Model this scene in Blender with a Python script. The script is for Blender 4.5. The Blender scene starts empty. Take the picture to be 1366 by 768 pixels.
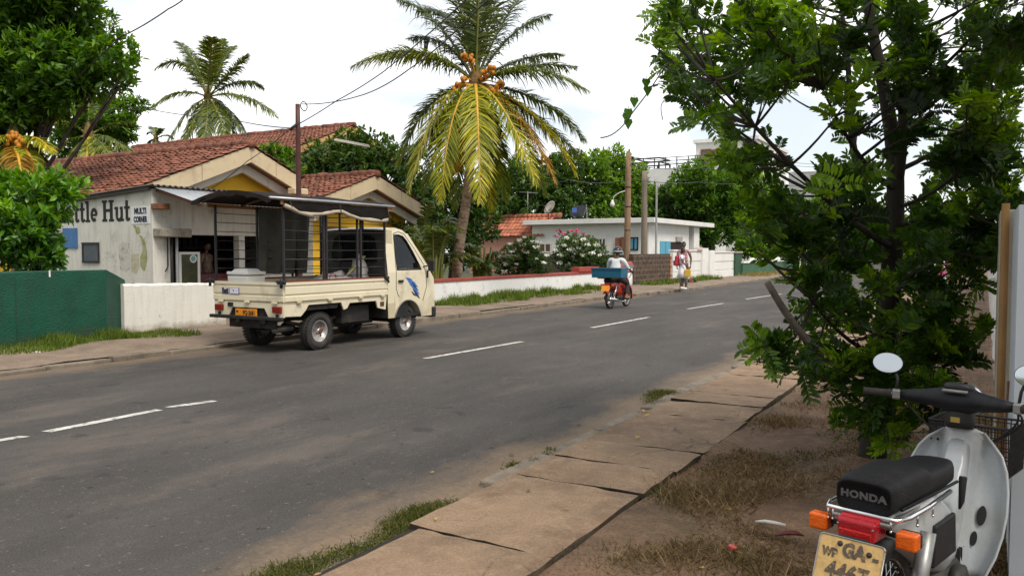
import bpy, bmesh, math, random
import numpy as np
from mathutils import Vector, Matrix, Euler, Quaternion
random.seed(7)
RNG = np.random.default_rng(7)
R = math.radians
SC = bpy.context.scene
COL = SC.collection

# ------------------------------------------------------------------ frames
# photograph camera: 1.5 m above the road, looking along +Y, 2.6 degrees down
F, H, PITCH = 1072.0, 1.5, R(2.617)
ROAD = R(30.5)
DX, DY = math.sin(ROAD), math.cos(ROAD)
RZ = -ROAD

def W(s, t, z=0.0):
    """road frame (s along the road, t to its right) -> world"""
    return Vector((s * DX + t * DY, s * DY - t * DX, z))

def ST(p):
    return p.x * DX + p.y * DY, p.x * DY - p.y * DX

def ray(u, v):
    xc, yc = (u - 683) / F, -(v - 384) / F
    return Vector((xc, math.cos(PITCH) + yc * math.sin(PITCH), -math.sin(PITCH) + yc * math.cos(PITCH)))

def on_t(u, v, t):
    r = ray(u, v); k = t / (r.x * DY - r.y * DX)
    return (r.x * DX + r.y * DY) * k, H + r.z * k          # s, z
def on_s(u, v, s):
    r = ray(u, v); k = s / (r.x * DX + r.y * DY)
    return (r.x * DY - r.y * DX) * k, H + r.z * k          # t, z
def on_z(u, v, z):
    r = ray(u, v); k = (z - H) / r.z
    return ST(r * k)                                        # s, t
def on_y(u, v, y):
    r = ray(u, v); k = y / r.y
    return Vector((r.x * k, r.y * k, H + r.z * k))          # world point

# ------------------------------------------------------------------ materials
MATS = {}
def _nodes(name):
    m = bpy.data.materials.new(name); m.use_nodes = True
    nt = m.node_tree; nt.nodes.clear()
    return m, nt, nt.nodes, nt.links

def _c(c):
    return (max(0, min(1, c[0])), max(0, min(1, c[1])), max(0, min(1, c[2])), 1)

def mat(name, col, rough=0.6, var=0.18, scale=5.0, bump=0.0, bscale=60.0, metal=0.0,
        dirt=None, dirt_scale=2.0, dirt_lo=0.55, dirt_hi=0.75, dirt_amt=0.8, stretch=None, coat=0.0, spec=0.4, streak=None, attr=False, grit=0.0, gscale=140.0, foot=None, crack=None):
    if name in MATS: return MATS[name]
    m, nt, N, L = _nodes(name)
    out = N.new('ShaderNodeOutputMaterial'); b = N.new('ShaderNodeBsdfPrincipled')
    L.new(b.outputs[0], out.inputs[0])
    tc = N.new('ShaderNodeTexCoord'); mp = N.new('ShaderNodeMapping')
    L.new(tc.outputs['Object'], mp.inputs[0])
    if stretch: mp.inputs['Scale'].default_value = stretch
    n1 = N.new('ShaderNodeTexNoise'); n1.inputs['Scale'].default_value = scale; n1.inputs['Detail'].default_value = 7
    n1.inputs['Roughness'].default_value = 0.65
    L.new(mp.outputs[0], n1.inputs[0])
    r1 = N.new('ShaderNodeValToRGB')
    r1.color_ramp.elements[0].position = 0.3; r1.color_ramp.elements[1].position = 0.7
    r1.color_ramp.elements[0].color = _c([x * (1 - var) for x in col])
    r1.color_ramp.elements[1].color = _c([x * (1 + var) for x in col])
    L.new(n1.outputs['Fac'], r1.inputs[0])
    c = r1.outputs[0]
    if attr:
        at = N.new('ShaderNodeAttribute'); at.attribute_name = 'tone'
        mm = N.new('ShaderNodeMath'); mm.operation = 'MULTIPLY_ADD'; mm.inputs[1].default_value = 1.0; mm.inputs[2].default_value = 0.5
        L.new(at.outputs['Fac'], mm.inputs[0])
        mx = N.new('ShaderNodeMix'); mx.data_type = 'RGBA'; mx.blend_type = 'MULTIPLY'; mx.inputs[0].default_value = 1
        L.new(c, mx.inputs[6]); L.new(mm.outputs[0], mx.inputs[7]); c = mx.outputs[2]
    def layer(c, colour, sc, lo, hi, amt, mapping, seed):
        n = N.new('ShaderNodeTexNoise'); n.inputs['Scale'].default_value = sc; n.inputs['Detail'].default_value = 9
        n.inputs['Roughness'].default_value = 0.7
        mpp = N.new('ShaderNodeMapping'); mpp.inputs['Location'].default_value = (seed, seed * 2, seed)
        if mapping: mpp.inputs['Scale'].default_value = mapping
        L.new(tc.outputs['Object'], mpp.inputs[0]); L.new(mpp.outputs[0], n.inputs[0])
        mr = N.new('ShaderNodeMapRange'); mr.inputs[1].default_value = lo; mr.inputs[2].default_value = hi; mr.inputs[4].default_value = amt
        L.new(n.outputs['Fac'], mr.inputs[0])
        mx = N.new('ShaderNodeMix'); mx.data_type = 'RGBA'; mx.inputs[7].default_value = _c(colour)
        L.new(mr.outputs[0], mx.inputs[0]); L.new(c, mx.inputs[6])
        return mx.outputs[2]
    if dirt: c = layer(c, dirt, dirt_scale, dirt_lo, dirt_hi, dirt_amt, None, 3.1)
    if streak: c = layer(c, streak, 3.0, 0.5, 0.75, 0.55, (3.0, 3.0, 0.35), 7.7)
    if foot:
        sx = N.new('ShaderNodeSeparateXYZ'); L.new(tc.outputs['Object'], sx.inputs[0])
        nz = N.new('ShaderNodeTexNoise'); nz.inputs['Scale'].default_value = 2.2; nz.inputs['Detail'].default_value = 9; nz.inputs['Roughness'].default_value = 0.7
        L.new(tc.outputs['Object'], nz.inputs[0])
        ma = N.new('ShaderNodeMath'); ma.operation = 'MULTIPLY_ADD'; ma.inputs[1].default_value = -foot[1] * 2.2; L.new(nz.outputs['Fac'], ma.inputs[0]); L.new(sx.outputs['Z'], ma.inputs[2])
        mrf = N.new('ShaderNodeMapRange'); mrf.inputs[1].default_value = -foot[1] * 1.1; mrf.inputs[2].default_value = -foot[1] * .25; mrf.inputs[3].default_value = foot[2]; mrf.inputs[4].default_value = 0
        L.new(ma.outputs[0], mrf.inputs[0])
        mxf = N.new('ShaderNodeMix'); mxf.data_type = 'RGBA'; mxf.inputs[7].default_value = _c(foot[0]); L.new(mrf.outputs[0], mxf.inputs[0]); L.new(c, mxf.inputs[6]); c = mxf.outputs[2]
    if crack:
        nd = N.new('ShaderNodeTexNoise'); nd.inputs['Scale'].default_value = 3.0; nd.inputs['Detail'].default_value = 6; L.new(tc.outputs['Object'], nd.inputs[0])
        vm = N.new('ShaderNodeVectorMath'); vm.operation = 'MULTIPLY_ADD'; vm.inputs[1].default_value = (.35, .35, .35); L.new(nd.outputs['Color'], vm.inputs[0]); L.new(tc.outputs['Object'], vm.inputs[2])
        vo = N.new('ShaderNodeTexVoronoi'); vo.feature = 'DISTANCE_TO_EDGE'; vo.inputs['Scale'].default_value = crack[0]; L.new(vm.outputs[0], vo.inputs['Vector'])
        m1 = N.new('ShaderNodeMapRange'); m1.inputs[1].default_value = 0; m1.inputs[2].default_value = crack[1]; m1.inputs[3].default_value = 1; m1.inputs[4].default_value = 0; L.new(vo.outputs[0], m1.inputs[0])
        nk = N.new('ShaderNodeTexNoise'); nk.inputs['Scale'].default_value = 1.1; nk.inputs['Detail'].default_value = 3; L.new(tc.outputs['Object'], nk.inputs[0])
        m2 = N.new('ShaderNodeMapRange'); m2.inputs[1].default_value = .5; m2.inputs[2].default_value = .6; m2.inputs[4].default_value = .85; L.new(nk.outputs['Fac'], m2.inputs[0])
        mm2 = N.new('ShaderNodeMath'); mm2.operation = 'MULTIPLY'; L.new(m1.outputs[0], mm2.inputs[0]); L.new(m2.outputs[0], mm2.inputs[1])
        mxc = N.new('ShaderNodeMix'); mxc.data_type = 'RGBA'; mxc.inputs[7].default_value = (.03, .022, .015, 1); L.new(mm2.outputs[0], mxc.inputs[0]); L.new(c, mxc.inputs[6]); c = mxc.outputs[2]
    if grit:
        ng = N.new('ShaderNodeTexNoise'); ng.inputs['Scale'].default_value = gscale; ng.inputs['Detail'].default_value = 5; ng.inputs['Roughness'].default_value = 0.75
        L.new(tc.outputs['Object'], ng.inputs[0])
        mrg = N.new('ShaderNodeMapRange'); mrg.inputs[1].default_value = .3; mrg.inputs[2].default_value = .7; mrg.inputs[3].default_value = 1 - grit; mrg.inputs[4].default_value = 1 + grit
        L.new(ng.outputs['Fac'], mrg.inputs[0])
        mxg = N.new('ShaderNodeMix'); mxg.data_type = 'RGBA'; mxg.blend_type = 'MULTIPLY'; mxg.inputs[0].default_value = 1; L.new(c, mxg.inputs[6]); L.new(mrg.outputs[0], mxg.inputs[7]); c = mxg.outputs[2]
    L.new(c, b.inputs['Base Color'])
    b.inputs['Roughness'].default_value = rough; b.inputs['Metallic'].default_value = metal
    b.inputs['Specular IOR Level'].default_value = spec
    b.inputs['Coat Weight'].default_value = coat
    if bump:
        n2 = N.new('ShaderNodeTexNoise'); n2.inputs['Scale'].default_value = bscale; n2.inputs['Detail'].default_value = 6
        L.new(mp.outputs[0], n2.inputs[0])
        bp = N.new('ShaderNodeBump'); bp.inputs['Strength'].default_value = bump; bp.inputs['Distance'].default_value = 0.02
        L.new(n2.outputs['Fac'], bp.inputs['Height']); L.new(bp.outputs[0], b.inputs['Normal'])
    MATS[name] = m
    return m

def leafmat(name, dark, mid, light, trans=0.35, rough=0.5, spec=0.35):
    if name in MATS: return MATS[name]
    m, nt, N, L = _nodes(name)
    out = N.new('ShaderNodeOutputMaterial'); b = N.new('ShaderNodeBsdfPrincipled')
    at = N.new('ShaderNodeAttribute'); at.attribute_name = 'tone'
    r = N.new('ShaderNodeValToRGB'); cr = r.color_ramp
    cr.elements[0].position = 0.05; cr.elements[0].color = _c(dark)
    cr.elements[1].position = 0.95; cr.elements[1].color = _c(light)
    e = cr.elements.new(0.5); e.color = _c(mid)
    L.new(at.outputs['Fac'], r.inputs[0]); L.new(r.outputs[0], b.inputs['Base Color'])
    b.inputs['Roughness'].default_value = rough; b.inputs['Specular IOR Level'].default_value = spec
    t = N.new('ShaderNodeBsdfTranslucent')
    hs = N.new('ShaderNodeHueSaturation'); hs.inputs['Value'].default_value = 1.9; hs.inputs['Saturation'].default_value = 1.1; hs.inputs['Hue'].default_value = 0.485
    L.new(r.outputs[0], hs.inputs['Color']); L.new(hs.outputs[0], t.inputs[0])
    mx = N.new('ShaderNodeMixShader'); mx.inputs[0].default_value = trans
    L.new(b.outputs[0], mx.inputs[1]); L.new(t.outputs[0], mx.inputs[2]); L.new(mx.outputs[0], out.inputs[0])
    MATS[name] = m
    return m

def glassmat(name, col, alpha_mix=0.6, rough=0.05):
    """tinted sheet of glass: part glossy, part see-through"""
    if name in MATS: return MATS[name]
    m, nt, N, L = _nodes(name)
    out = N.new('ShaderNodeOutputMaterial'); g = N.new('ShaderNodeBsdfGlossy'); t = N.new('ShaderNodeBsdfTransparent')
    fr = N.new('ShaderNodeFresnel'); fr.inputs[0].default_value = 1.5
    g.inputs['Roughness'].default_value = rough
    t.inputs[0].default_value = _c(col)
    mx = N.new('ShaderNodeMixShader'); L.new(fr.outputs[0], mx.inputs[0])
    L.new(t.outputs[0], mx.inputs[1]); L.new(g.outputs[0], mx.inputs[2]); L.new(mx.outputs[0], out.inputs[0])
    MATS[name] = m
    return m

# ------------------------------------------------------------------ objects
OFF = {}
def setp(o, label=None, cat=None, group=None, kind=None):
    if label: o['label'] = label
    if cat: o['category'] = cat
    if group: o['group'] = group
    if kind: o['kind'] = kind
    return o

def link(o):
    COL.objects.link(o); return o

def thing(name, label, cat, loc=(0, 0, 0), rz=0.0, group=None, rot=None):
    o = bpy.data.objects.new(name, None); link(o)
    o.location = loc; o.rotation_euler = rot if rot else (0, 0, rz)
    o.empty_display_size = 0.2
    return setp(o, label, cat, group)

def rthing(name, label, cat, s, t, z=0.0, group=None):
    """a thing aligned with the road; its parts are written in (t, s, z)"""
    o = thing(name, label, cat, W(s, t, z), RZ, group)
    OFF[o.name] = Vector((t, s, z))
    return o

def copy_thing(root, loc=None, rot=None, label=None, group=None):
    r = root.copy(); link(r)
    if loc is not None: r.location = loc
    if rot is not None: r.rotation_euler = rot
    if label: r['label'] = label
    if group: r['group'] = group
    for ch in list(root.children):
        c = ch.copy(); link(c); c.parent = r
        for g in list(ch.children):
            d = g.copy(); link(d); d.parent = c
    return r

def offset_of(parent):
    while parent is not None:
        if parent.name in OFF: return OFF[parent.name]
        parent = parent.parent
    return Vector((0, 0, 0))

class MB:
    def __init__(s):
        s.v, s.f, s.sm, s.mi, s.tone = [], [], [], [], []
    def add(s, verts, faces, smooth=False, mi=0, tone=0.5):
        o = len(s.v)
        s.v.extend([Vector(p) for p in verts])
        s.tone.extend([tone] * len(verts))
        for f in faces:
            s.f.append([i + o for i in f]); s.sm.append(smooth); s.mi.append(mi)
        return s
    def box(s, c, d, rot=None, mi=0, taper=1.0, tone=0.5):
        x, y, z = d[0] / 2, d[1] / 2, d[2] / 2
        vs = [(-x, -y, -z), (x, -y, -z), (x, y, -z), (-x, y, -z)] + [(-x * taper, -y * taper, z), (x * taper, -y * taper, z), (x * taper, y * taper, z), (-x * taper, y * taper, z)]
        M = (Euler(rot).to_matrix() if rot is not None and not isinstance(rot, Matrix) else rot) if rot is not None else None
        c = Vector(c)
        vs = [(M @ Vector(p) if M else Vector(p)) + c for p in vs]
        return s.add(vs, [(3, 2, 1, 0), (4, 5, 6, 7), (0, 1, 5, 4), (1, 2, 6, 5), (2, 3, 7, 6), (3, 0, 4, 7)], False, mi, tone)
    def box2(s, a, b, mi=0, tone=0.5):
        return s.box([(a[i] + b[i]) / 2 for i in range(3)], [abs(b[i] - a[i]) for i in range(3)], mi=mi, tone=tone)
    def tube(s, pts, r, n=8, cap=True, smooth=True, mi=0, flat=1.0, tone=0.5):
        P = [Vector(p) for p in pts]; k = len(P)
        rr = list(r) if hasattr(r, '__len__') else [r] * k
        T = []
        for i in range(k):
            d = P[min(i + 1, k - 1)] - P[max(i - 1, 0)]
            T.append(d.normalized() if d.length > 1e-9 else Vector((0, 0, 1)))
        up = Vector((0, 0, 1)) if abs(T[0].z) < 0.9 else Vector((1, 0, 0))
        U = T[0].cross(up).normalized()
        vs = []
        for i in range(k):
            U = (U - T[i] * U.dot(T[i]))
            U = U.normalized() if U.length > 1e-6 else T[i].orthogonal().normalized()
            V = T[i].cross(U)
            for j in range(n):
                a = 2 * math.pi * j / n
                vs.append(P[i] + U * (math.cos(a) * rr[i]) + V * (math.sin(a) * rr[i] * flat))
        fs = []
        for i in range(k - 1):
            for j in range(n):
                a, b = i * n + j, i * n + (j + 1) % n
                fs.append((a, b, b + n, a + n))
        if cap:
            fs.append(tuple(reversed(range(n)))); fs.append(tuple(range((k - 1) * n, k * n)))
        return s.add(vs, fs, smooth, mi, tone)
    def bar(s, a, b, w, h=None, mi=0):
        """square bar from a to b"""
        a, b = Vector(a), Vector(b); d = b - a
        q = d.to_track_quat('Y', 'Z').to_matrix()
        return s.box((a + b) / 2, (w, d.length, h or w), q, mi)
    def lathe(s, prof, n=24, M=None, smooth=True, mi=0, closed=False, sx=1.0, sy=1.0):
        M = M or Matrix.Identity(4)
        vs, fs = [], []
        for (r, z) in prof:
            for j in range(n):
                a = 2 * math.pi * j / n
                vs.append(M @ Vector((r * math.cos(a) * sx, r * math.sin(a) * sy, z)))
        k = len(prof)
        for i in range(k - 1 + (1 if closed else 0)):
            for j in range(n):
                a, b = i * n + j, i * n + (j + 1) % n
                c, d = ((i + 1) % k) * n + (j + 1) % n, ((i + 1) % k) * n + j
                fs.append((a, b, c, d))
        if not closed:
            if prof[0][0] > 1e-5: fs.append(tuple(reversed(range(n))))
            if prof[-1][0] > 1e-5: fs.append(tuple(range((k - 1) * n, k * n)))
        return s.add(vs, fs, smooth, mi)
    def prism(s, poly, d0, d1, fn, mi=0, tone=0.5):
        """polygon (a, b) extruded from d0 to d1; fn(a, b, d) -> point"""
        n = len(poly)
        vs = [fn(a, b, d0) for a, b in poly] + [fn(a, b, d1) for a, b in poly]
        fs = [tuple(range(n - 1, -1, -1)), tuple(range(n, 2 * n))] + [(i, (i + 1) % n, (i + 1) % n + n, i + n) for i in range(n)]
        return s.add(vs, fs, False, mi, tone)
    def loft(s, rings, cap=True, smooth=True, mi=0, closed=True):
        n = len(rings[0]); vs = [p for r in rings for p in r]; fs = []
        for i in range(len(rings) - 1):
            for j in range(n if closed else n - 1):
                a, b = i * n + j, i * n + (j + 1) % n
                fs.append((a, b, b + n, a + n))
        if cap:
            fs.append(tuple(reversed(range(n)))); fs.append(tuple(range((len(rings) - 1) * n, len(rings) * n)))
        return s.add(vs, fs, smooth, mi)
    def sphere(s, c, r, nu=16, nv=10, M=None, mi=0, fn=None):
        vs, fs = [], []
        rx, ry, rz = r if hasattr(r, '__len__') else (r, r, r)
        c = Vector(c)
        for i in range(nv + 1):
            th = math.pi * i / nv
            for j in range(nu):
                a = 2 * math.pi * j / nu
                p = Vector((math.sin(th) * math.cos(a), math.sin(th) * math.sin(a), math.cos(th)))
                if fn: p = fn(p)
                p = Vector((p.x * rx, p.y * ry, p.z * rz))
                vs.append((M @ p if M else p) + c)
        for i in range(nv):
            for j in range(nu):
                a, b = i * nu + j, i * nu + (j + 1) % nu
                fs.append((a, a + nu, b + nu, b))
        return s.add(vs, fs, True, mi)
    def merge(s, me, M=None, smooth=True, mi=0):
        vs = [M @ v.co if M else v.co.copy() for v in me.vertices]
        return s.add(vs, [tuple(p.vertices) for p in me.polygons], smooth, mi)
    def build(s, name, m, parent=None, label=None, bevel=0.0, seg=2, loc=None, subsurf=0, wobble=0.0):
        off = offset_of(parent) if parent is not None else Vector((0, 0, 0))
        me = bpy.data.meshes.new(name)
        vv = [tuple(p - off) for p in s.v]
        if wobble:
            vv = [(x + random.uniform(-wobble, wobble), y + random.uniform(-wobble, wobble), z + random.uniform(-wobble, wobble)) for x, y, z in vv]
        me.from_pydata(vv, [], s.f)
        ms = m if isinstance(m, (list, tuple)) else [m]
        for x in ms: me.materials.append(x)
        me.polygons.foreach_set('use_smooth', s.sm)
        me.polygons.foreach_set('material_index', s.mi)
        a = me.attributes.new('tone', 'FLOAT', 'POINT'); a.data.foreach_set('value', s.tone)
        bm = bmesh.new(); bm.from_mesh(me); bmesh.ops.recalc_face_normals(bm, faces=bm.faces); bm.to_mesh(me); bm.free()
        me.update()
        o = bpy.data.objects.new(name, me); link(o)
        if parent is not None: o.parent = parent
        if loc is not None: o.location = loc
        if label: o['label'] = label
        if subsurf:
            md = o.modifiers.new('subdivision', 'SUBSURF'); md.levels = subsurf; md.render_levels = subsurf
        if bevel:
            md = o.modifiers.new('bevel', 'BEVEL'); md.width = bevel; md.segments = seg; md.limit_method = 'ANGLE'; md.angle_limit = R(40)
            md.harden_normals = False
        return o

def np_mesh(name, V, T, m, tone=None, parent=None, smooth=False, loc=None):
    """triangle mesh from numpy arrays"""
    me = bpy.data.meshes.new(name)
    nv, nf = len(V), len(T)
    me.vertices.add(nv); me.vertices.foreach_set('co', np.asarray(V, dtype=np.float32).ravel())
    me.loops.add(nf * 3); me.loops.foreach_set('vertex_index', np.asarray(T, dtype=np.int32).ravel())
    me.polygons.add(nf); me.polygons.foreach_set('loop_start', np.arange(0, nf * 3, 3, dtype=np.int32))
    if smooth: me.polygons.foreach_set('use_smooth', np.ones(nf, dtype=bool))
    if tone is not None:
        a = me.attributes.new('tone', 'FLOAT', 'POINT'); a.data.foreach_set('value', np.asarray(tone, dtype=np.float32))
    me.materials.append(m); me.update(calc_edges=True); me.validate()
    o = bpy.data.objects.new(name, me); link(o)
    if parent is not None: o.parent = parent
    if loc is not None: o.location = loc
    return o

LEAF = {  # (x across, y along, z fold), triangles
    'diamond': (np.array([(0, 0, 0), (0.5, 0.5, 0.09), (0, 1, -0.06), (-0.5, 0.5, 0.09)]), np.array([(0, 1, 2), (0, 2, 3)])),
    'oval': (np.array([(0, 0, 0), (0.42, 0.3, 0.07), (0.42, 0.7, 0.03), (0, 1, -0.1), (-0.42, 0.7, 0.03), (-0.42, 0.3, 0.07), (0, 0.5, -0.01)]),
             np.array([(0, 1, 6), (1, 2, 6), (2, 3, 6), (3, 4, 6), (4, 5, 6), (5, 0, 6)])),
    'blade': (np.array([(0.5, 0, 0), (-0.5, 0, 0), (0.3, 0.55, 0.12), (-0.3, 0.55, 0.12), (0, 1, 0.0)]), np.array([(0, 2, 1), (1, 2, 3), (2, 4, 3)])),
}
def unit(a):
    return a / np.maximum(np.linalg.norm(a, axis=-1, keepdims=True), 1e-9)

def leaves(pos, d, nrm, ln, wd, tone, shape='oval'):
    """-> V, T, tone for leaf-shaped faces"""
    tv, tt = LEAF[shape]
    d = unit(d); side = unit(np.cross(d, nrm)); nr = np.cross(side, d)
    N = len(pos); k = len(tv)
    V = pos[:, None, :] + d[:, None, :] * (tv[None, :, 1:2] * ln[:, None, None]) + side[:, None, :] * (tv[None, :, 0:1] * wd[:, None, None]) + nr[:, None, :] * (tv[None, :, 2:3] * ln[:, None, None])
    T = tt[None] + (np.arange(N) * k)[:, None, None]
    return V.reshape(-1, 3), T.reshape(-1, 3), np.repeat(tone, k)

def cat_geo(parts):
    V, T, C, o = [], [], [], 0
    for v, t, c in parts:
        V.append(v); T.append(t + o); C.append(c); o += len(v)
    return np.concatenate(V), np.concatenate(T), np.concatenate(C)

def rand_dir(n):
    return unit(RNG.normal(size=(n, 3)))

def bez(p0, p1, p2, n):
    p0, p1, p2 = Vector(p0), Vector(p1), Vector(p2)
    return [p0 * (1 - a) ** 2 + p1 * 2 * a * (1 - a) + p2 * a * a for a in [i / (n - 1) for i in range(n)]]

def text_mesh(txt, size, bold=0.0, spacing=1.0):
    cu = bpy.data.curves.new('lettering', 'FONT'); cu.body = txt; cu.size = size; cu.align_x = 'CENTER'; cu.align_y = 'CENTER'
    cu.offset = bold; cu.extrude = 0.0015; cu.space_character = spacing; cu.resolution_u = 4
    o = bpy.data.objects.new('lettering', cu); link(o)
    bpy.context.view_layer.update()
    me = bpy.data.meshes.new_from_object(o.evaluated_get(bpy.context.evaluated_depsgraph_get()))
    bpy.data.objects.remove(o)
    return me
# ================================================================== camera, sky, sun
cam = bpy.data.cameras.new('camera'); cam_o = link(bpy.data.objects.new('camera', cam))
cam.sensor_width = 36; cam.sensor_fit = 'HORIZONTAL'; cam.lens = 36 * F / 1366
cam_o.location = (0, 0, H); cam_o.rotation_euler = (R(90) - PITCH, 0, 0)
cam.clip_start = 0.05; cam.clip_end = 2000
SC.camera = cam_o
SC.view_settings.view_transform = 'Standard'; SC.view_settings.look = 'None'; SC.view_settings.exposure = 0; SC.view_settings.gamma = 1
SC.cycles.max_bounces = 8; SC.cycles.diffuse_bounces = 3; SC.cycles.transparent_max_bounces = 12; SC.cycles.transmission_bounces = 4
SC.cycles.use_denoising = True

SUN_DIR = Vector((0.33, -0.50, 0.82)).normalized()        # towards the sun
sun = bpy.data.lights.new('sun', 'SUN'); sun.energy = 3.3; sun.angle = R(24); sun.color = (1.0, 0.94, 0.84)
sun_o = link(bpy.data.objects.new('sun', sun)); sun_o.rotation_euler = SUN_DIR.to_track_quat('Z', 'Y').to_euler(); sun_o.location = (0, 0, 30)

w = bpy.data.worlds.new("World"); SC.world = w; w.use_nodes = True
nt = w.node_tree; N, L = nt.nodes, nt.links; N.clear()
wo = N.new('ShaderNodeOutputWorld'); bg = N.new('ShaderNodeBackground'); bg.inputs['Strength'].default_value = 0.1
sky = N.new('ShaderNodeTexSky'); sky.sky_type = 'NISHITA'; sky.sun_disc = False
sky.sun_elevation = math.asin(SUN_DIR.z); sky.sun_rotation = math.atan2(SUN_DIR.x, SUN_DIR.y)
sky.air_density = 1.0; sky.dust_density = 1.5; sky.ozone_density = 1.0
tc = N.new('ShaderNodeTexCoord'); mp = N.new('ShaderNodeMapping'); mp.inputs['Scale'].default_value = (1.0, 1.0, 2.6); mp.inputs['Location'].default_value = (0.35, 0.1, 0.5)
L.new(tc.outputs['Generated'], mp.inputs[0])
cn = N.new('ShaderNodeTexNoise'); cn.inputs['Scale'].default_value = 3.0; cn.inputs['Detail'].default_value = 6; cn.inputs['Roughness'].default_value = 0.5
L.new(mp.outputs[0], cn.inputs[0])
mr = N.new('ShaderNodeMapRange'); mr.inputs[1].default_value = 0.36; mr.inputs[2].default_value = 0.52; mr.inputs[3].default_value = 0.5; mr.inputs[4].default_value = 1.0
mr.interpolation_type = 'SMOOTHSTEP'
L.new(cn.outputs['Fac'], mr.inputs[0])
sk = N.new('ShaderNodeMix'); sk.data_type = 'RGBA'; sk.blend_type = 'MULTIPLY'; sk.inputs[0].default_value = 1; sk.inputs[7].default_value = (1.25, 1.25, 1.25, 1)
L.new(sky.outputs[0], sk.inputs[6])
# cloud deck: slightly uneven white
cn2 = N.new('ShaderNodeTexNoise'); cn2.inputs['Scale'].default_value = 2.2; cn2.inputs['Detail'].default_value = 8
L.new(mp.outputs[0], cn2.inputs[0])
cr = N.new('ShaderNodeValToRGB'); cr.color_ramp.elements[0].position = 0.35; cr.color_ramp.elements[1].position = 0.6
cr.color_ramp.elements[0].color = (12.8, 13.4, 13.9, 1); cr.color_ramp.elements[1].color = (15.0, 15.0, 15.0, 1)
L.new(cn2.outputs['Fac'], cr.inputs[0])
# the cloud deck is thinner and brighter ahead, heavier behind
sxw = N.new('ShaderNodeSeparateXYZ'); L.new(tc.outputs['Generated'], sxw.inputs[0])
mrw = N.new('ShaderNodeMapRange'); mrw.inputs[1].default_value = -0.5; mrw.inputs[2].default_value = 0.6; mrw.inputs[3].default_value = 0.55; mrw.inputs[4].default_value = 1.0
L.new(sxw.outputs['Y'], mrw.inputs[0])
cw_ = N.new('ShaderNodeMix'); cw_.data_type = 'RGBA'; cw_.blend_type = 'MULTIPLY'; cw_.inputs[0].default_value = 1
L.new(cr.outputs[0], cw_.inputs[6]); L.new(mrw.outputs[0], cw_.inputs[7])
mx = N.new('ShaderNodeMix'); mx.data_type = 'RGBA'
L.new(mr.outputs[0], mx.inputs[0]); L.new(sk.outputs[2], mx.inputs[6]); L.new(cw_.outputs[2], mx.inputs[7])
L.new(mx.outputs[2], bg.inputs['Color']); L.new(bg.outputs[0], wo.inputs[0])

# ================================================================== ground, road, pavements
def struct(name, mb, m, **k):
    o = mb.build(name, m, None, **k); o.rotation_euler = (0, 0, RZ); o['kind'] = 'structure'
    return o

def sstep(x, a, b):
    x = max(0, min(1, (x - a) / (b - a))); return x * x * (3 - 2 * x)
def kerb_left(s): return -10.15 + 0.5 * sstep(s, 22, 30)
def centre_t(s): return -6.74 + 0.5 * sstep(s, 12, 30)
KR = -2.75

def strip(ss, fa, fb, z):
    mb = MB(); vs, fs = [], []
    for s in ss: vs += [(fa(s), s, z), (fb(s), s, z)]
    for i in range(len(ss) - 1): fs.append((2 * i, 2 * i + 1, 2 * i + 3, 2 * i + 2))
    return mb.add(vs, fs)
SS = [-12 + i for i in range(60)] + [48 + 8 * i for i in range(20)]

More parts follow.
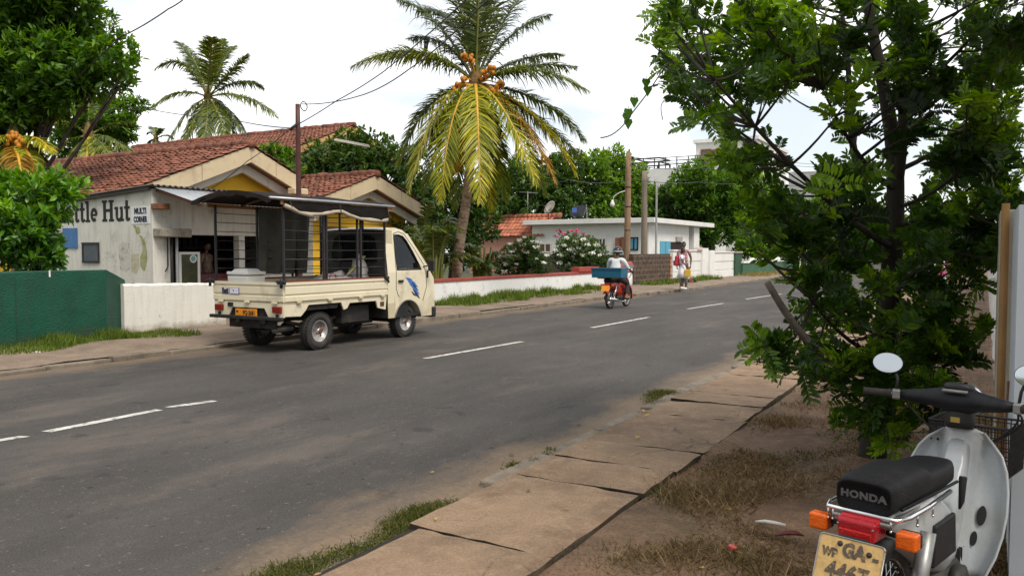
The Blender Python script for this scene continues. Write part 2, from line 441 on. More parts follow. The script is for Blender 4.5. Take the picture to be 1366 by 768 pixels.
def asphalt():
    m, nt, N, L = _nodes('asphalt')
    out = N.new('ShaderNodeOutputMaterial'); b = N.new('ShaderNodeBsdfPrincipled'); L.new(b.outputs[0], out.inputs[0])
    tc = N.new('ShaderNodeTexCoord')
    def noise(scale, mapping, det=8, rough=0.6, loc=0.0):
        mp = N.new('ShaderNodeMapping'); mp.inputs['Scale'].default_value = mapping; mp.inputs['Location'].default_value = (loc, loc, 0)
        L.new(tc.outputs['Object'], mp.inputs[0])
        n = N.new('ShaderNodeTexNoise'); n.inputs['Scale'].default_value = scale; n.inputs['Detail'].default_value = det; n.inputs['Roughness'].default_value = rough
        L.new(mp.outputs[0], n.inputs[0]); return n.outputs['Fac']
    def ramp(f, a, b, ca, cb):
        r = N.new('ShaderNodeValToRGB'); r.color_ramp.elements[0].position = a; r.color_ramp.elements[1].position = b
        r.color_ramp.elements[0].color = _c(ca); r.color_ramp.elements[1].color = _c(cb); L.new(f, r.inputs[0]); return r.outputs[0]
    def mixc(f, a, bcol, mode='MIX'):
        x = N.new('ShaderNodeMix'); x.data_type = 'RGBA'; x.blend_type = mode
        if isinstance(f, float): x.inputs[0].default_value = f
        else: L.new(f, x.inputs[0])
        L.new(a, x.inputs[6])
        if isinstance(bcol, tuple): x.inputs[7].default_value = _c(bcol)
        else: L.new(bcol, x.inputs[7])
        return x.outputs[2]
    def rng(f, a, b, lo=0.0, hi=1.0):
        x = N.new('ShaderNodeMapRange'); x.inputs[1].default_value = a; x.inputs[2].default_value = b; x.inputs[3].default_value = lo; x.inputs[4].default_value = hi
        L.new(f, x.inputs[0]); return x.outputs[0]
    def math2(op, a, bb):
        x = N.new('ShaderNodeMath'); x.operation = op
        for i, q in enumerate((a, bb)):
            if isinstance(q, float): x.inputs[i].default_value = q
            else: L.new(q, x.inputs[i])
        return x.outputs[0]
    c = ramp(noise(1.1, (1, 0.35, 1)), 0.3, 0.72, (0.066, 0.060, 0.055), (0.112, 0.101, 0.092))
    # darker wheel tracks and stretched stains along the road
    c = mixc(rng(noise(1.3, (1.2, 0.16, 1), 8, 0.7, 4.0), 0.54, 0.70, 0, 0.4), c, (0.045, 0.042, 0.042))
    # worn, dusty patches
    c = mixc(rng(noise(0.9, (1, 0.3, 1), 10, 0.72, 9.0), 0.52, 0.70, 0, 0.7), c, (0.155, 0.128, 0.108))
    c = mixc(rng(noise(7.0, (1, 0.7, 1), 9, 0.75, 21.0), 0.58, 0.68, 0, 0.6), c, (0.16, 0.138, 0.12))
    c = mixc(rng(noise(22.0, (1, 0.8, 1), 6, 0.8, 5.0), 0.55, 0.68, 0, 0.55), c, (0.15, 0.14, 0.13))
    c = mixc(rng(noise(17.0, (1, 0.8, 1), 6, 0.8, 51.0), 0.58, 0.68, 0, 0.6), c, (0.03, 0.029, 0.029))
    c = mixc(rng(noise(3.2, (1, 0.8, 1), 3, 0.5, 33.0), 0.66, 0.70, 0, 0.55), c, (0.035, 0.033, 0.033))
    # loose chips and dark specks
    c = mixc(rng(noise(26.0, (1, .8, 1), 3, 0.6, 61.0), 0.64, 0.68, 0, 0.85), c, (0.21, 0.19, 0.165))
    c = mixc(rng(noise(13.0, (1, .6, 1), 2, 0.5, 71.0), 0.70, 0.73, 0, 0.8), c, (0.025, 0.024, 0.024))
    c = mixc(rng(noise(0.8, (1.0, 0.4, 1), 10, 0.75, 14.0), 0.54, 0.66, 0, 0.6), c, (0.19, 0.155, 0.13))
    # aggregate
    sp = ramp(noise(95.0, (1, 1, 1), 3, 0.7), 0.36, 0.66, (0.5, 0.5, 0.5), (1.75, 1.7, 1.62))
    c = mixc(1.0, c, sp, 'MULTIPLY')
    # sand washed against both kerbs
    sx = N.new('ShaderNodeSeparateXYZ'); L.new(tc.outputs['Object'], sx.inputs[0])
    wob = rng(noise(1.4, (1, 0.5, 1), 8, 0.7, 3.0), 0.3, 0.7, -0.3, 0.3)
    x1 = math2('ADD', sx.outputs['X'], wob)
    sand = math2('MAXIMUM', rng(x1, KR - 0.5, KR - 0.02, 0, 0.9), rng(x1, -9.55, -10.15, 0, 0.8))
    c = mixc(sand, c, ramp(noise(30.0, (1, 1, 1), 6, 0.7), 0.3, 0.7, (0.15, 0.105, 0.068), (0.27, 0.195, 0.13)))
    L.new(c, b.inputs['Base Color']); b.inputs['Roughness'].default_value = 0.85; b.inputs['Specular IOR Level'].default_value = 0.25
    bp = N.new('ShaderNodeBump'); bp.inputs['Strength'].default_value = 0.55; bp.inputs['Distance'].default_value = 0.012
    L.new(noise(110.0, (1, 1, 1), 4, 0.7), bp.inputs['Height']); L.new(bp.outputs[0], b.inputs['Normal'])
    return m
M_ASPHALT = asphalt()
M_SOIL = mat('soil', (0.155, 0.092, 0.055), 0.95, 0.45, 2.2, 0.9, 45, dirt=(0.085, 0.065, 0.03), dirt_scale=1.3, dirt_lo=0.5, dirt_hi=0.66, streak=(0.27, 0.18, 0.11), grit=.45, gscale=60)
M_GARDEN = mat('garden soil', (0.05, 0.06, 0.025), 0.95, 0.5, 1.0, 0.6, 20)
M_PAVE_L = mat('sandy pavement', (0.215, 0.158, 0.115), 0.9, 0.28, 2.0, 0.5, 60, dirt=(0.105, 0.08, 0.06), dirt_scale=0.9, dirt_lo=0.5, dirt_hi=0.68, dirt_amt=0.75, streak=(0.3, 0.23, 0.165), grit=.3, gscale=40)
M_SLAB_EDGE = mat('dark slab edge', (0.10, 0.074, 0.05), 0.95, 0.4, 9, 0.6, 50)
M_SLAB = mat('sandy concrete slab', (0.245, 0.162, 0.100), 0.88, 0.2, 1.7, 0.45, 90, dirt=(0.145, 0.09, 0.055), dirt_scale=1.6, dirt_lo=0.45, dirt_hi=0.64, dirt_amt=0.85, streak=(0.37, 0.275, 0.18), attr=True, grit=.32, gscale=70, crack=(.75, .008))
M_KERB = mat('kerb concrete', (0.2, 0.165, 0.125), 0.9, 0.3, 4.0, 0.6, 60, dirt=(0.08, 0.07, 0.05), dirt_scale=3, dirt_lo=0.52, dirt_hi=0.66)
M_PAINT = mat('road paint', (0.54, 0.53, 0.49), 0.7, 0.2, 6, 0.3, 80, dirt=(0.12, 0.11, 0.10), dirt_scale=11, dirt_lo=0.50, dirt_hi=0.62, dirt_amt=0.9, grit=.35, gscale=90)

g = MB(); g.add([(-900, -900, -0.03), (900, -900, -0.03), (900, 900, -0.03), (-900, 900, -0.03)], [(0, 1, 2, 3)])
struct('ground', g, M_GARDEN)
struct('road', strip(SS, lambda s: kerb_left(s) - 0.05, lambda s: KR + 0.13, 0.0), M_ASPHALT)

def dash(u0, v0, u1, v1, wdt=0.10):
    (s0, t0), (s1, t1) = on_z(u0, v0, 0), on_z(u1, v1, 0)
    n = max(2, int((s1 - s0) / 0.12)); mb = MB(); vs, fs = [], []
    for i in range(n + 1):
        a = i / n; s = s0 + (s1 - s0) * a; t = t0 + (t1 - t0) * a
        j, k = random.uniform(-.006, .006), random.uniform(-.006, .006)
        vs += [(t - wdt / 2 + j, s + (random.uniform(-.04, .04) if i in (0, n) else 0), 0.004), (t + wdt / 2 + k, s, 0.004)]
    for i in range(n): fs.append((2 * i, 2 * i + 1, 2 * i + 3, 2 * i + 2))
    mb.add(vs, fs); struct('lane_marking', mb, M_PAINT)
for d in [(-60, 597, 36, 581.5), (64, 575.5, 213, 546.5), (228, 543, 287, 534.5), (568, 478, 697, 455.5), (790, 437, 866, 423), (918, 412, 965, 404.5), (995, 399, 1042, 392), (1066, 388.5, 1100, 383.5)]:
    dash(*d)

# left pavement: kerb stones and a worn sandy footway with uneven edge
mb = MB()
s = -8.0
while s < 70:
    ln = random.uniform(0.85, 1.0); tl = kerb_left(s + ln / 2)
    dz = random.uniform(-0.025, 0.012); tw = random.uniform(-0.012, 0.012)
    mb.box((tl - 0.075 + random.uniform(-.015, .015), s + ln / 2, (-0.035 if s < 9 else -0.005) + dz), (0.15, ln - 0.015, 0.20), (random.uniform(-.012, .012), random.uniform(-.03, .03), tw))
    s += ln
struct('kerb_left', mb, M_KERB, bevel=0.015)
mb = MB(); vs, fs = [], []
s0 = -10.0; k = 0
tt = [0, 0.25, 0.8, 1.4, 2.2, 4.5]
while s0 < 80:
    for q in tt: vs.append((kerb_left(s0) - 0.13 - q, s0, (0.062 if s0 < 9.5 else 0.09) + random.uniform(-0.012, 0.012) + (0.05 if s0 < 9.5 else .025) * min(q, 1.2)))
    s0 += 0.5; k += 1
n = len(tt)
for i in range(k - 1):
    for j in range(n - 1): fs.append((i * n + j, i * n + j + 1, (i + 1) * n + j + 1, (i + 1) * n + j))
mb.add(vs, fs, True); struct('pavement_left', mb, M_PAVE_L)
mb = MB(); mb.add([(-14.2, -20, 0.13), (-14.2, 140, 0.13), (-160, 140, 0.13), (-160, -20, 0.13)], [(0, 1, 2, 3)]); struct('garden_ground', mb, M_GARDEN)

# right pavement: kerb, concrete slabs laid over the drain
mb = MB(); s = -3.0
while s < 70:
    ln = random.uniform(0.8, 1.1); dz = random.uniform(-0.02, 0.012)
    mb.box((KR + 0.05 + random.uniform(-.015, .015), s + ln / 2, (-0.075 if s < 3.9 else -.035) + dz), (0.14, ln - 0.02, 0.15), (random.uniform(-.012, .012), random.uniform(-.05, .05), random.uniform(-.012, .012)))
    s += ln
struct('kerb_right', mb, M_KERB, bevel=0.014)
joints = [-2.2, -0.6, 0.6, 2.05, 3.27, 4.39, 4.95, 5.5, 6.7, 7.39, 7.92, 9.26, 10.2, 11.3, 12.2, 13.4, 14.3, 15.5, 16.5, 17.6, 18.6, 19.8, 21, 22.3, 23.4, 24.6, 26, 27.5, 29, 31, 33, 35, 37.5, 40]
mb = MB()
for a, b2 in zip(joints[:-1], joints[1:]):
    dz = random.uniform(-0.004, 0.004); gap = random.uniform(0.022, 0.042)
    tl, tr = -2.585 + (.10 if a < 3 else 0) + random.uniform(-.015, .03), -1.70 + random.uniform(-.02, .02)
    ra, rb = random.uniform(-.004, .004), random.uniform(-.003, .003)
    sk = random.uniform(-0.04, 0.04)
    nx, ny = 9, max(4, int((b2 - a) / 0.13)); top, base = [], []
    for j in range(ny + 1):
        for i in range(nx + 1):
            x = tl + (tr - tl) * i / nx; y = a + gap / 2 + (b2 - a - gap) * j / ny + sk * (i / nx - 0.5)
            e = (i in (0, nx)) or (j in (0, ny))
            if e:
                x += random.uniform(-.006, .006); y += random.uniform(-.011, .011)
            z = 0.085 + dz + ra * (i / nx - .5) * 2 + rb * (j / ny - .5) * 2 + random.uniform(-.002, .002) - (random.uniform(0.002, 0.010) if e else 0)
            top.append((x, y, z))
    w_ = nx + 1
    fs = [(j * w_ + i, j * w_ + i + 1, (j + 1) * w_ + i + 1, (j + 1) * w_ + i) for j in range(ny) for i in range(nx)]
    rim = [i for i in range(w_)] + [j * w_ + nx for j in range(1, ny + 1)] + [ny * w_ + i for i in range(nx - 1, -1, -1)] + [j * w_ for j in range(ny - 1, 0, -1)]
    o = len(top); low = [(top[i][0], top[i][1], -0.05) for i in rim]
    fs += [(rim[i], o + i, o + (i + 1) % len(rim), rim[(i + 1) % len(rim)]) for i in range(len(rim))]
    jset = set(q for q in range(w_)) | set(ny * w_ + q for q in range(w_)) | set(o + q for q in range(len(rim)))
    nr = nx * ny; tn = random.uniform(0.36, 0.64)
    mb.add(top + low, fs[:nr], False, 0, tn); o2 = len(mb.v) - len(top) - len(low)
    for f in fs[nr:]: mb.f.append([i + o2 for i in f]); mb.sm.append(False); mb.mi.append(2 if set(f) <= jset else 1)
struct('pavement_right', mb, [M_SLAB, M_SLAB_EDGE, mat('joint dirt and shade', (.03, .023, .016), .95, .5, 8)])  # joint faces darkened for packed soil and the shadow in the gaps
mb = MB(); mb.add([(-2.56, -8, 0.05), (-1.72, -8, 0.05), (-1.72, 60, 0.05), (-2.56, 60, 0.05)], [(0, 1, 2, 3)])
struct('drain_bed', mb, mat('drain dirt and shade', (0.022, 0.017, 0.012), 0.95, 0.4, 8))  # dark bed colour stands for soil and shadow between the slabs
# right verge, lumpy bare soil
mb = MB(); vs, fs = [], []
ts = [-1.69, -1.5, -1.25, -1.0, -0.75, -0.5, -0.25, 0, 0.3, 0.8, 2, 6, 40, 200]
ss = [-8 + 0.28 * i for i in range(90)] + [18 + 3 * i for i in range(40)]
for s in ss:
    for t in ts:
        b_ = 0.055 + 0.02 * math.sin(s * 1.3 + t * 2) + random.uniform(-.014, .014)
        if t < -1.6: b_ = 0.068 + random.uniform(-.022, .012)
        vs.append((t, s, b_))
n = len(ts)
for i in range(len(ss) - 1):
    for j in range(n - 1): fs.append((i * n + j, i * n + j + 1, (i + 1) * n + j + 1, (i + 1) * n + j))
mb.add(vs, fs, True); struct('verge_right', mb, M_SOIL)

# ------------------------------------------------------------------ grass (nobody could count it)
M_GRASS = leafmat('grass green', (0.045, 0.075, 0.012), (0.09, 0.15, 0.02), (0.2, 0.25, 0.04), 0.3, 0.6, 0.2)
M_DRY = leafmat('grass dry', (0.05, 0.036, 0.018), (0.15, 0.105, 0.05), (0.34, 0.25, 0.13), 0.25, 0.8, 0.1)
M_GRASS2 = leafmat('grass green yellow', (0.022, 0.034, 0.008), (0.07, 0.085, 0.018), (0.20, 0.18, 0.055), 0.3, 0.6, 0.15)
M_GRASS3 = leafmat('grass dark', (0.014, 0.03, 0.006), (0.03, 0.06, 0.012), (0.085, 0.11, 0.03), 0.3, 0.6, 0.15)
def grass(name, label, pts, h, wdt, m, lean=0.5):
    """pts: array of (t, s, z)"""
    n = len(pts)
    P = np.stack([pts[:, 1] * DX + pts[:, 0] * DY, pts[:, 1] * DY - pts[:, 0] * DX, pts[:, 2]], 1)
    d = rand_dir(n); d[:, 2] = 0; d = d * lean * RNG.uniform(0.3, 1.5, n)[:, None]; d[:, 2] = 1
    ln = h * RNG.uniform(0.35, 1.25, n) * (.55 + .85 * (.5 + .5 * np.sin(pts[:, 1] * 4.1 + 2 * np.sin(pts[:, 1] * 1.7))) ** 1.3)
    V, T, C = leaves(P, d, rand_dir(n), ln, wdt * RNG.uniform(0.6, 1.4, n), np.clip(RNG.normal(0.5, 0.25, n), 0, 1), 'blade')
    o = np_mesh(name, V, T, m, C)
    return setp(o, label, 'grass', kind='stuff')
def patchy(P, thr=0.0, f=2.3, ph=0.0):
    t, s = P[:, 0], P[:, 1]
    v = np.sin(t * f * 1.9 + s * f * .7 + ph) + np.sin(s * f * 1.3 - t * f + 1.7 + ph * 2) + .7 * np.sin(t * f * 3.1 + 2 + ph) * np.sin(s * f * 2.3 + ph) + RNG.normal(0, .35, len(P))
    return P[v > thr]
def clumped(n, t0, t1, s0, s1, z, k=40, sig=0.09, tb=None):
    cs = RNG.uniform(s0, s1, k); ct = RNG.uniform(t0, t1, k)
    i = RNG.integers(0, k, n)
    t = ct[i] + RNG.normal(0, sig, n); s = cs[i] + RNG.normal(0, sig * 1.6, n)
    return np.stack([t, s, np.full(n, z)], 1)
sA, sB = on_t(575, 399, -12.3)[0], on_t(800, 383, -12.3)[0]
u_ = RNG.uniform(sA - 1, sB, 9000)
pts = np.stack([-12.33 + 0.75 * RNG.uniform(0, 1, 9000) ** 1.3 * (0.6 + 0.4 * np.sin(u_ * 1.9)), u_, np.full(9000, 0.12)], 1)
grass('grass', 'green grass strip growing along the foot of the white wall with the red coping', np.concatenate([pts, clumped(1500, -11.7, -11.2, sA, sB, 0.12, 40, .08)]), 0.2, 0.02, M_GRASS)
u_ = RNG.uniform(4.5, on_t(235, 450, -11.9)[0], 9000)
pts = np.stack([-12.15 + 0.95 * RNG.uniform(0, 1, 9000) ** 1.4 * (0.75 + 0.25 * np.sin(u_ * 2.3)), u_, np.full(9000, 0.10)], 1)
grass('grass', 'weedy green grass along the foot of the dark green wall', pts, 0.14, 0.014, M_GRASS)
grass('grass', 'dry trampled grass over the bare soil under the street tree', np.concatenate([patchy(clumped(70000, -1.55, 0.2, 1.2, 9, 0.05, 330, .13), -.25), clumped(9000, -1.5, 0.0, 9, 20, 0.05, 160, .16)]), 0.075, 0.0055, M_DRY, 2.6)
grass('grass', 'low olive grass tufts between the soil and the dry grass under the street tree', patchy(clumped(24000, -1.5, 0.1, 1.2, 9, 0.05, 150, .10), .2, 1.7, 2.0), 0.05, 0.006, leafmat('grass olive', (0.03, 0.038, 0.012), (0.065, 0.07, 0.02), (0.12, 0.115, 0.035), 0.25, .7, .1), 1.6)
grass('grass', 'grass tufts in the gap between the kerb and the nearest concrete slabs', np.concatenate([clumped(9000, -2.80, -2.60, 1.8, 4.0, 0.02, 42, .045), clumped(250, -2.78, -2.7, 4.0, 6.0, 0.03, 6, .02), clumped(1500, -2.9, -2.68, 7.0, 8.6, 0.04, 9, .05), clumped(500, -2.8, -2.7, 10, 20, 0.04, 12, .05)]), 0.042, 0.0055, M_GRASS2, 2.2)
grass('grass', 'dark grass along the broken inner edge of the concrete slabs', np.concatenate([clumped(3400, -1.68, -1.5, 2.9, 6.6, 0.02, 24, .045), clumped(1200, -1.68, -1.5, 6.6, 12, 0.02, 22, .05), clumped(500, -2.0, -1.65, 3.22, 3.30, 0.02, 9, .025), clumped(120, -2.5, -1.9, 4.36, 4.42, 0.02, 6, .02)]), 0.065, 0.006, M_GRASS3, 1.8)
grass('grass', 'grass along the foot of the brown brick wall', clumped(2200, -12.2, -11.4, on_t(848, 380, -12.3)[0], on_t(932, 380, -12.3)[0], 0.12, 40, .16), 0.2, 0.03, M_GRASS)
grass('grass', 'dry yellow grass in front of the low green wall down the road', clumped(2500, -11.8, -10.6, 44, 62, 0.12, 50, .3), 0.16, 0.04, leafmat('grass straw', (0.15, 0.13, 0.04), (0.26, 0.21, 0.07), (0.34, 0.29, 0.11), 0.3, .8, .1))
# ================================================================== buildings and walls
M_WHITEWALL = mat('old white wall', (0.66, 0.64, 0.58), 0.85, 0.08, 2.0, 0.25, 30, dirt=(0.16, 0.14, 0.10), dirt_scale=1.8, dirt_lo=0.54, dirt_hi=0.72, dirt_amt=0.75, streak=(0.30, 0.26, 0.19), foot=((.13, .11, .08), .7, .85))
M_WHITE = mat('white plaster', (0.76, 0.75, 0.72), 0.8, 0.05, 1.5, 0.15, 30, dirt=(0.5, 0.47, 0.42), dirt_scale=1.2, dirt_lo=0.5, dirt_hi=0.75, dirt_amt=0.5)
M_WHITE2 = mat('white limewash', (0.80, 0.79, 0.77), 0.85, 0.05, 3, 0.2, 30, dirt=(0.30, 0.27, 0.22), dirt_scale=2.6, dirt_lo=0.56, dirt_hi=0.74, dirt_amt=0.7, foot=((.24, .2, .14), .16, .8))
M_YELLOW = mat('yellow plaster', (0.78, 0.46, 0.03), 0.8, 0.08, 2, 0.1)
M_ORANGEWALL = mat('apricot plaster', (0.62, 0.36, 0.15), 0.85, 0.08, 2, 0.1)
M_CREAM = mat('cream fascia', (0.62, 0.50, 0.33), 0.7, 0.08, 1.5, 0.1, dirt=(0.26, 0.2, 0.13), dirt_scale=1.3, dirt_lo=0.55, dirt_hi=0.75, dirt_amt=0.6)
M_OFFWHITE = mat('off white board', (0.68, 0.64, 0.56), 0.7, 0.06, 2)
M_PINK = mat('pink plaster', (0.55, 0.27, 0.21), 0.85, 0.08, 2)
M_TILE = mat('clay roof tile', (0.205, 0.075, 0.045), 0.85, 0.35, 3.0, 0.4, 60, dirt=(0.06, 0.035, 0.025), dirt_scale=1.4, dirt_lo=0.5, dirt_hi=0.7, dirt_amt=0.75, streak=(0.33, 0.13, 0.08), attr=True)
M_TILE2 = mat('orange roof tile', (0.40, 0.14, 0.08), 0.85, 0.25, 3.0, 0.4, 60, dirt=(0.1, 0.055, 0.04), dirt_scale=1.2, dirt_lo=0.55, dirt_hi=0.72, dirt_amt=0.6, attr=True)
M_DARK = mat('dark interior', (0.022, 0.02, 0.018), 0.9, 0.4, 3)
M_SHEET = mat('weathered roofing sheet', (0.36, 0.38, 0.40), 0.55, 0.15, 1.5, 0.1, dirt=(0.20, 0.09, 0.06), dirt_scale=0.9, dirt_lo=0.55, dirt_hi=0.62, dirt_amt=0.8, metal=0.3)
M_SHEETD = mat('dark roofing sheet', (0.085, 0.075, 0.065), 0.8, 0.3, 3, 0.2)
M_GREENWALL = mat('dark green paint', (0.006, 0.070, 0.040), 0.55, 0.2, 3, 0.6, 35, dirt=(0.02, 0.105, 0.07), dirt_scale=1.6, dirt_lo=0.5, dirt_hi=0.7, dirt_amt=0.6, streak=(0.03, 0.05, 0.03), foot=((.05, .055, .03), .25, .75))
M_BLACKPAINT = mat('black sign paint', (0.02, 0.019, 0.018), 0.7, 0.2, 8)
M_CONC = mat('stained concrete', (0.30, 0.27, 0.22), 0.9, 0.25, 5, 0.5, 50, dirt=(0.1, 0.085, 0.06), dirt_scale=4, dirt_lo=0.5, dirt_hi=0.68)
M_RED = mat('red oxide coping', (0.34, 0.062, 0.045), 0.7, 0.15, 4, 0.2, dirt=(0.18, 0.05, 0.04), dirt_scale=3, dirt_lo=0.52, dirt_hi=0.7)
M_STEELD = mat('dark painted steel', (0.035, 0.033, 0.032), 0.55, 0.25, 10, 0.1, metal=0.4)
M_WOODB = mat('brown shutter wood', (0.20, 0.085, 0.045), 0.7, 0.3, 12, 0.2, stretch=(1, 1, .2))
M_BLUED = mat('turquoise paint', (0.10, 0.36, 0.50), 0.6, 0.12, 6)

def tile_roof(mb, p, rdir, rlen, sdir, slen, tw=0.20, ch=0.235, seed=1):
    rnd = random.Random(seed)
    p, rdir, sdir = Vector(p), Vector(rdir).normalized(), Vector(sdir).normalized()
    nrm = rdir.cross(sdir)
    if nrm.z < 0: nrm = -nrm
    prof = [(0, 0), (0.18, 0.020), (0.36, 0.034), (0.55, 0.020), (0.75, -0.004)]
    nt_ = int(rlen / tw); nc = int(slen / ch)
    for c in range(nc):
        for i in range(nt_):
            j1, j2, j3 = rnd.uniform(-.012, .012), rnd.uniform(-.012, .014), rnd.uniform(-.018, .018)
            pr = prof + [(1.0, 0)]
            up, lo, lo2 = [], [], []
            for a, h in pr:
                x = (i + a) * tw
                up.append(p + rdir * x + sdir * (c * ch - 0.03) + nrm * (h + j1))
                lo.append(p + rdir * x + sdir * ((c + 1) * ch + j3) + nrm * (h + 0.034 + j2))
                lo2.append(p + rdir * x + sdir * ((c + 1) * ch + j3) + nrm * (h + 0.004 + j2))
            k = len(pr)
            fs = [(q, q + 1, k + q + 1, k + q) for q in range(k - 1)] + [(k + q, k + q + 1, 2 * k + q + 1, 2 * k + q) for q in range(k - 1)]
            mb.add(up + lo + lo2, fs, False, 0, min(1, max(0, rnd.gauss(0.5, 0.2))))
def ridge_caps(mb, p, rdir, rlen, r=0.1, seed=3):
    rnd = random.Random(seed); p, rdir = Vector(p), Vector(rdir).normalized(); x = 0
    while x < rlen:
        a = p + rdir * x + Vector((0, 0, rnd.uniform(-.02, .02))); b = p + rdir * (x + 0.36) + Vector((0, 0, rnd.uniform(-.02, .02)))
        mb.tube([a, b], [r, r * 1.18], 8, True, True, 0, 1.0, rnd.gauss(0.5, 0.15)); x += 0.34

def corrugated(mb, p, wdir, wlen, sdir, slen, pitch=0.09, amp=0.018, thick=0.004):
    p, wdir, sdir = Vector(p), Vector(wdir).normalized(), Vector(sdir)
    sdir = sdir.normalized(); nrm = wdir.cross(sdir)
    if nrm.z < 0: nrm = -nrm
    n = int(wlen / pitch * 6); vs, fs = [], []
    for side in (0, 1):
        for i in range(n + 1):
            x = wlen * i / n; h = amp * math.sin(2 * math.pi * x / pitch) - side * thick
            vs.append(p + wdir * x + nrm * h); vs.append(p + wdir * x + sdir * slen + nrm * h)
    o = 2 * (n + 1)
    for i in range(n):
        a = 2 * i
        fs.append((a, a + 1, a + 3, a + 2)); fs.append((o + a, o + a + 2, o + a + 3, o + a + 1))
        fs.append((a, a + 2, o + a + 2, o + a)); fs.append((a + 1, o + a + 1, o + a + 3, a + 3))
    mb.add(vs, fs, True)

FRONT = lambda a, z, d: (-14 + d, a, z)
def face_s(s):                       # on a wall s = const seen from lower s
    return lambda a, z, d: (a, s - d, z)
def face_t(t):                       # on a wall t = const seen from higher t (the road)
    return lambda a, z, d: (t + d, a, z)
def MS(t, s, z):                     # text on an s-wall
    return Matrix(((1, 0, 0, t), (0, 0, -1, s), (0, 1, 0, z), (0, 0, 0, 1)))
def MT(t, s, z):                     # text on a t-wall
    return Matrix(((0, 0, 1, t), (1, 0, 0, s), (0, 1, 0, z), (0, 0, 0, 1)))

# ---------------------------------------------------------------- the painted snack shop
SC0 = 9.97
shop = rthing('snack_shop', 'old whitewashed snack shop lettered in black, with a corrugated awning over its dark open front', 'shop', SC0, -14, 0.1)
mb = MB()
zt = lambda t: 2.72 + (t + 14) * 0.06
mb.prism([(-14, 0.1), (-14, zt(-14)), (-18.8, zt(-18.8)), (-18.8, 0.1)], 0, -0.2, face_s(SC0))
sA = on_t(229, 330, -14)[0]; zA = on_t(240, 313, -14)[1]
sP0, sP1, sQ, sE = on_t(319, 340, -14)[0], on_t(327, 340, -14)[0], on_t(352, 340, -14)[0], on_t(418, 340, -14)[0]
def fw(a0, a1, z0, z1): mb.box2((-14.18, a0, z0), (-14.0, a1, z1))
fw(SC0 + .2, sA, 0.1, zA); fw(SC0 + .2, sE, zA + .001, 2.72); fw(sP0, sP1, 0.1, zA); fw(sQ, sE, 0.1, zA)
fw(sP1, sQ, 0.1, 0.9)
mb.box2((-16.4, SC0 + .2, 0.1), (-16.2, sE, 2.5)); mb.box2((-16.2, sE - .2, 0.1), (-14.18, sE, 2.5))
mb.build('wall', M_WHITEWALL, shop, bevel=0.012)
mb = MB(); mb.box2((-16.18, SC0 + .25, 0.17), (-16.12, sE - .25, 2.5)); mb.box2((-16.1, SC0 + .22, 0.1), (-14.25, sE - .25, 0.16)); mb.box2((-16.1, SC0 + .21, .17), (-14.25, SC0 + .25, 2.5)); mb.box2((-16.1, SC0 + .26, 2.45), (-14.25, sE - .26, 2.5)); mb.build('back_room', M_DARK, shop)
mb = MB(); corrugated(mb, (-13.85, SC0 - .12, 2.775), (0, 1, 0), sE - SC0 + .3, (-1, 0, -0.06), 5.1, 0.13, 0.024); mb.build('roof', M_SHEETD, shop)
mb = MB(); mb.bar((-14.0, SC0 - .06, zt(-14) + 0.02), (-18.9, SC0 - .06, zt(-18.9) + 0.02), 0.05, 0.10); mb.build('roof_edge', M_SHEETD, shop)
mb = MB(); corrugated(mb, (-13.98, SC0 - .02, 2.755), (0, 1, 0), sE - SC0 + .4, (1, 0, -0.265), 1.38, 0.1, 0.012); mb.build('awning', M_SHEET, shop)
for s_ in (SC0 + .1, SC0 + 1.7, SC0 + 3.3):
    mb = MB(); mb.bar((-13.98, s_, 2.69), (-12.7, s_, 2.36), 0.05, 0.06); mb.build('awning_rafter', M_WOODB, shop)
(s1, z1), (s2, z2) = on_t(203, 316, -14), on_t(246, 307, -14)
mb = MB(); mb.box2((-13.998, SC0 - .002, z1), (-13.76, s2, z1 + .17)); mb.build('ledge', M_CONC, shop, bevel=0.02)
mb = MB(); (s3, z3) = on_t(210, 276, -14); mb.box2((-13.998, s3 - .15, z3 - .05), (-13.75, s3 + .1, z3 + .06)); mb.build('bracket', M_WOODB, shop, bevel=.01)
for u in (230.5, 237.5):
    s_ = on_t(u, 350, -13.9)[0]; mb = MB(); mb.tube([(-13.93, s_, 0.12), (-13.93, s_, zA + .02)], 0.028, 8); mb.build('pipe', M_STEELD if u < 233 else mat('grey pipe', (0.4, 0.41, 0.42), .5), shop)
s_ = on_t(224, 350, -13.95)[0]; mb = MB(); mb.tube([(-13.95, s_, 1.2), (-13.95, s_, 1.95)], 0.014, 6); mb.tube([(-13.95, s_, 1.2), (-13.9, s_ - .1, 1.1)], 0.014, 6); mb.build('pipe', M_STEELD, shop)
mb = MB()
for k, z in enumerate((0.95, 1.25, 1.55, 1.85)):
    mb.box2((-16.1, sP1 - .6, z), (-15.75, sE - .4, z + .04))
    for j in range(12): mb.box2((-16.0, sP1 - .5 + j * .16, z + .042), (-15.84, sP1 - .4 + j * .16, z + .042 + random.uniform(.1, .22)))
mb.build('shelf', mat('shelf goods', (0.06, 0.045, 0.045), .7, .6, 9), shop)
mb = MB(); mb.box2((-14.9, sA + .5, .16), (-14.3, sE - .4, 1.02)); mb.build('counter', mat('maroon counter', (0.10, 0.015, 0.02), .5), shop, bevel=.02)
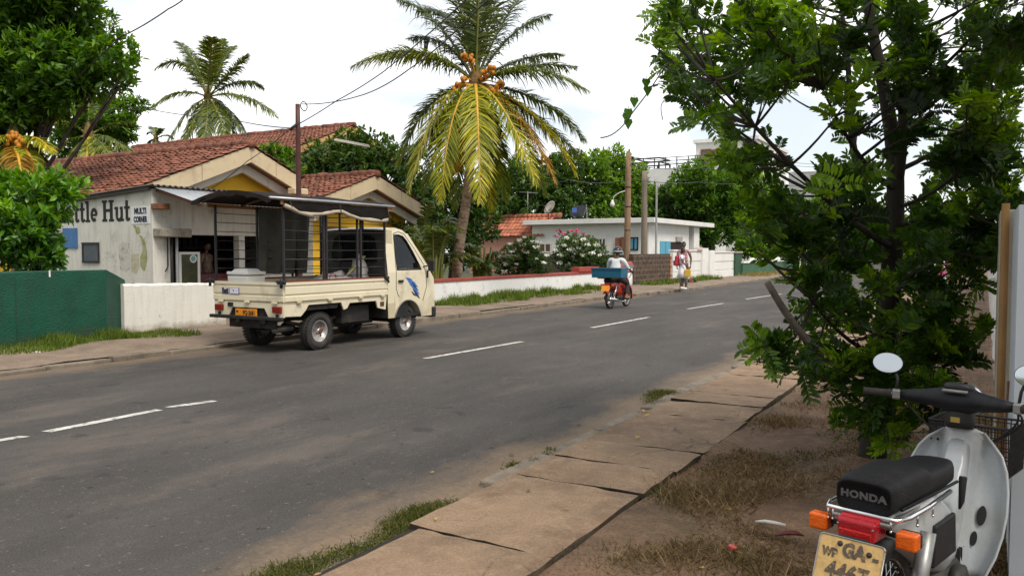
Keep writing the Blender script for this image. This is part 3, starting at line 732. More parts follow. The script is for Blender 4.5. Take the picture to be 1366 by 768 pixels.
# shuttered window of the side wall
(ta, za), (tb, zb) = on_s(112, 349, SC0), on_s(132.5, 324.5, SC0)
mb = MB(); mb.box2((ta, SC0 - .018, za), (tb, SC0 + .01, zb)); sh = mb.build('window', mat('blue grey shutter', (0.075, 0.09, 0.105), .5, .25, 6, dirt=(.03, .03, .03), dirt_scale=5), shop)
mb = MB()
for a, b in (((ta, za), (tb, za)), ((ta, zb), (tb, zb))): mb.box2((a[0] - .03, SC0 - .034, a[1] - .02), (b[0] + .03, SC0 - .02, b[1] + .02))
for t_ in (ta, tb): mb.box2((t_ - .02, SC0 - .031, za), (t_ + .02, SC0 - .019, zb))
mb.build('frame', M_STEELD, sh)
(ta, za), (tb, zb) = on_s(96, 331, SC0), on_s(103.5, 304, SC0)
mb = MB(); mb.box2((ta - .3, SC0 - .02, za), (tb, SC0 - .002, zb)); mb.build('poster', mat('blue poster', (0.05, 0.16, 0.36), .5, .2, 5), shop)
# lettering painted on the wall
def stroke(mb, pts, w, fn, n=10):
    for a, b in zip(pts[:-1], pts[1:]):
        a, b = Vector((*a, 0)), Vector((*b, 0)); d = (b - a).normalized(); q = Vector((-d.y, d.x, 0)) * w / 2
        mb.prism([tuple((a + q).xy), tuple((a - q).xy), tuple((b - q).xy), tuple((b + q).xy)], 0.001 + random.uniform(0, .0015), 0.004 + random.uniform(0, .001), fn)
def dot(mb, c, r, fn, n=14, d=0.0045):
    mb.prism([(c[0] + r * math.cos(2 * math.pi * k / n), c[1] + r * math.sin(2 * math.pi * k / n)) for k in range(n)], 0.001, d, fn)
def arc(c, rx, ry, a0, a1, n=16):
    return [(c[0] + rx * math.cos(R(a0 + (a1 - a0) * k / n)), c[1] + ry * math.sin(R(a0 + (a1 - a0) * k / n))) for k in range(n + 1)]
GL = {
    'L': (0.58, [([(0.17, 0), (0.17, 0.8)], .2), ([(0, .75), (.34, .75)], .1), ([(0, .06), (.54, .06)], .13), ([(.5, .05), (.5, .3)], .1)], []),
    'i': (0.34, [([(0.16, 0), (0.16, 0.52)], .17), ([(0.02, .49), (.18, .49)], .09), ([(0, .045), (.32, .045)], .09)], [((.16, .72), .11)]),
    't': (0.40, [([(0.17, 0.06), (0.17, 0.76)], .17), ([(0, .5), (.36, .5)], .1), ([(.14, .06), (.26, .04), (.36, .1)], .11)], []),
    'l': (0.34, [([(0.16, 0), (0.16, 0.8)], .17), ([(0.0, .76), (.18, .76)], .09), ([(0, .045), (.32, .045)], .09)], []),
    'e': (0.52, [(arc((.25, .27), .17, .2, 0, 310), .15), ([(.1, .27), (.44, .27)], .09)], []),
    'H': (0.82, [([(0.17, 0), (0.17, 0.8)], .19), ([(0.61, 0), (0.61, 0.8)], .19), ([(.17, .42), (.61, .42)], .11), ([(0, .76), (.34, .76)], .09), ([(0, .045), (.34, .045)], .09), ([(.44, .76), (.78, .76)], .09), ([(.44, .045), (.78, .045)], .09)], []),
    'u': (0.62, [([(0.15, .54), (0.15, 0.2)], .16), (arc((.29, .2), .15, .15, 180, 360), .13), ([(0.46, 0), (0.46, 0.54)], .16), ([(0, .49), (.16, .49)], .09), ([(.34, .49), (.48, .49)], .09), ([(.44, .045), (.6, .045)], .09)], []),
    ' ': (0.28, [], [])}
(tl, zl), (tr, zr) = on_s(82, 297.5, SC0), on_s(174.5, 297.5, SC0)
total = sum(GL[c][0] for c in 'Little Hut'); sc = (tr - tl) / total
mb = MB(); x = tl
for c in 'Little Hut':
    wd, st, dots = GL[c]
    fn = lambda a, b, d, x=x: (x + a * sc, SC0 - d, zl + b * sc * 1.06)
    for p_, w_ in st: stroke(mb, p_, w_, fn)
    for c_, r_ in dots: dot(mb, c_, r_, fn)
    x += wd * sc
mb.build('lettering', M_BLACKPAINT, shop)
(ta, za), (tb, zb) = on_s(175.5, 299, SC0), on_s(200, 275, SC0)
mb = MB(); mb.box2((ta, SC0 - .007, za), (tb, SC0 + .001, zb)); sgn = mb.build('sign_panel', mat('white sign paint', (0.74, 0.75, 0.76), .6, .05), shop)
hh = (zb - za)
mb = MB(); mb.merge(text_mesh('MULTI', hh * .46, .008, 1.0), MS((ta + tb) / 2, SC0 - .0095, za + hh * .73) @ Matrix.Diagonal((.86, 1, 1, 1)), False)
mb.merge(text_mesh('CORNER', hh * .44, .008, 0.98), MS((ta + tb) / 2, SC0 - .0095, za + hh * .25) @ Matrix.Diagonal((.70, 1, 1, 1)), False)
mb.build('lettering', mat('navy sign paint', (0.02, 0.025, 0.05), .6), sgn)
# faded green sprout painted under the sign
def wall_uv(poly): return [on_s(80 + a * .2083, 240 + b * .2083, SC0) for a, b in poly]
mb = MB()
fnw = lambda a, b, d: (a, SC0 - d, b)
mb.prism(wall_uv([(505, 350), (528, 360), (545, 400), (556, 450), (560, 500), (552, 550), (543, 582), (530, 575), (516, 545), (512, 510), (520, 480), (532, 450), (530, 410), (520, 378)]), 0.001, 0.004, fnw)
c_ = on_s(80 + 500 * .2083, 240 + 322 * .2083, SC0); dot(mb, c_, 0.075, fnw)
mb.prism(wall_uv([(470, 292), (482, 290), (492, 310), (486, 318)]), 0.001, 0.0035, fnw)
mb.build('painted_sprout', mat('faded green paint', (0.30, 0.30, 0.13), .85, .4, 8, dirt=(.5, .48, .4), dirt_scale=7, dirt_lo=.5, dirt_hi=.62, dirt_amt=.8), shop)
mb = MB(); mb.prism(wall_uv([(458, 480), (505, 470), (510, 560), (490, 600), (455, 585)]), 0.0005, 0.002, fnw); mb.build('painted_patch', mat('faded ochre paint', (0.46, 0.42, 0.28), .85, .3, 8, dirt=(.55, .52, .45), dirt_scale=6, dirt_lo=.45, dirt_hi=.6), shop)
mb = MB(); mb.prism(wall_uv([(375, 420), (400, 395), (440, 405), (455, 470), (450, 570), (420, 590), (385, 570)]), 0.0005, 0.002, fnw); mb.build('mould_patch', mat('sooty wall', (0.56, 0.54, 0.48), .9, .2, 16, dirt=(.12, .11, .08), dirt_scale=8, dirt_lo=.50, dirt_hi=.66), shop)

cab_ = rthing('display_cabinet', 'dark glass display cabinet with a white frame and a round sticker in the shop front', 'cabinet', on_t(252, 350, -14.25)[0], -14.25, 0.1)
(s1, z1), (s2, z2) = on_t(241, 336, -14.05), on_t(266, 336, -14.05)
mb = MB(); mb.box2((-14.6, s1, .1), (-14.1, s2, z2)); mb.build('case', mat('cabinet case', (0.05, 0.05, 0.04), .4, .3), cab_, bevel=.01)
mb = MB()
for s_ in (s1, s2): mb.box2((-14.098, s_ - .03, .12), (-14.07, s_ + .03, z2))
mb.box2((-14.097, s1 + .03, z2 - .05), (-14.072, s2 - .03, z2)); mb.build('frame', M_WHITE, cab_)
mb = MB(); mb.box2((-14.099, s1 + .03, .3), (-14.085, s2 - .03, z2 - .05)); pane = mb.build('glass_door', mat('dark olive glass', (0.05, 0.055, 0.02), .15, .5, 4), cab_)
cs, cz = on_t(258, 345, -14.08); mb = MB(); dot(mb, (cs, cz), .085, lambda a, b, d: (-14.085 + d, a, b), 20); mb.build('sticker', M_WHITE, pane)
mb = MB(); dot(mb, (cs, cz), .055, lambda a, b, d: (-14.081 + d, a, b), 18, .003); mb.build('sticker_emblem', mat('teal print', (.15, .4, .38), .5), pane)

# ---------------------------------------------------------------- yellow house with two tiled gables
house = rthing('yellow_house', 'yellow house with two red tiled gable roofs and deep cream fascias behind the shop', 'house', 14, -16.4, 0.1)
def gable(parent, tf, s_r, z_r, half_l, half_r, slope, tback, facia=(0.40, 0.24), fm=(M_CREAM, M_OFFWHITE), tm=M_TILE, seed=1, left_ext=0.0, joints_=True, wallm=None):
    """gable facing the road at t = tf, ridge at s_r; slopes fall to s_r - half_l and s_r + half_r"""
    ln = tf - tback
    for sg, hf in ((-1, half_l + left_ext), (1, half_r)):
        mb = MB(); sd = Vector((0, sg, -slope)).normalized(); ll = hf / sd.y * sg
        tile_roof(mb, (tf + .04, s_r, z_r + .03), (-1, 0, 0), ln, sd, abs(ll) + .12, seed=seed + sg)
        mb.build('roof', tm, parent)
        mb = MB(); mb.prism([(s_r, z_r - .02), (s_r, z_r - .09), (s_r + sg * hf, z_r - slope * hf - .09), (s_r + sg * hf, z_r - slope * hf - .02)], 0, -ln, face_t(tf)); mb.build('roof_board', M_WOODB, parent)
    mb = MB(); ridge_caps(mb, (tf + .06, s_r, z_r + .05), (-1, 0, 0), ln, 0.11, seed); mb.build('ridge', tm, parent)
    for lay, (hgt, dep, drop) in enumerate(((facia[0], 0.0, 0.0), (facia[1], -0.30, facia[0]))):
        for sg, hf in ((-1, half_l), (1, half_r)):
            n_ = 2 if joints_ else 1
            mb = MB()
            for i in range(n_):
                a0, a1 = hf * i / n_ + (.012 if i else 0.004), hf * (i + 1) / n_ - (.004 if i < n_ - 1 else 0)
                mb.prism([(s_r + sg * a0, z_r - slope * a0 - drop), (s_r + sg * a1, z_r - slope * a1 - drop), (s_r + sg * a1, z_r - slope * a1 - drop - hgt), (s_r + sg * a0, z_r - slope * a0 - drop - hgt)], dep + .001, dep - .09, face_t(tf))
            mb.build('fascia', fm[lay], parent)
    # soffit under the overhang
    for sg, hf in ((-1, half_l), (1, half_r)):
        mb = MB(); mb.prism([(s_r, z_r - facia[0]), (s_r + sg * hf, z_r - slope * hf - facia[0]), (s_r + sg * hf, z_r - slope * hf - facia[0] + .03), (s_r, z_r - facia[0] + .03)], -.092, -.7, face_t(tf)); mb.build('soffit', M_WOODB, parent)
sr, zr_ = on_t(335, 195, -16); sl, zl_ = on_t(195, 246, -16); s2_, _z = on_t(399, 240, -16)
slp = (zr_ - zl_) / (sr - sl)
gable(house, -16.0, sr, zr_, sr - sl, s2_ - sr, slp, -27, seed=11, left_ext=.7)
mb = MB(); hf = sr - sl
mb.prism([(sl - 1.0, 0.1), (sl - 1.0, zr_ - slp * (hf + 1.0) - .4), (sr, zr_ - .42), (s2_, zr_ - slp * (s2_ - sr) - .42), (s2_, 0.1)], -.6, -.8, face_t(-16)); mb.prism([(-16.8, .1), (-16.8, 2.45), (-26.8, 2.45), (-26.8, .1)], 0, -.2, face_s(sl - 1.0))
sr2, zr2 = on_t(503, 234, -15.6); sl2, zl2 = on_t(430, 263, -15.6); sq2, _ = on_t(566, 272, -15.6)
slp2 = (zr2 - zl2) / (sr2 - sl2)
mb.prism([(sl2, 0.1), (sl2, zr2 - slp2 * (sr2 - sl2) - .35), (sr2, zr2 - .42), (sq2 - .15, zr2 - slp2 * (sq2 - sr2) - .35), (sq2 - .15, 0.1)], -.65, -.85, face_t(-15.6))
mb.prism([(-16.45, .1), (-16.45, 2.5), (-21, 2.5), (-21, .1)], 0, -.2, lambda a, z, d: (a, sq2 - .15 + d, z))
mb.build('wall', M_YELLOW, house)
gable(house, -15.6, sr2, zr2, sr2 - sl2, sq2 - sr2, slp2, -21, seed=21, left_ext=1.25)
for s_ in (sr2 - 1.15, sr2 + .75):
    mb = MB(); mb.box2((-16.248, s_ - .5, 1.05), (-16.235, s_ + .5, 2.15)); wn = mb.build('window', mat('dark pane', (.03, .032, .035), .2, .3), house)
    mb = MB()
    for q in (-.5, 0, .5): mb.box2((-16.246, s_ + q - .03, 1.0), (-16.2, s_ + q + .03, 2.2))
    for q in (1.02, 2.18): mb.box2((-16.245, s_ - .5, q - .03), (-16.203, s_ + .5, q + .03))
    mb.build('frame', M_WOODB, wn)
mb = MB(); mb.box2((-15.98, s2_ - .45, zr_ - slp * (s2_ - sr) - .5), (-15.7, s2_ + .05, zr_ - slp * (s2_ - sr) - .33)); mb.build('gutter', M_CREAM, house, bevel=.03)

# ---------------------------------------------------------------- taller apricot house behind
h3 = rthing('apricot_house', 'tall apricot house with a long red tiled roof rising behind the yellow house', 'house', 24, -22, 0.1)
sr, zr_ = on_t(472, 167.5, -22); sl, zl_ = on_t(384, 201, -22); sq, _ = on_t(492, 181, -22); slp = (zr_ - zl_) / (sr - sl)
gable(h3, -22, sr, zr_, sr - sl + 1.6, 3.0, slp, -36, facia=(0.26, 0.3), fm=(M_ORANGEWALL, M_OFFWHITE), seed=31, left_ext=.8, joints_=False)
mb = MB(); mb.prism([(sr - 5.0, .1), (sr - 5.0, zr_ - slp * 5.0 - .3), (sr, zr_ - .3), (sr + 2.7, zr_ - slp * 2.7 - .3), (sr + 2.7, .1)], -.6, -.8, face_t(-22)); mb.build('wall', mat('pale apricot plaster', (0.62, 0.47, 0.28), .8, .06), h3)

# ---------------------------------------------------------------- pink house
ph = rthing('pink_house', 'small pink house under a sagging orange tiled roof beside the flat white house', 'house', 40, -24, 0.1)
p_ = on_y(640, 291, 51.5); sP, tP = ST(p_); t1_, z1_ = on_s(640, 291, sP); t2_, z2_ = on_s(738, 287, sP)
_, ze = on_s(700, 315, sP - 1.5)
mb = MB(); sd = Vector((0, -1.5, ze - z1_)).normalized()
tile_roof(mb, (t1_ - .3, sP, z1_), (1, 0, 0), t2_ - t1_ + .6, sd, Vector((0, -1.5, ze - z1_)).length + .1, 0.26, 0.32, seed=5)
mb.build('roof', M_TILE2, ph)
mb = MB(); tile_roof(mb, (t1_ - .3, sP, z1_), (1, 0, 0), t2_ - t1_ + .6, Vector((0, 1, -.5)), 1.8, .26, .32, 6); mb.build('roof', M_TILE2, ph)
mb = MB(); ridge_caps(mb, (t1_ - .3, sP, z1_ + .05), (1, 0, 0), t2_ - t1_ + .6, .12); mb.build('ridge', M_TILE2, ph)
mb = MB(); mb.box2((t1_, sP - 1.2, .1), (on_s(706, 310, sP - 1.2)[0], sP + 2, ze + .15)); mb.build('wall', M_PINK, ph)

# ---------------------------------------------------------------- flat-roofed white house
fh = rthing('white_house', 'single storey white house with a flat slab roof, turquoise door and brown shutters', 'house', 41.6, -15.5, 0.1)
TF = -15.5
SF, ZT = on_t(873, 290, TF)
tL = on_s(697, 296, SF)[0]; sR = on_t(953, 297, TF)[0]; sW = on_t(919, 320, TF - .5)[0]
ztop = ZT
mb = MB(); mb.box2((tL, SF, ztop - .27), (TF, sR, ztop)); mb.build('roof_slab', M_WHITE, fh, bevel=.015)
mb = MB(); mb.box2((tL + .4, SF + .45, .1), (TF - .5, sW, ztop - .272)); mb.build('wall', M_WHITE, fh)
s_a, s_b = on_t(926, 320, TF - .35)[0], on_t(933, 320, TF - .35)[0]
mb = MB(); mb.box2((TF - .75, s_a, .1), (TF - .35, s_b, ztop - .272)); mb.build('porch_column', M_WHITE, fh, bevel=.02)
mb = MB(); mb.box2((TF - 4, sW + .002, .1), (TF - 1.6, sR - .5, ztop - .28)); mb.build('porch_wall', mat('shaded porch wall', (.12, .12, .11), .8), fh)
SWL = SF + .45
def s_window(parent, u0, v0, u1, v1, m_p, frame=M_WHITE, bars=0, name='window', leaf=None):
    (ta, za), (tb, zb) = on_s(u0, v1, SWL), on_s(u1, v0, SWL)
    mb = MB(); mb.box2((ta, SWL - .02, za), (tb, SWL - .003, zb)); wn = mb.build(name, m_p, parent)
    mb = MB()
    for t_ in [ta, tb] + [ta + (tb - ta) * (i + 1) / (bars + 1) for i in range(bars)]: mb.box2((t_ - .035, SWL - .05, za), (t_ + .035, SWL - .021, zb))
    for z_ in (za, zb): mb.box2((ta - .035, SWL - .048, z_ - .035), (tb + .035, SWL - .022, z_ + .035))
    mb.build('frame', frame, wn)
    return wn
M_PANE = mat('shadowed pane', (.035, .035, .035), .2, .3)
s_window(fh, 720, 325, 735, 336, mat('brown pane', (.12, .07, .05), .5), M_OFFWHITE, 1)
s_window(fh, 787, 318, 808, 334, M_PANE, M_OFFWHITE, 4)
s_window(fh, 829, 317, 840, 333, M_PANE, M_WOODB, 0)
wn = s_window(fh, 840.5, 317, 851, 333, M_BLUED, M_STEELD, 1)
for (u0, u1, ang) in ((821, 828.5, .35), (829, 835, .2)):
    (ta, za), (tb, zb) = on_s(u0, 333, SWL - .1), on_s(u1, 317, SWL - .1)
    mb = MB(); mb.box(((ta + tb) / 2, SWL - .12, (za + zb) / 2), (tb - ta, .04, zb - za), (0, 0, ang)); mb.build('shutter', M_WOODB, fh)
TW = TF - .5
def t_rect(name, u0, v0, u1, v1, m_p, d=.02, lo=None):
    (sa, za), (sb, zb) = on_t(u0, v1, TW), on_t(u1, v0, TW)
    if lo is not None: za = lo
    mb = MB(); mb.box2((TW + .003, sa, za), (TW + d, sb, zb)); return mb.build(name, m_p, fh)
dl = t_rect('door', 880, 322, 893.5, 345, M_BLUED, .05, .12); t_rect('doorway', 893.6, 323, 910, 345, mat('dark doorway', (.025, .012, .01), .8), .012, .12)
mb = MB(); (sa, za), (sb, zb) = on_t(880, 345, TW), on_t(893.5, 322, TW); mb.box2((TW + .052, (sa + sb) / 2 - .02, .2), (TW + .058, (sa + sb) / 2 + .02, zb)); mb.build('door_joint', mat('dark joint', (.03, .1, .14), .7), dl)
mb = MB(); sa, _ = on_t(910.2, 330, TW); mb.box2((TW + .003, sa, .12), (TW + .09, sa + .14, on_t(911, 323, TW)[1])); mb.build('door_jamb', M_WOODB, fh)
lamp = t_rect('sign_box', 901, 316, 908, 322, mat('grey wall box', (.35, .33, .3), .5), .12)  # small sign box above the doorway

# ---------------------------------------------------------------- farther buildings
fb = rthing('apartment_block', 'white apartment block with brown framed windows far behind the white house', 'building', 88, -15, 0)
pa = on_y(928, 340, 85); sB, tB = ST(pa); tA2 = on_s(928, 200, sB)[0]; tB2 = on_s(1010, 200, sB)[0]; zT = on_s(950, 190, sB)[1]
mb = MB(); mb.box2((tA2, sB, 0), (tB2, sB + 14, zT)); mb.build('wall', M_WHITE, fb)
mb = MB(); mb.box2((tA2 - .2, sB - .3, zT), (tB2 + .2, sB + 14, zT + .35)); mb.build('parapet', M_WHITE, fb)
for (u0, v0, u1, v1) in ((936, 200, 948, 219), (949, 200, 965, 218), (975, 200, 990, 218), (938, 236, 962, 252)):
    (ta, za), (tb, zb) = on_s(u0, v1, sB), on_s(u1, v0, sB)
    mb = MB(); mb.box2((ta, sB - .05, za), (tb, sB - .01, zb)); wn = mb.build('window', mat('grey pane', (.16, .2, .22), .15), fb)
    mb = MB()
    for t_ in (ta, (ta + tb) / 2, tb): mb.box2((t_ - .09, sB - .14, za), (t_ + .09, sB - .055, zb))
    for z_ in (za, zb): mb.box2((ta - .09, sB - .138, z_ - .09), (tb + .09, sB - .056, z_ + .09))
    mb.build('frame', M_WOODB, wn)
f2 = rthing('terrace_building', 'low white building with a railed roof terrace far behind the wooden poles', 'building', 76, -22, 0)
pa = on_y(820, 340, 76); sB2, _t = ST(pa); (ta, _), (tb, zb) = on_s(800, 240, sB2), on_s(932, 222, sB2)
mb = MB(); mb.box2((ta, sB2, 0), (tb, sB2 + 9, zb)); mb.build('wall', M_WHITE, f2)
mb = MB()
for k in range(10):
    t_ = ta + (tb - ta) * k / 9; mb.box2((t_ - .04, sB2 + .3, zb), (t_ + .04, sB2 + .38, zb + 1.0))
for q in (.35, .7, 1.0): mb.box2((ta, sB2 + .31, zb + q - .03), (tb, sB2 + .37, zb + q + .03))
mb.build('railing', M_STEELD, f2)
sf = rthing('roof_shelter', 'dark steel frame of an unfinished roof shelter on the terrace of the low white building', 'roof frame', sB2 + 3, -20, zb)
(t0_, z0_), (t1_, z1_) = on_s(846, 244, sB2 + 1), on_s(879, 216, sB2 + 1)
mb = MB()
for t_ in (t0_, (t0_ + t1_) / 2, t1_):
    for s_ in (sB2 + 1, sB2 + 4): mb.box2((t_ - .07, s_ - .07, zb), (t_ + .07, s_ + .07, z1_))
for z_ in (z1_, zb + 1.1):
    mb.bar((t0_, sB2 + 1, z_), (t1_, sB2 + 1, z_ - .002), .12); mb.bar((t0_, sB2 + 4, z_), (t1_, sB2 + 4, z_ - .002), .12)
    mb.bar((t0_, sB2 + 1, z_ + .02), (t0_, sB2 + 4, z_ + .02), .12); mb.bar((t1_, sB2 + 1, z_ + .02), (t1_, sB2 + 4, z_ + .02), .12)
mb.build('frame', M_STEELD, sf)
f3 = rthing('awning_house', 'pale grey two storey house with a red and white striped awning behind the street tree', 'house', 60, -11, 0)
pa = on_y(1050, 340, 105); sB3, _t = ST(pa); (ta, _), (tb, zb) = on_s(1052, 230, sB3), on_s(1135, 226, sB3)
mb = MB(); mb.box2((ta, sB3, 0), (tb, sB3 + 8, zb)); mb.build('wall', mat('grey plaster', (.45, .45, .44), .8), f3)
(ta2, za), (tb2, zb2) = on_s(1108, 252, sB3), on_s(1127, 242, sB3)
for k in range(6):
    a, b = ta2 + (tb2 - ta2) * k / 6, ta2 + (tb2 - ta2) * (k + 1) / 6
    mb = MB(); mb.add([(a, sB3 - .02, zb2), (b, sB3 - .02, zb2), (b, sB3 - .8, za + .15), (a, sB3 - .8, za + .15), (b, sB3 - .8, za), (a, sB3 - .8, za)], [(0, 1, 2, 3), (3, 2, 4, 5)]); mb.build('awning_stripe', M_WHITE if k % 2 else mat('red cloth', (.5, .08, .05), .8), f3)

# ---------------------------------------------------------------- boundary walls
gw = rthing('green_wall', 'dark green rough plastered boundary wall with an angled end', 'wall', 9, -12.2, .1)
TG = -12.2
sG, zG = on_t(141, 359, TG); sG0 = 2.5
mb = MB()
ch = [(TG, sG0), (TG, sG), (TG - .42, sG + .62), (TG - .75, sG + .62), (TG - .75, sG0)]
n = len(ch); ztop = zG
zz = [ztop, ztop, ztop - .2, ztop - .2, ztop]
vs = [(a, b, .05) for a, b in ch] + [(a, b, z) for (a, b), z in zip(ch, zz)]
mb.add(vs, [tuple(range(n - 1, -1, -1)), (5, 6, 8, 9), (6, 7, 8)] + [(i, (i + 1) % n, (i + 1) % n + n, i + n) for i in range(n)])
mb.build('wall', M_GREENWALL, gw, bevel=.02)
for u in (67, ):
    s_, _ = on_t(u, 400, TG); mb = MB(); mb.box2((TG + .001, s_ - .012, zG - .1), (TG + .004, s_ + .012, zG)); mb.build('paint_drip', M_WHITE2, gw)
s_, _ = on_t(-6, 400, TG); mb = MB(); mb.box2((TG - .8, s_ - .25, .05), (TG + .06, s_ + .25, zG - .01)); mb.build('pillar', M_GREENWALL, gw, bevel=.02)
s_, z_ = on_t(0, 355, TG - .3); fin = rthing('ball_finial', 'small cream ball finial on the dark green wall', 'finial', s_ - .08, TG - .35, zG - .01)
mb = MB(); mb.lathe([(0.0, 0), (.07, 0), (.05, .03), (.05, .05), (.085, .09), (.105, .14), (.085, .195), (.04, .225), (0, .23)], 16, Matrix.Translation((TG - .35, s_ - .08, zG - .01))); mb.build('ball', mat('cream paint', (.66, .6, .46), .6), fin)

TWL = -12.42
ww = rthing('white_wall', 'low white wall with flaking paint in front of the shop, beside the dark green wall', 'wall', 12, TWL, .1)
sa, za = on_t(165, 377, TWL); sb, zb = on_t(301, 377, TWL)
mb = MB(); vs, fs = [], []
n = 30
for i in range(n + 1):
    s_ = sa + (sb - sa) * i / n; z_ = .95 - .05 * i / n + random.uniform(-.008, .008)
    for (a, b) in ((TWL, .02), (TWL, z_ - .03), (TWL - .03, z_), (TWL - .17, z_), (TWL - .2, z_ - .03), (TWL - .2, .02)): vs.append((a, s_, b))
for i in range(n):
    for j in range(5): fs.append((i * 6 + j, i * 6 + j + 1, (i + 1) * 6 + j + 1, (i + 1) * 6 + j))
fs += [tuple(range(6)), tuple(range(n * 6 + 5, n * 6 - 1, -1))]
mb.add(vs, fs); mb.build('wall', mat('flaking white paint', (.74, .72, .66), .85, .05, 2, .25, 25, dirt=(.30, .26, .2), dirt_scale=5, dirt_lo=.61, dirt_hi=.66, dirt_amt=.85, streak=(.5, .46, .37), foot=((.2, .15, .1), .2, .85)), ww)

TR_ = -12.4
rw = rthing('coped_wall', 'long low white wall with a red painted coping in front of the coconut palm', 'wall', 20, TR_, .1)
sa, za = on_t(505, 376, TR_); sb, zb = on_t(832, 362, TR_)
mb = MB(); mb.box2((TR_ - .2, sa, .02), (TR_, sb, .68)); mb.build('wall', M_WHITE2, rw)
mb = MB(); mb.box2((TR_ - .23, sa, .68), (TR_ + .03, sb, .765)); mb.build('coping', M_RED, rw, bevel=.012)
s_, z_ = on_t(782, 366, TR_); s9, z9 = on_t(771, 360, TR_)
mb = MB(); mb.box2((TR_ - .28, s9, .766), (TR_ + .06, on_t(797, 360, TR_)[0], .93)); mb.build('coping_step', M_RED, rw, bevel=.012)
s_, zp = on_t(822, 352, TR_); s2, _ = on_t(844, 352, TR_ + .1)
mb = MB(); mb.box2((TR_ - .45, s_, .02), (TR_ + .1, s2, zp - .12)); mb.build('pillar', M_WHITE2, rw, bevel=.02)
mb = MB(); mb.box((TR_ - .175, (s_ + s2) / 2, zp - .02), (.68, s2 - s_ + .16, .2), taper=.8); mb.build('pillar_cap', M_RED, rw, bevel=.03)

M_BRICK = None
def brickmat():
    m, nt, N, L = _nodes('weathered brick')
    out = N.new('ShaderNodeOutputMaterial'); b = N.new('ShaderNodeBsdfPrincipled'); L.new(b.outputs[0], out.inputs[0])
    tc = N.new('ShaderNodeTexCoord'); sp = N.new('ShaderNodeSeparateXYZ'); cb = N.new('ShaderNodeCombineXYZ'); ad = N.new('ShaderNodeMath'); ad.operation = 'ADD'
    L.new(tc.outputs['Object'], sp.inputs[0]); L.new(sp.outputs[0], ad.inputs[0]); L.new(sp.outputs[1], ad.inputs[1]); L.new(ad.outputs[0], cb.inputs[0]); L.new(sp.outputs[2], cb.inputs[1])
    br = N.new('ShaderNodeTexBrick'); br.inputs['Scale'].default_value = 1; br.inputs['Brick Width'].default_value = .45; br.inputs['Row Height'].default_value = .2; br.inputs['Mortar Size'].default_value = .022
    br.inputs['Color1'].default_value = (.085, .052, .035, 1); br.inputs['Color2'].default_value = (.05, .034, .026, 1); br.inputs['Mortar'].default_value = (.13, .10, .075, 1)
    L.new(cb.outputs[0], br.inputs[0]); n = N.new('ShaderNodeTexNoise'); n.inputs['Scale'].default_value = 5; n.inputs['Detail'].default_value = 8; L.new(tc.outputs['Object'], n.inputs[0])
    r = N.new('ShaderNodeValToRGB'); r.color_ramp.elements[0].position = .3; r.color_ramp.elements[1].position = .7; r.color_ramp.elements[0].color = (.5, .5, .5, 1); r.color_ramp.elements[1].color = (1.5, 1.4, 1.3, 1); L.new(n.outputs['Fac'], r.inputs[0])
    x = N.new('ShaderNodeMix'); x.data_type = 'RGBA'; x.blend_type = 'MULTIPLY'; x.inputs[0].default_value = 1; L.new(br.outputs['Color'], x.inputs[6]); L.new(r.outputs[0], x.inputs[7]); L.new(x.outputs[2], b.inputs['Base Color'])
    b.inputs['Roughness'].default_value = .95
    bp = N.new('ShaderNodeBump'); bp.inputs['Strength'].default_value = .6; bp.invert = True; L.new(br.outputs['Fac'], bp.inputs['Height']); L.new(bp.outputs[0], b.inputs['Normal'])
    return m
M_BRICK = brickmat()
bw = rthing('brick_wall', 'unplastered brown block wall between the red capped pillar and the people', 'wall', 33, -12.5, .1)
sa, _ = on_t(845, 360, -12.45); sb, zb = on_t(894, 338.5, -12.45)
mb = MB(); mb.box2((-12.65, sa, .02), (-12.45, sb, zb)); mb.build('wall', M_BRICK, bw)
mb = MB()
z_ = .1; k = 0
while z_ < zb - .1:
    mb.box2((-12.66 - .015 * (k % 2), sb - .02, z_), (-12.43 + .02 * (k % 2), sb + .1 + .05 * (k % 2), z_ + .17)); z_ += .2; k += 1
mb.build('brick_end', mat('orange brick', (.36, .14, .06), .9, .3, 8), bw, bevel=.01)
lw = rthing('garden_wall', 'dark weathered garden wall between the flowering bushes and the white house', 'wall', 37, -17, .1)
mb = MB(); ta, _ = on_s(690, 340, 37.5); mb.box2((ta, 37.5, .1), (-12.7, 37.7, 1.32)); mb.build('wall', mat('mossy concrete', (.075, .06, .05), .95, .35, 4, .4), lw)

def gatewall(name, label, u0, u1, vt, tq, pil=None):
    sa, _ = on_t(u0, 360, tq); sb, zt_ = on_t(u1, vt, tq)
    r_ = rthing(name, label, 'wall', (sa + sb) / 2, tq, .05)
    n = 3; h = (zt_ - .05) / n; mb = MB()
    for i in range(n): mb.box2((tq - .2, sa, .05 + i * h), (tq - (0 if i % 2 == 0 else .012), sb, .05 + (i + 1) * h - .05)); mb.box2((tq - .18, sa + .01, .05 + (i + 1) * h - .0495), (tq - .03, sb - .01, .05 + (i + 1) * h - .0005))
    mb.build('wall', M_WHITE, r_, bevel=.008)
    mb = MB(); mb.box2((tq - .24, sa - .02, zt_), (tq + .04, sb + .02, zt_ + .07)); mb.build('coping', M_WHITE, r_, bevel=.01)
    return r_
g1 = gatewall('gate_wall', 'white grooved gate wall behind the man and the girl', 898, 938, 335, -12.4)
sa, _ = on_t(937, 360, -12.3); sb, zt_ = on_t(945, 331, -12.3)
mb = MB(); mb.box2((-12.75, sa + .02, .05), (-12.3, sb, zt_)); mb.build('pillar', M_WHITE, g1, bevel=.01)
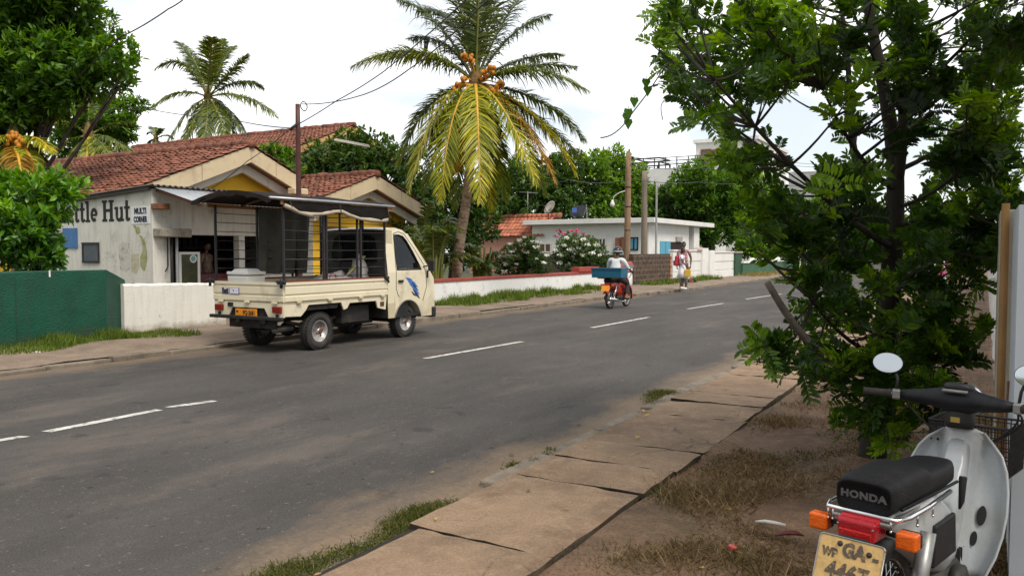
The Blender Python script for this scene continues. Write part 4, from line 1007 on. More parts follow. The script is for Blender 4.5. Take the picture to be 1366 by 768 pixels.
mb = MB(); mb.box2((-12.5, sa - .7, zt_ - .12), (-12.3, sa + .02, zt_ + .05)); mb.build('crest', mat('pinkish cap', (.6, .45, .42), .8), g1, bevel=.03)
g2 = gatewall('gate_wall', 'white grooved gate wall between the open gateway and the green pillar', 953, 979, 337, -12.2)
sa, _ = on_t(947, 360, -12.2); sb, zt_ = on_t(953.5, 334, -12.2)
mb = MB(); mb.box2((-12.7, sa, .05), (-12.18, sb - .02, zt_)); mb.build('pillar', M_WHITE, g2, bevel=.01)
M_GREEN2 = mat('faded green paint wall', (.045, .12, .065), .8, .2, 2, .2, dirt=(.16, .15, .11), dirt_scale=3, dirt_lo=.58, dirt_hi=.7)
gp = rthing('green_pillar', 'dark green gate pillar between the white gate wall and the low green wall', 'pillar', 46, -12.1, .05)
sa, _ = on_t(981, 360, -12.1); sb, zt_ = on_t(990, 338, -12.1)
mb = MB(); mb.box2((-12.6, sa, .05), (-12.1, sb, zt_)); mb.build('shaft', mat('deep green pillar paint', (.02, .07, .035), .7, .2), gp, bevel=.02)
mb = MB(); mb.box2((-12.65, sa - .05, zt_), (-12.05, sb + .05, zt_ + .12)); mb.build('cap', M_CONC, gp, bevel=.03)
lg = rthing('low_green_wall', 'low green garden wall topped with small white blocks, down the road', 'wall', 52, -12, .05)
sa, _ = on_t(991, 360, -12); sb, zt_ = on_t(1066, 350, -12.0)
mb = MB(); mb.box2((-12.2, sa, .05), (-12, sb, .80)); mb.build('wall', M_GREEN2, lg)
mb = MB(); mb.box2((-12.25, sa, .801), (-11.95, sb, .9)); mb.build('coping', M_WHITE, lg, bevel=.01)
for u in (1004.5, 1021, 1037, 1051):
    s_, _ = on_t(u, 350, -12.1); mb = MB(); mb.box((-12.1, s_, 1.0), (.3, .8, .2), taper=.7); mb.build('block', M_WHITE, lg, bevel=.02)
sa, _ = on_t(1064, 350, -12); mb = MB(); mb.box2((-12.3, sa, .05), (-11.9, sa + .6, 1.6)); mb.build('end_pillar', M_WHITE, lg, bevel=.02)
for k, u in enumerate((1038, 1075, 1090)):
    s_, _ = on_t(u, 350, -12.4)
    pp = rthing('fence_post', ['thin pale post standing behind the low green wall', 'thin grey post just past the end of the low green wall', 'thin grey post farthest past the low green wall'][k], 'post', s_, -12.4, .05)
    mb = MB(); mb.tube([(-12.4, s_, .05), (-12.4, s_, 3.2 - k * .4)], .06, 8); mb.build('shaft', M_OFFWHITE, pp)

# ---------------------------------------------------------------- slatted white fence on the near side
fence = rthing('slat_fence', 'white vertical slat fence running along the near verge beyond the parked motorcycle', 'fence', 8, .12, .05)
M_FENCE = mat('white concrete slat', (.66, .65, .64), .75, .06, 2, .1, dirt=(.4, .37, .32), dirt_scale=2, dirt_lo=.55, dirt_hi=.75)
s_ = 5.6; bays = 0
while s_ < 46:
    mb = MB(); q = s_ + .1
    while q < s_ + 2.3:
        mb.box2((.12, q, .12), (.155, q + .125, 1.72 + random.uniform(-.01, .01))); q += .15
    mb.box2((.156, s_ + .1, .35), (.20, s_ + 2.35, .45)); mb.box2((.156, s_ + .1, 1.4), (.20, s_ + 2.35, 1.5))
    mb.build('slat_panel', M_FENCE, fence)
    mb = MB(); mb.box2((.11, s_ + 2.36, 0), (.27, s_ + 2.5, 1.78)); mb.build('post', M_FENCE, fence, bevel=.01)
    s_ += 2.42; bays += 1
mb = MB(); mb.box2((.06, 5.0, 0), (.34, 5.55, 1.72)); mb.build('end_pillar', mat('beige pillar plaster', (.44, .41, .34), .85, .1, 3, .2), fence, bevel=.015)
mb = MB(); mb.tube([(.085, 4.96, 0), (.085, 4.96, 1.75)], .02, 10); mb.build('downpipe', mat('orange pipe paint', (.29, .155, .05), .6, .15), fence)
mb = MB(); mb.box2((.12, 4.1, 0), (.18, 4.93, 1.70)); mb.build('gate_panel', mat('bluish white steel', (.5, .54, .58), .6, .06, 2), fence)
vine = rthing('creeper', 'thin bare creeper stem with a few small leaves climbing the pale gate panel', 'plant', 4.2, .26, .05)
mb = MB(); mb.tube([(.11, 4.8, .05), (.112, 4.75, .35), (.108, 4.8, .6), (.112, 4.7, .85)], .006, 5); mb.build('stem', M_WOODB, vine)
# ================================================================== plants
M_BARK = mat('grey brown bark', (0.075, 0.06, 0.048), 0.95, 0.4, 8, 0.7, 25, stretch=(1, 1, .3))
M_BARKD = mat('dark bark', (0.035, 0.028, 0.022), 0.95, 0.4, 10, 0.6, 30, stretch=(1, 1, .3))
M_PALMTRUNK = mat('palm trunk', (0.34, 0.25, 0.18), 0.95, 0.35, 4, 0.6, 20, dirt=(.08, .06, .045), dirt_scale=5, dirt_lo=.5, dirt_hi=.65, stretch=(.6, .6, 2.5))
LM_BIG = leafmat('tree leaf mid green', (0.020, 0.058, 0.005), (0.075, 0.180, 0.012), (0.22, 0.36, 0.03))
LM_DARK = leafmat('tree leaf dark green', (0.012, 0.034, 0.005), (0.042, 0.098, 0.011), (0.14, 0.22, 0.025), .25)
LM_BRIGHT = leafmat('tree leaf bright green', (0.028, 0.075, 0.005), (0.11, 0.23, 0.012), (0.29, 0.43, 0.03))
LM_BUSH = leafmat('glossy bush leaf', (0.016, 0.06, 0.004), (0.08, 0.21, 0.012), (0.25, 0.45, 0.03), .3, .35, .5)
LM_NEAR = leafmat('street tree leaflet', (0.007, 0.024, 0.003), (0.040, 0.105, 0.005), (0.22, 0.38, 0.012), .42, .42, .4)
LM_FLOWERB = leafmat('flowering bush leaf', (0.015, 0.04, 0.008), (0.055, 0.11, 0.02), (0.15, 0.22, 0.05))

def hashnoise(d, seed):
    r = np.random.default_rng(seed); k = r.normal(size=(7, 3)) * 2.4; ph = r.uniform(0, 6.28, 7)
    return np.sin(d @ k.T + ph).mean(axis=1)

def crown_geo(clumps, density, per, ln, wd, shape='oval', seed=0, up=0.35, core=0.25, spread=0.9):
    """clumps: (centre, (rx, ry, rz)); density: twigs per clump volume weight"""
    G = []
    zlo = min(c[0][2] - c[1][2] for c in clumps); zhi = max(c[0][2] + c[1][2] for c in clumps)
    for ci, (c, r) in enumerate(clumps):
        c, r = np.array(c, float), np.array(r, float)
        n = max(6, int(density * (r[0] * r[1] * r[2]) ** (2 / 3)))
        d = rand_dir(n); rad = RNG.uniform(0, 1, n) ** 0.33
        rad = np.where(RNG.uniform(0, 1, n) < core, rad * 0.65, 0.68 + 0.44 * RNG.uniform(0, 1, n)) * (1 + 0.30 * hashnoise(d * 1.6, seed + ci))
        tw = c + d * r * rad[:, None]
        m = n * per
        i = np.repeat(np.arange(n), per)
        out = d[i] * 0.55 + rand_dir(m) * spread + np.array([0, 0, up])
        base = tw[i] + rand_dir(m) * ln * 0.35
        L_ = ln * RNG.uniform(0.6, 1.25, m); W_ = wd * RNG.uniform(0.7, 1.3, m)
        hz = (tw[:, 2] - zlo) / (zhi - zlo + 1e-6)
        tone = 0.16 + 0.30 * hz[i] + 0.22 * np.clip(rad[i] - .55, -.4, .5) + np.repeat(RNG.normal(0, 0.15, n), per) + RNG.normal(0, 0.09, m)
        nrm = rand_dir(m) * 0.8 + np.array([0, 0, 1.0]) + d[i] * .5
        G.append(leaves(base, out, nrm, L_, W_, np.clip(tone, 0, 1), shape))
    return cat_geo(G)

def px_clumps(lst, Y, squash=0.85, dj=0.5):
    """(u, v, r px[, dY]) -> clumps standing at depth Y"""
    out = []
    for q in lst:
        u, v, r = q[:3]; y = Y + (q[3] if len(q) > 3 else random.uniform(-dj, dj)); rr = r * y / F
        out.append((on_y(u, v, y), (rr, rr * .95, rr * squash)))
    return out

def tree(name, label, base, clumps, trunk_r, density, per, ln, wd, lm, shape='oval', bark=None, group=None, seed=0, up=.35, cat='tree', trunk_top=None, core=.25, limbs=True):
    root = thing(name, label, cat, base, 0, group); b = Vector(base)
    V, T, C = crown_geo(clumps, density, per, ln, wd, shape, seed, up, core)
    np_mesh('crown' if cat == 'tree' else 'foliage', V - np.array(b), T, lm, C, root)
    cen = sum((Vector(c[0]) for c in clumps), Vector()) / len(clumps)
    top = Vector(trunk_top) if trunk_top is not None else Vector((b.x * .6 + cen.x * .4, b.y * .6 + cen.y * .4, b.z + (cen.z - b.z) * .55))
    mb = MB(); q = bez((0, 0, -.1), (top - b) * .5 + Vector((random.uniform(-.1, .1), 0, 0)), top - b, 7)
    mb.tube(q, [trunk_r * (1.25 - .6 * i / 6) for i in range(7)], 10)
    if limbs:
        for c, r in clumps[::2] if len(clumps) > 12 else clumps:
            e = Vector(c) - b; st = q[random.choice((4, 5, 6))]
            pts = bez(st, st * .5 + e * .5 + Vector((0, 0, -.12 * e.length * random.uniform(.1, .8))), e, 6)
            mb.tube(pts, [trunk_r * .32 * (1 - .15 * i) for i in range(6)], 6)
            for k in range(3):
                d = Vector(rand_dir(1)[0]); e2 = e + Vector((d.x * r[0], d.y * r[1], abs(d.z) * r[2])) * .75
                mb.tube(bez(pts[3], (pts[3] + e2) * .5 + Vector((0, 0, .05)), e2, 4), [trunk_r * .2, trunk_r * .15, trunk_r * .1, trunk_r * .05], 5)
    mb.build('trunk', bark or M_BARK, root)
    return root

# big leafy tree, top left
b_ = on_y(18, 300, 19); b_.z = .1
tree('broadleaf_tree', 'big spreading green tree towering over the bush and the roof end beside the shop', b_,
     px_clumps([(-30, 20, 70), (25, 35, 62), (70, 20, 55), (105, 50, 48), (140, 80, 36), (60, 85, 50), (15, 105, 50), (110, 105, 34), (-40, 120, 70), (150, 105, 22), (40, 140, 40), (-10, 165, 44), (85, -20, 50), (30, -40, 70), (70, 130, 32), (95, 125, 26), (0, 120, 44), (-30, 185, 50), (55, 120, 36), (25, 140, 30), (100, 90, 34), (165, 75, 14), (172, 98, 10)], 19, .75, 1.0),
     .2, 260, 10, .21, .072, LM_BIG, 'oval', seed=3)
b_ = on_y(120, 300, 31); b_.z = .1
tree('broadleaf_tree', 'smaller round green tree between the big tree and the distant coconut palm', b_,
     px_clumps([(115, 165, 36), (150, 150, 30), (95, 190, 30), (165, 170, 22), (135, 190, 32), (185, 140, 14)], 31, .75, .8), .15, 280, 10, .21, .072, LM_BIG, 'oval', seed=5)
# glossy bush beside the shop
b_ = on_y(50, 400, 13.3); b_.z = .1
tree('glossy_bush', 'large bright glossy-leaved bush behind the dark green wall, hiding the shop corner', b_,
     px_clumps([(15, 270, 34), (50, 264, 32), (80, 256, 20), (74, 284, 17), (30, 300, 38), (50, 303, 24), (60, 322, 17), (15, 335, 38), (45, 340, 30), (68, 342, 12), (-25, 300, 45), (102, 250, 10), (70, 240, 14), (10, 245, 16)], 13.3, .9, .45),
     .06, 300, 12, .19, .062, LM_BUSH, 'oval', seed=9, up=.55, cat='bush')
# dense tree between the gable roofs
b_ = on_y(480, 320, 29.8); b_.z = .1
tree('dense_tree', 'dense dark tree filling the gap between the apricot house and the coconut palm', b_,
     px_clumps([(430, 210, 26), (465, 200, 26), (500, 203, 28), (530, 212, 26), (545, 240, 24), (480, 228, 34), (440, 232, 26), (515, 240, 30), (405, 222, 16), (555, 205, 12), (410, 245, 20), (560, 262, 20)], 29.8, .85, .9), .2, 190, 8, .24, .09, LM_DARK, 'oval', seed=13)
b_ = on_y(372, 320, 25.2); b_.z = .1
tree('dense_tree', 'small leafy tree peeping over the roof valley between the two tiled gables', b_,
     px_clumps([(365, 205, 16), (385, 212, 15), (352, 203, 10), (380, 230, 18)], 25.2, .8, .3), .09, 260, 8, .2, .08, LM_BIG, 'oval', seed=14)
# wall of trees behind the pink and white houses
GT = 'trees behind the pink and white houses'
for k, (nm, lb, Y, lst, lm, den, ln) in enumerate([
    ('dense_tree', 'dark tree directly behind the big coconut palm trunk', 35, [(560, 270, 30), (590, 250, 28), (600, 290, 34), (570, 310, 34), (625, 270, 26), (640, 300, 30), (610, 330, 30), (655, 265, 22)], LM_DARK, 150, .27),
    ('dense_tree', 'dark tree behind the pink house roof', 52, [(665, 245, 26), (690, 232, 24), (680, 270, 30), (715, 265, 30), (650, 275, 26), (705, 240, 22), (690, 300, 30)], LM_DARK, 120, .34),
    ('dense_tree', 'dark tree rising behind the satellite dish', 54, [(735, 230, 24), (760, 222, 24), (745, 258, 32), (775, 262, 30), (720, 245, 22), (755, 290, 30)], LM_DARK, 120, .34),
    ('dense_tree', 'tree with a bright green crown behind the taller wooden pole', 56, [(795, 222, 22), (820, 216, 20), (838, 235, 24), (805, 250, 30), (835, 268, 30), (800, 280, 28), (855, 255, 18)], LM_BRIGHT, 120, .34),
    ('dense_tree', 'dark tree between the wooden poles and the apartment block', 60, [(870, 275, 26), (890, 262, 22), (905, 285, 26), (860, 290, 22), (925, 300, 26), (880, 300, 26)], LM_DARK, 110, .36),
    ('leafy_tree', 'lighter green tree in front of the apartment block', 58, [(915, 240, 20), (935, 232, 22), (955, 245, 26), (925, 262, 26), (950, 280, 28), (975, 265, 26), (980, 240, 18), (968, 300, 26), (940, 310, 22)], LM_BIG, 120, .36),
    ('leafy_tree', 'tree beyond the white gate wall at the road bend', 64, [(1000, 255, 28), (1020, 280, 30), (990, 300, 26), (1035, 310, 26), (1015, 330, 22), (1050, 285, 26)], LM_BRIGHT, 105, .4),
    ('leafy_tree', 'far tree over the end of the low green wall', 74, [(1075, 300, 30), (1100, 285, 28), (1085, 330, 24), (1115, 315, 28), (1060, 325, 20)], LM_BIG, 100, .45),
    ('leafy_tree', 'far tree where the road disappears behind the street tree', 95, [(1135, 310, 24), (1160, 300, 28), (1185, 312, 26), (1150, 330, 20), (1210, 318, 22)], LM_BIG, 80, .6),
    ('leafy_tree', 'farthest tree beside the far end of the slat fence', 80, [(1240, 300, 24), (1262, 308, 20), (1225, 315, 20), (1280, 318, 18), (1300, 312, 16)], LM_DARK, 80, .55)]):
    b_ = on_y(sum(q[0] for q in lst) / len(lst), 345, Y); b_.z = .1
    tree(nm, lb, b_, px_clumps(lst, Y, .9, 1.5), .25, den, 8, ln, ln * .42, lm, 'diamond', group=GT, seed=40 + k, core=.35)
b_ = on_y(1015, 350, 54); b_.z = .1
tree('hedge_bush', 'bright green hedge bush behind the low green wall', b_, px_clumps([(1000, 330, 14), (1018, 325, 16), (1035, 330, 14), (1050, 332, 12), (988, 335, 10)], 56, .9, .5), .1, 130, 8, .4, .17, LM_BRIGHT, 'diamond', seed=70, cat='bush')

# flowering bushes behind the coped wall
M_PETALW = mat('white petals', (.82, .82, .76), .6, .06, 8)
M_PETALP = mat('magenta petals', (.62, .07, .17), .6, .2, 8)
def blossom_mesh(m, r):
    n = 26; p = rand_dir(n) * r * RNG.uniform(.3, 1, n)[:, None]; p[:, 2] *= .5
    V, T, C = leaves(p, rand_dir(n), rand_dir(n) + np.array([0, 0, .8]), np.full(n, r * .7), np.full(n, r * .6), np.full(n, .5), 'oval')
    return np_mesh('blossom', V, T, m, C)
def blossoms(root, pts, m, r):
    first = None
    for p in pts:
        o = blossom_mesh(m, r) if first is None else first.copy()
        if first is None: first = o
        else: link(o)
        o.parent = root; o.location = Vector(p) - root.location; o.scale = [random.uniform(.7, 1.25)] * 3; o.rotation_euler = (0, 0, random.uniform(0, 6))
for (nm, lb, u, Y, lst, fl, mp_) in [
    ('flowering_bush', 'bushy shrub with clusters of white flowers nearest the palm trunk behind the coped wall', 685, 26.5, [(662, 352, 15), (680, 345, 18), (700, 338, 20), (712, 350, 18), (690, 358, 18), (722, 358, 12), (706, 325, 12)], [(652, 345), (660, 358), (668, 342), (676, 352), (683, 335), (690, 341), (697, 327), (703, 336), (709, 322), (700, 316), (714, 330), (720, 323), (716, 345), (694, 320), (672, 362), (726, 350), (690, 352), (680, 325), (730, 340)], M_PETALW),
    ('flowering_bush', 'rounded shrub with white flower heads left of the brick wall, behind the coped wall', 772, 30.5, [(748, 345, 14), (765, 335, 18), (782, 330, 16), (790, 348, 16), (768, 354, 18), (757, 325, 12), (806, 352, 12)], [(742, 333), (748, 340), (753, 327), (760, 333), (766, 322), (772, 330), (778, 319), (784, 326), (764, 343), (747, 350), (790, 337), (777, 340), (796, 326), (756, 317), (758, 352), (800, 340)], M_PETALW)]:
    b_ = on_y(u, 375, Y); b_.z = .15
    r_ = tree(nm, lb, b_, px_clumps(lst, Y, .9, .3), .035, 420, 10, .12, .05, LM_FLOWERB, 'oval', seed=int(u), cat='bush')
    blossoms(r_, [on_y(a, b, Y - random.uniform(.35, .55)) for a, b in fl], mp_, .10)
b_ = on_y(768, 375, 31.8); b_.z = .15
r_ = tree('bougainvillea', 'thin bougainvillea with magenta flowers showing above the white flowered shrub', b_, px_clumps([(752, 322, 9), (765, 315, 9), (785, 322, 11), (800, 335, 12), (808, 350, 10), (815, 340, 7)], 31.8, .9, .3), .03, 200, 6, .13, .06, LM_FLOWERB, 'oval', seed=81, cat='bush')
blossoms(r_, [on_y(a, b, 31.8 - random.uniform(0, .3)) for a, b in [(747, 308), (752, 312), (757, 316), (762, 308), (767, 313), (772, 319), (778, 312), (760, 321), (742, 315), (770, 308), (785, 316)]], M_PETALP, .09)
b_ = on_y(900, 384, 37); b_.z = .1
r_ = tree('small_shrub', 'small shrub with a few red flowers by the gate wall behind the girl', b_, px_clumps([(899, 377, 6), (918, 378, 5), (924, 376, 5)], 35.5, .9, .1), .015, 420, 8, .1, .05, LM_FLOWERB, 'oval', seed=83, cat='bush')
blossoms(r_, [on_y(a, b, 35.2) for a, b in [(897, 373), (921, 373), (923, 376)]], M_PETALP, .08)

# ------------------------------------------------------------------ palms
LM_PALM = leafmat('palm leaflet green', (0.024, 0.048, 0.009), (0.085, 0.125, 0.016), (0.23, 0.26, 0.03), .3, .4, .45)
LM_PALMY = leafmat('palm leaflet yellow', (0.11, 0.15, 0.012), (0.34, 0.35, 0.02), (0.66, 0.55, 0.03), .3, .42, .4)
LM_PALMB = leafmat('palm leaflet bronze', (0.14, 0.085, 0.012), (0.34, 0.19, 0.02), (0.52, 0.32, 0.05), .3, .5, .3)
M_RACHY = mat('yellow frond stalk', (0.55, 0.32, 0.04), .5, .15, 5)
M_RACHG = mat('green frond stalk', (0.16, 0.17, 0.04), .5, .15, 5)
M_NUT = mat('king coconut husk', (0.50, 0.19, 0.015), .5, .2, 5)
def frond(root, p0, p1, p2, lm, rm, ll=None, n=52, droop=.55, width=.042, stalk=.16, seed=0, tb=0.0, twist=0.0):
    """coconut frond on a curved stalk; points in the palm's own frame"""
    rr = np.random.default_rng(seed)
    P = np.array([tuple(q) for q in bez(p0, p1, p2, n)]); Lr = np.linalg.norm(np.diff(P, axis=0), axis=1).sum()
    ll = ll or (.25 if p2[2] > p0[2] - 1.2 else .185) * Lr
    Tn = unit(np.gradient(P, axis=0))
    up = np.array([0, 0, 1.0]); hz = P[-1] - P[0]; hz[2] = 0; hz = hz / (np.linalg.norm(hz) + 1e-6)
    ref = np.where(np.abs(Tn[:, 2:3]) > .8, hz[None] * np.sign(-Tn[:, 2:3] + 1e-6), up[None])
    S = unit(np.cross(Tn, ref)); Nn = np.cross(S, Tn)
    G = []
    i0 = int(n * stalk)
    for sg in (-1, 1):
        for sub in (0.0, .33, .66):
            idx = np.arange(i0, n - 1); idx = idx[rr.uniform(0, 1, len(idx)) > .07]; a = idx / (n - 1)
            pos = P[idx] + (P[idx + 1] - P[idx]) * sub
            prof = np.sin(np.pi * np.clip((a - stalk) / (1 - stalk) * .86 + .14, 0, 1)) ** .6
            m = len(idx)
            L_ = ll * prof * rr.uniform(.82, 1.1, m)
            fw = .35 + .75 * a
            d0 = unit(S[idx] * sg + Tn[idx] * fw[:, None] + Nn[idx] * rr.uniform(.1, .45, m)[:, None] + rr.normal(0, .15, (m, 3)))
            dr = droop * rr.uniform(.6, 1.3, m)
            w_ = width * rr.uniform(.8, 1.15, m) * (.5 + .5 * prof)
            wv = unit(np.cross(d0, Nn[idx] + rr.normal(0, .25, (m, 3))))
            rows = []
            for f, wf in ((0, .5), (.35, 1.0), (.7, .75), (1.0, .04)):
                c = pos + d0 * (L_ * f)[:, None] * (1 - .12 * f * dr[:, None]) + np.array([0, 0, -1.0]) * (L_ * dr * f * f * .62)[:, None]
                rows.append(c - wv * (w_ * wf / 2)[:, None]); rows.append(c + wv * (w_ * wf / 2)[:, None])
            V = np.stack(rows, 1).reshape(-1, 3); o = (np.arange(m) * 8)[:, None, None]
            T = np.array([(0, 1, 3), (0, 3, 2), (2, 3, 5), (2, 5, 4), (4, 5, 7), (4, 7, 6)])[None] + o
            tone = np.clip(.42 + tb + rr.normal(0, .2, m) + .15 * (a - .5), 0, 1)
            G.append((V, T.reshape(-1, 3), np.repeat(tone, 8)))
    V, T, C = cat_geo(G)
    fo = np_mesh('frond', V, T, lm, C, root)
    mb = MB(); k = 14; Q = bez(p0, p1, p2, k); mb.tube(Q, [.055 * (1 - .88 * i / (k - 1)) + .004 for i in range(k)], 6, flat=.7)
    mb.build('stalk', rm, fo)
    return fo

def palm(name, label, Y, crown, trunk_px, fronds, scale_w=1.0, nuts=(), trunk_r=(.17, .12), n=52, group=None, zbase=.1):
    base = on_y(trunk_px[0][0], trunk_px[0][1], Y); base.z = zbase
    root = thing(name, label, 'palm tree', base, 0, group)
    c = on_y(crown[0], crown[1], Y) - base
    mb = MB()
    tp = [Vector((0, 0, 0))] + [on_y(u, v, Y) - base for u, v in trunk_px[1:]] + [c + Vector((0, 0, -.1))]
    pts = []
    for i in range(len(tp) - 1):
        for k in range(12): pts.append(tp[i].lerp(tp[i + 1], k / 12))
    pts.append(tp[-1])
    # smooth, with leaf-scar rings
    for _ in range(6): pts = [pts[0]] + [(pts[i - 1] + pts[i] * 2 + pts[i + 1]) / 4 for i in range(1, len(pts) - 1)] + [pts[-1]]
    m = len(pts); P2, R2 = [], []
    for i in range(m - 1):
        for f, e in ((0, 1.06), (.5, .97), (.8, .96)):
            P2.append(pts[i].lerp(pts[i + 1], f)); a = (i + f) / m; R2.append((trunk_r[0] * (1 - a) + trunk_r[1] * a + trunk_r[0] * .7 * max(0, .08 - a) / .08) * (e + random.uniform(-.02, .02)))
    mb.tube(P2, R2, 14); mb.build('trunk', M_PALMTRUNK, root)
    mb = MB(); mb.lathe([(.0, -.25), (.15, -.2), (.2, 0), (.15, .25), (.05, .5), (0, .55)], 12, Matrix.Translation(c)); mb.build('crown_heart', mat('fibrous crown', (.16, .10, .04), .95, .5, 12, .5), root)
    for k, f in enumerate(fronds):
        (u1, v1), (u2, v2), dy1, dy2 = f[:4]; lm, rm, tb, dr = (f[4:] + (LM_PALM, M_RACHG, 0.0, .55)[len(f) - 4:]) if len(f) < 8 else f[4:8]
        p1 = on_y(u1, v1, Y + dy1) - base; p2 = on_y(u2, v2, Y + dy2) - base
        d = (p1 - c).normalized()
        frond(root, c + d * .1, p1, p2, lm, rm, None, n, dr, .045 * scale_w, .14, seed=k * 7 + int(crown[0]), tb=tb)
    for k, (u, v, cnt) in enumerate(nuts):
        p = on_y(u, v, Y - .25 - .1 * (k % 3)) - base
        mb = MB(); mb.tube([c, (c + p) * .5 + Vector((0, 0, .1)), p], .02, 6); b_ = mb.build('fruit_stalk', M_RACHY, root)
        mb = MB()
        for j in range(cnt):
            q = Vector(rand_dir(1)[0]) * .13 * random.uniform(.5, 1.1)
            mb.sphere(p + q, (.052, .052, .066), 10, 8)
        o = mb.build('coconut_bunch', M_NUT, root)
    return root
G_, Yw, Bz = (LM_PALM, M_RACHG), (LM_PALMY, M_RACHY), (LM_PALMB, M_RACHY)
def fr(c, t, d1, d2, kind=G_, tb=0.0, dr=.55): return (c, t, d1, d2, kind[0], kind[1], tb, dr)
palm('coconut_palm', 'tall coconut palm heavy with orange coconuts behind the low white wall', 23.2, (634, 112), [(607, 384), (612, 330), (622, 270), (630, 190)], [
    fr((560, 40), (468, 90), -.3, -.6, G_, .25, .75), fr((600, 40), (545, 52), .8, 1.5, G_, -.1, .9), fr((610, 0), (560, 15), 1.0, 1.6, G_, -.05, .8),
    fr((612, -20), (585, -70), .4, .8, G_, -.15, .8), fr((640, -10), (640, -90), -.5, -.9, G_, .1, .5), fr((660, -20), (690, -70), .5, 1.2, G_, -.05, .6), fr((672, 10), (712, -20), .9, 1.6, G_, -.1, .8),
    fr((690, 70), (752, 74), 1.0, 1.8, G_, -.2, .7), fr((700, 70), (786, 122), -.4, -.7, G_, .15, .8), 
    fr((700, 78), (770, 90), .5, .9, G_, -.1, .8), fr((590, 60), (500, 78), .6, 1.0, G_, 0, .8), fr((648, -10), (664, -60), .2, .3, G_, 0, .6),  
    fr((572, 120), (545, 262), -.8, -1.2, Yw, -.05, .6), fr((598, 125), (588, 272), -1.2, -1.5, Yw, -.12, .6), fr((637, 120), (641, 272), -1.5, -1.7, Yw, .05, .6), fr((575, 165), (548, 215), .2, .5, G_, .1, .9),
    fr((675, 125), (716, 248), -1.1, -1.4, Yw, -.05, .6), fr((697, 135), (742, 246), -.6, -.8, Bz, 0, .65), fr((720, 135), (770, 236), -.2, -.1, Yw, .05, .65), fr((720, 150), (776, 212), .7, 1.0, G_, .1, .9),
    fr((655, 140), (676, 270), .8, 1.0, G_, .05, .7), fr((612, 170), (604, 232), -.9, -1.1, Bz, 0, .8),
    fr((560, 120), (530, 225), .3, .5, G_, .1, .6), fr((590, 140), (565, 262), .4, .6, G_, .05, .6), fr((615, 140), (608, 280), .6, .8, G_, 0, .6), fr((690, 130), (728, 262), .5, .7, G_, .1, .6), fr((730, 120), (782, 190), .6, .9, G_, .05, .7), fr((650, 150), (655, 282), .5, .6, Yw, -.25, .6),
    fr((622, -10), (606, -62), .1, .2, G_, -.1, .6), fr((585, 10), (530, 0), .5, .9, G_, -.05, .8), fr((680, 30), (735, 20), .6, 1.0, G_, -.1, .8)],
    1.0, [(610, 118, 12), (618, 108, 9), (655, 92, 13), (645, 100, 10), (668, 112, 12), (662, 120, 8), (622, 75, 8), (630, 80, 6)], (.16, .12), 56)
palm('coconut_palm', 'grey green coconut palm against the sky above the long tiled roof', 40, (277, 130), [(262, 240), (268, 190)], [
    fr((245, 62), (207, 92), -.5, -1, G_, .1, .8), fr((240, 112), (204, 142), -1, -1.5, G_, .2, .8), fr((262, 70), (235, 55), .5, 1.5, G_, 0, .7), fr((282, 60), (283, 50), -1.4, -2.5, G_, .05, .4), fr((300, 70), (312, 62), .5, 1.4, G_, 0, .6), fr((292, 80), (298, 52), 1.0, 1.6, G_, -.1, .6),
    fr((310, 95), (331, 72), -.3, -.6, G_, .0, .8), fr((325, 95), (352, 118), .6, 1.2, G_, -.05, .9), fr((325, 115), (370, 156), -.6, -1, G_, .2, .9), fr((250, 140), (218, 200), -.8, -1.2, G_, .25, 1.0), fr((262, 150), (238, 205), -1.2, -1.6, G_, .1, 1.0),
    fr((280, 150), (268, 205), -1.5, -2, G_, .1, 1.0), fr((295, 145), (303, 200), -1.2, -1.6, G_, .15, 1.0), fr((310, 140), (330, 190), -.5, -.8, G_, .0, 1.0), fr((258, 90), (255, 78), 1.4, 2.4, G_, -.1, .6), fr((300, 130), (318, 195), 1, 1.2, G_, -.1, 1.0)],
    1.5, [(272, 138, 8), (285, 140, 8)], (.17, .12), 44)
palm('coconut_palm', 'small far coconut palm low in the sky left of the grey green palm', 62, (208, 186), [(210, 240), (210, 215)], [
    fr((200, 172), (196, 180), 0, 0, G_, -.1), fr((205, 168), (204, 170), 1, 2, G_, -.1), fr((214, 170), (218, 172), -.5, -1, G_, -.1), fr((222, 176), (232, 186), 0, .5, G_, -.1), fr((200, 185), (193, 205), 0, 0, G_, -.1), fr((215, 190), (222, 210), .5, .5, G_, -.1), fr((208, 188), (206, 212), -1, -1.5, G_, -.1)], 2.0, (), (.15, .12), 30)
palm('coconut_palm', 'young palm with yellow fronds and orange fruit under the big tree', 18.2, (18, 196), [(22, 300), (22, 240)], [
    fr((45, 168), (72, 205), -.4, -.6, Yw, 0, .9), fr((5, 170), (-30, 200), -.4, -.8, Yw, 0, .9), fr((40, 190), (48, 238), -.6, -.8, Yw, -.1, 1.0), fr((25, 200), (30, 245), -1, -1.4, Bz, .0, 1.0), fr((10, 200), (8, 250), -.8, -1.1, Yw, -.15, 1.0), fr((-5, 190), (-22, 240), -.3, -.5, Yw, -.1, 1.0), fr((20, 160), (18, 135), .3, .6, G_, .0, .5), fr((50, 185), (65, 230), .5, .8, G_, 0, .9), fr((-10, 175), (-20, 150), .2, .4, G_, 0, .6)],
    1.1, [(12, 190, 9), (22, 184, 8), (28, 192, 7)], (.14, .11), 40)
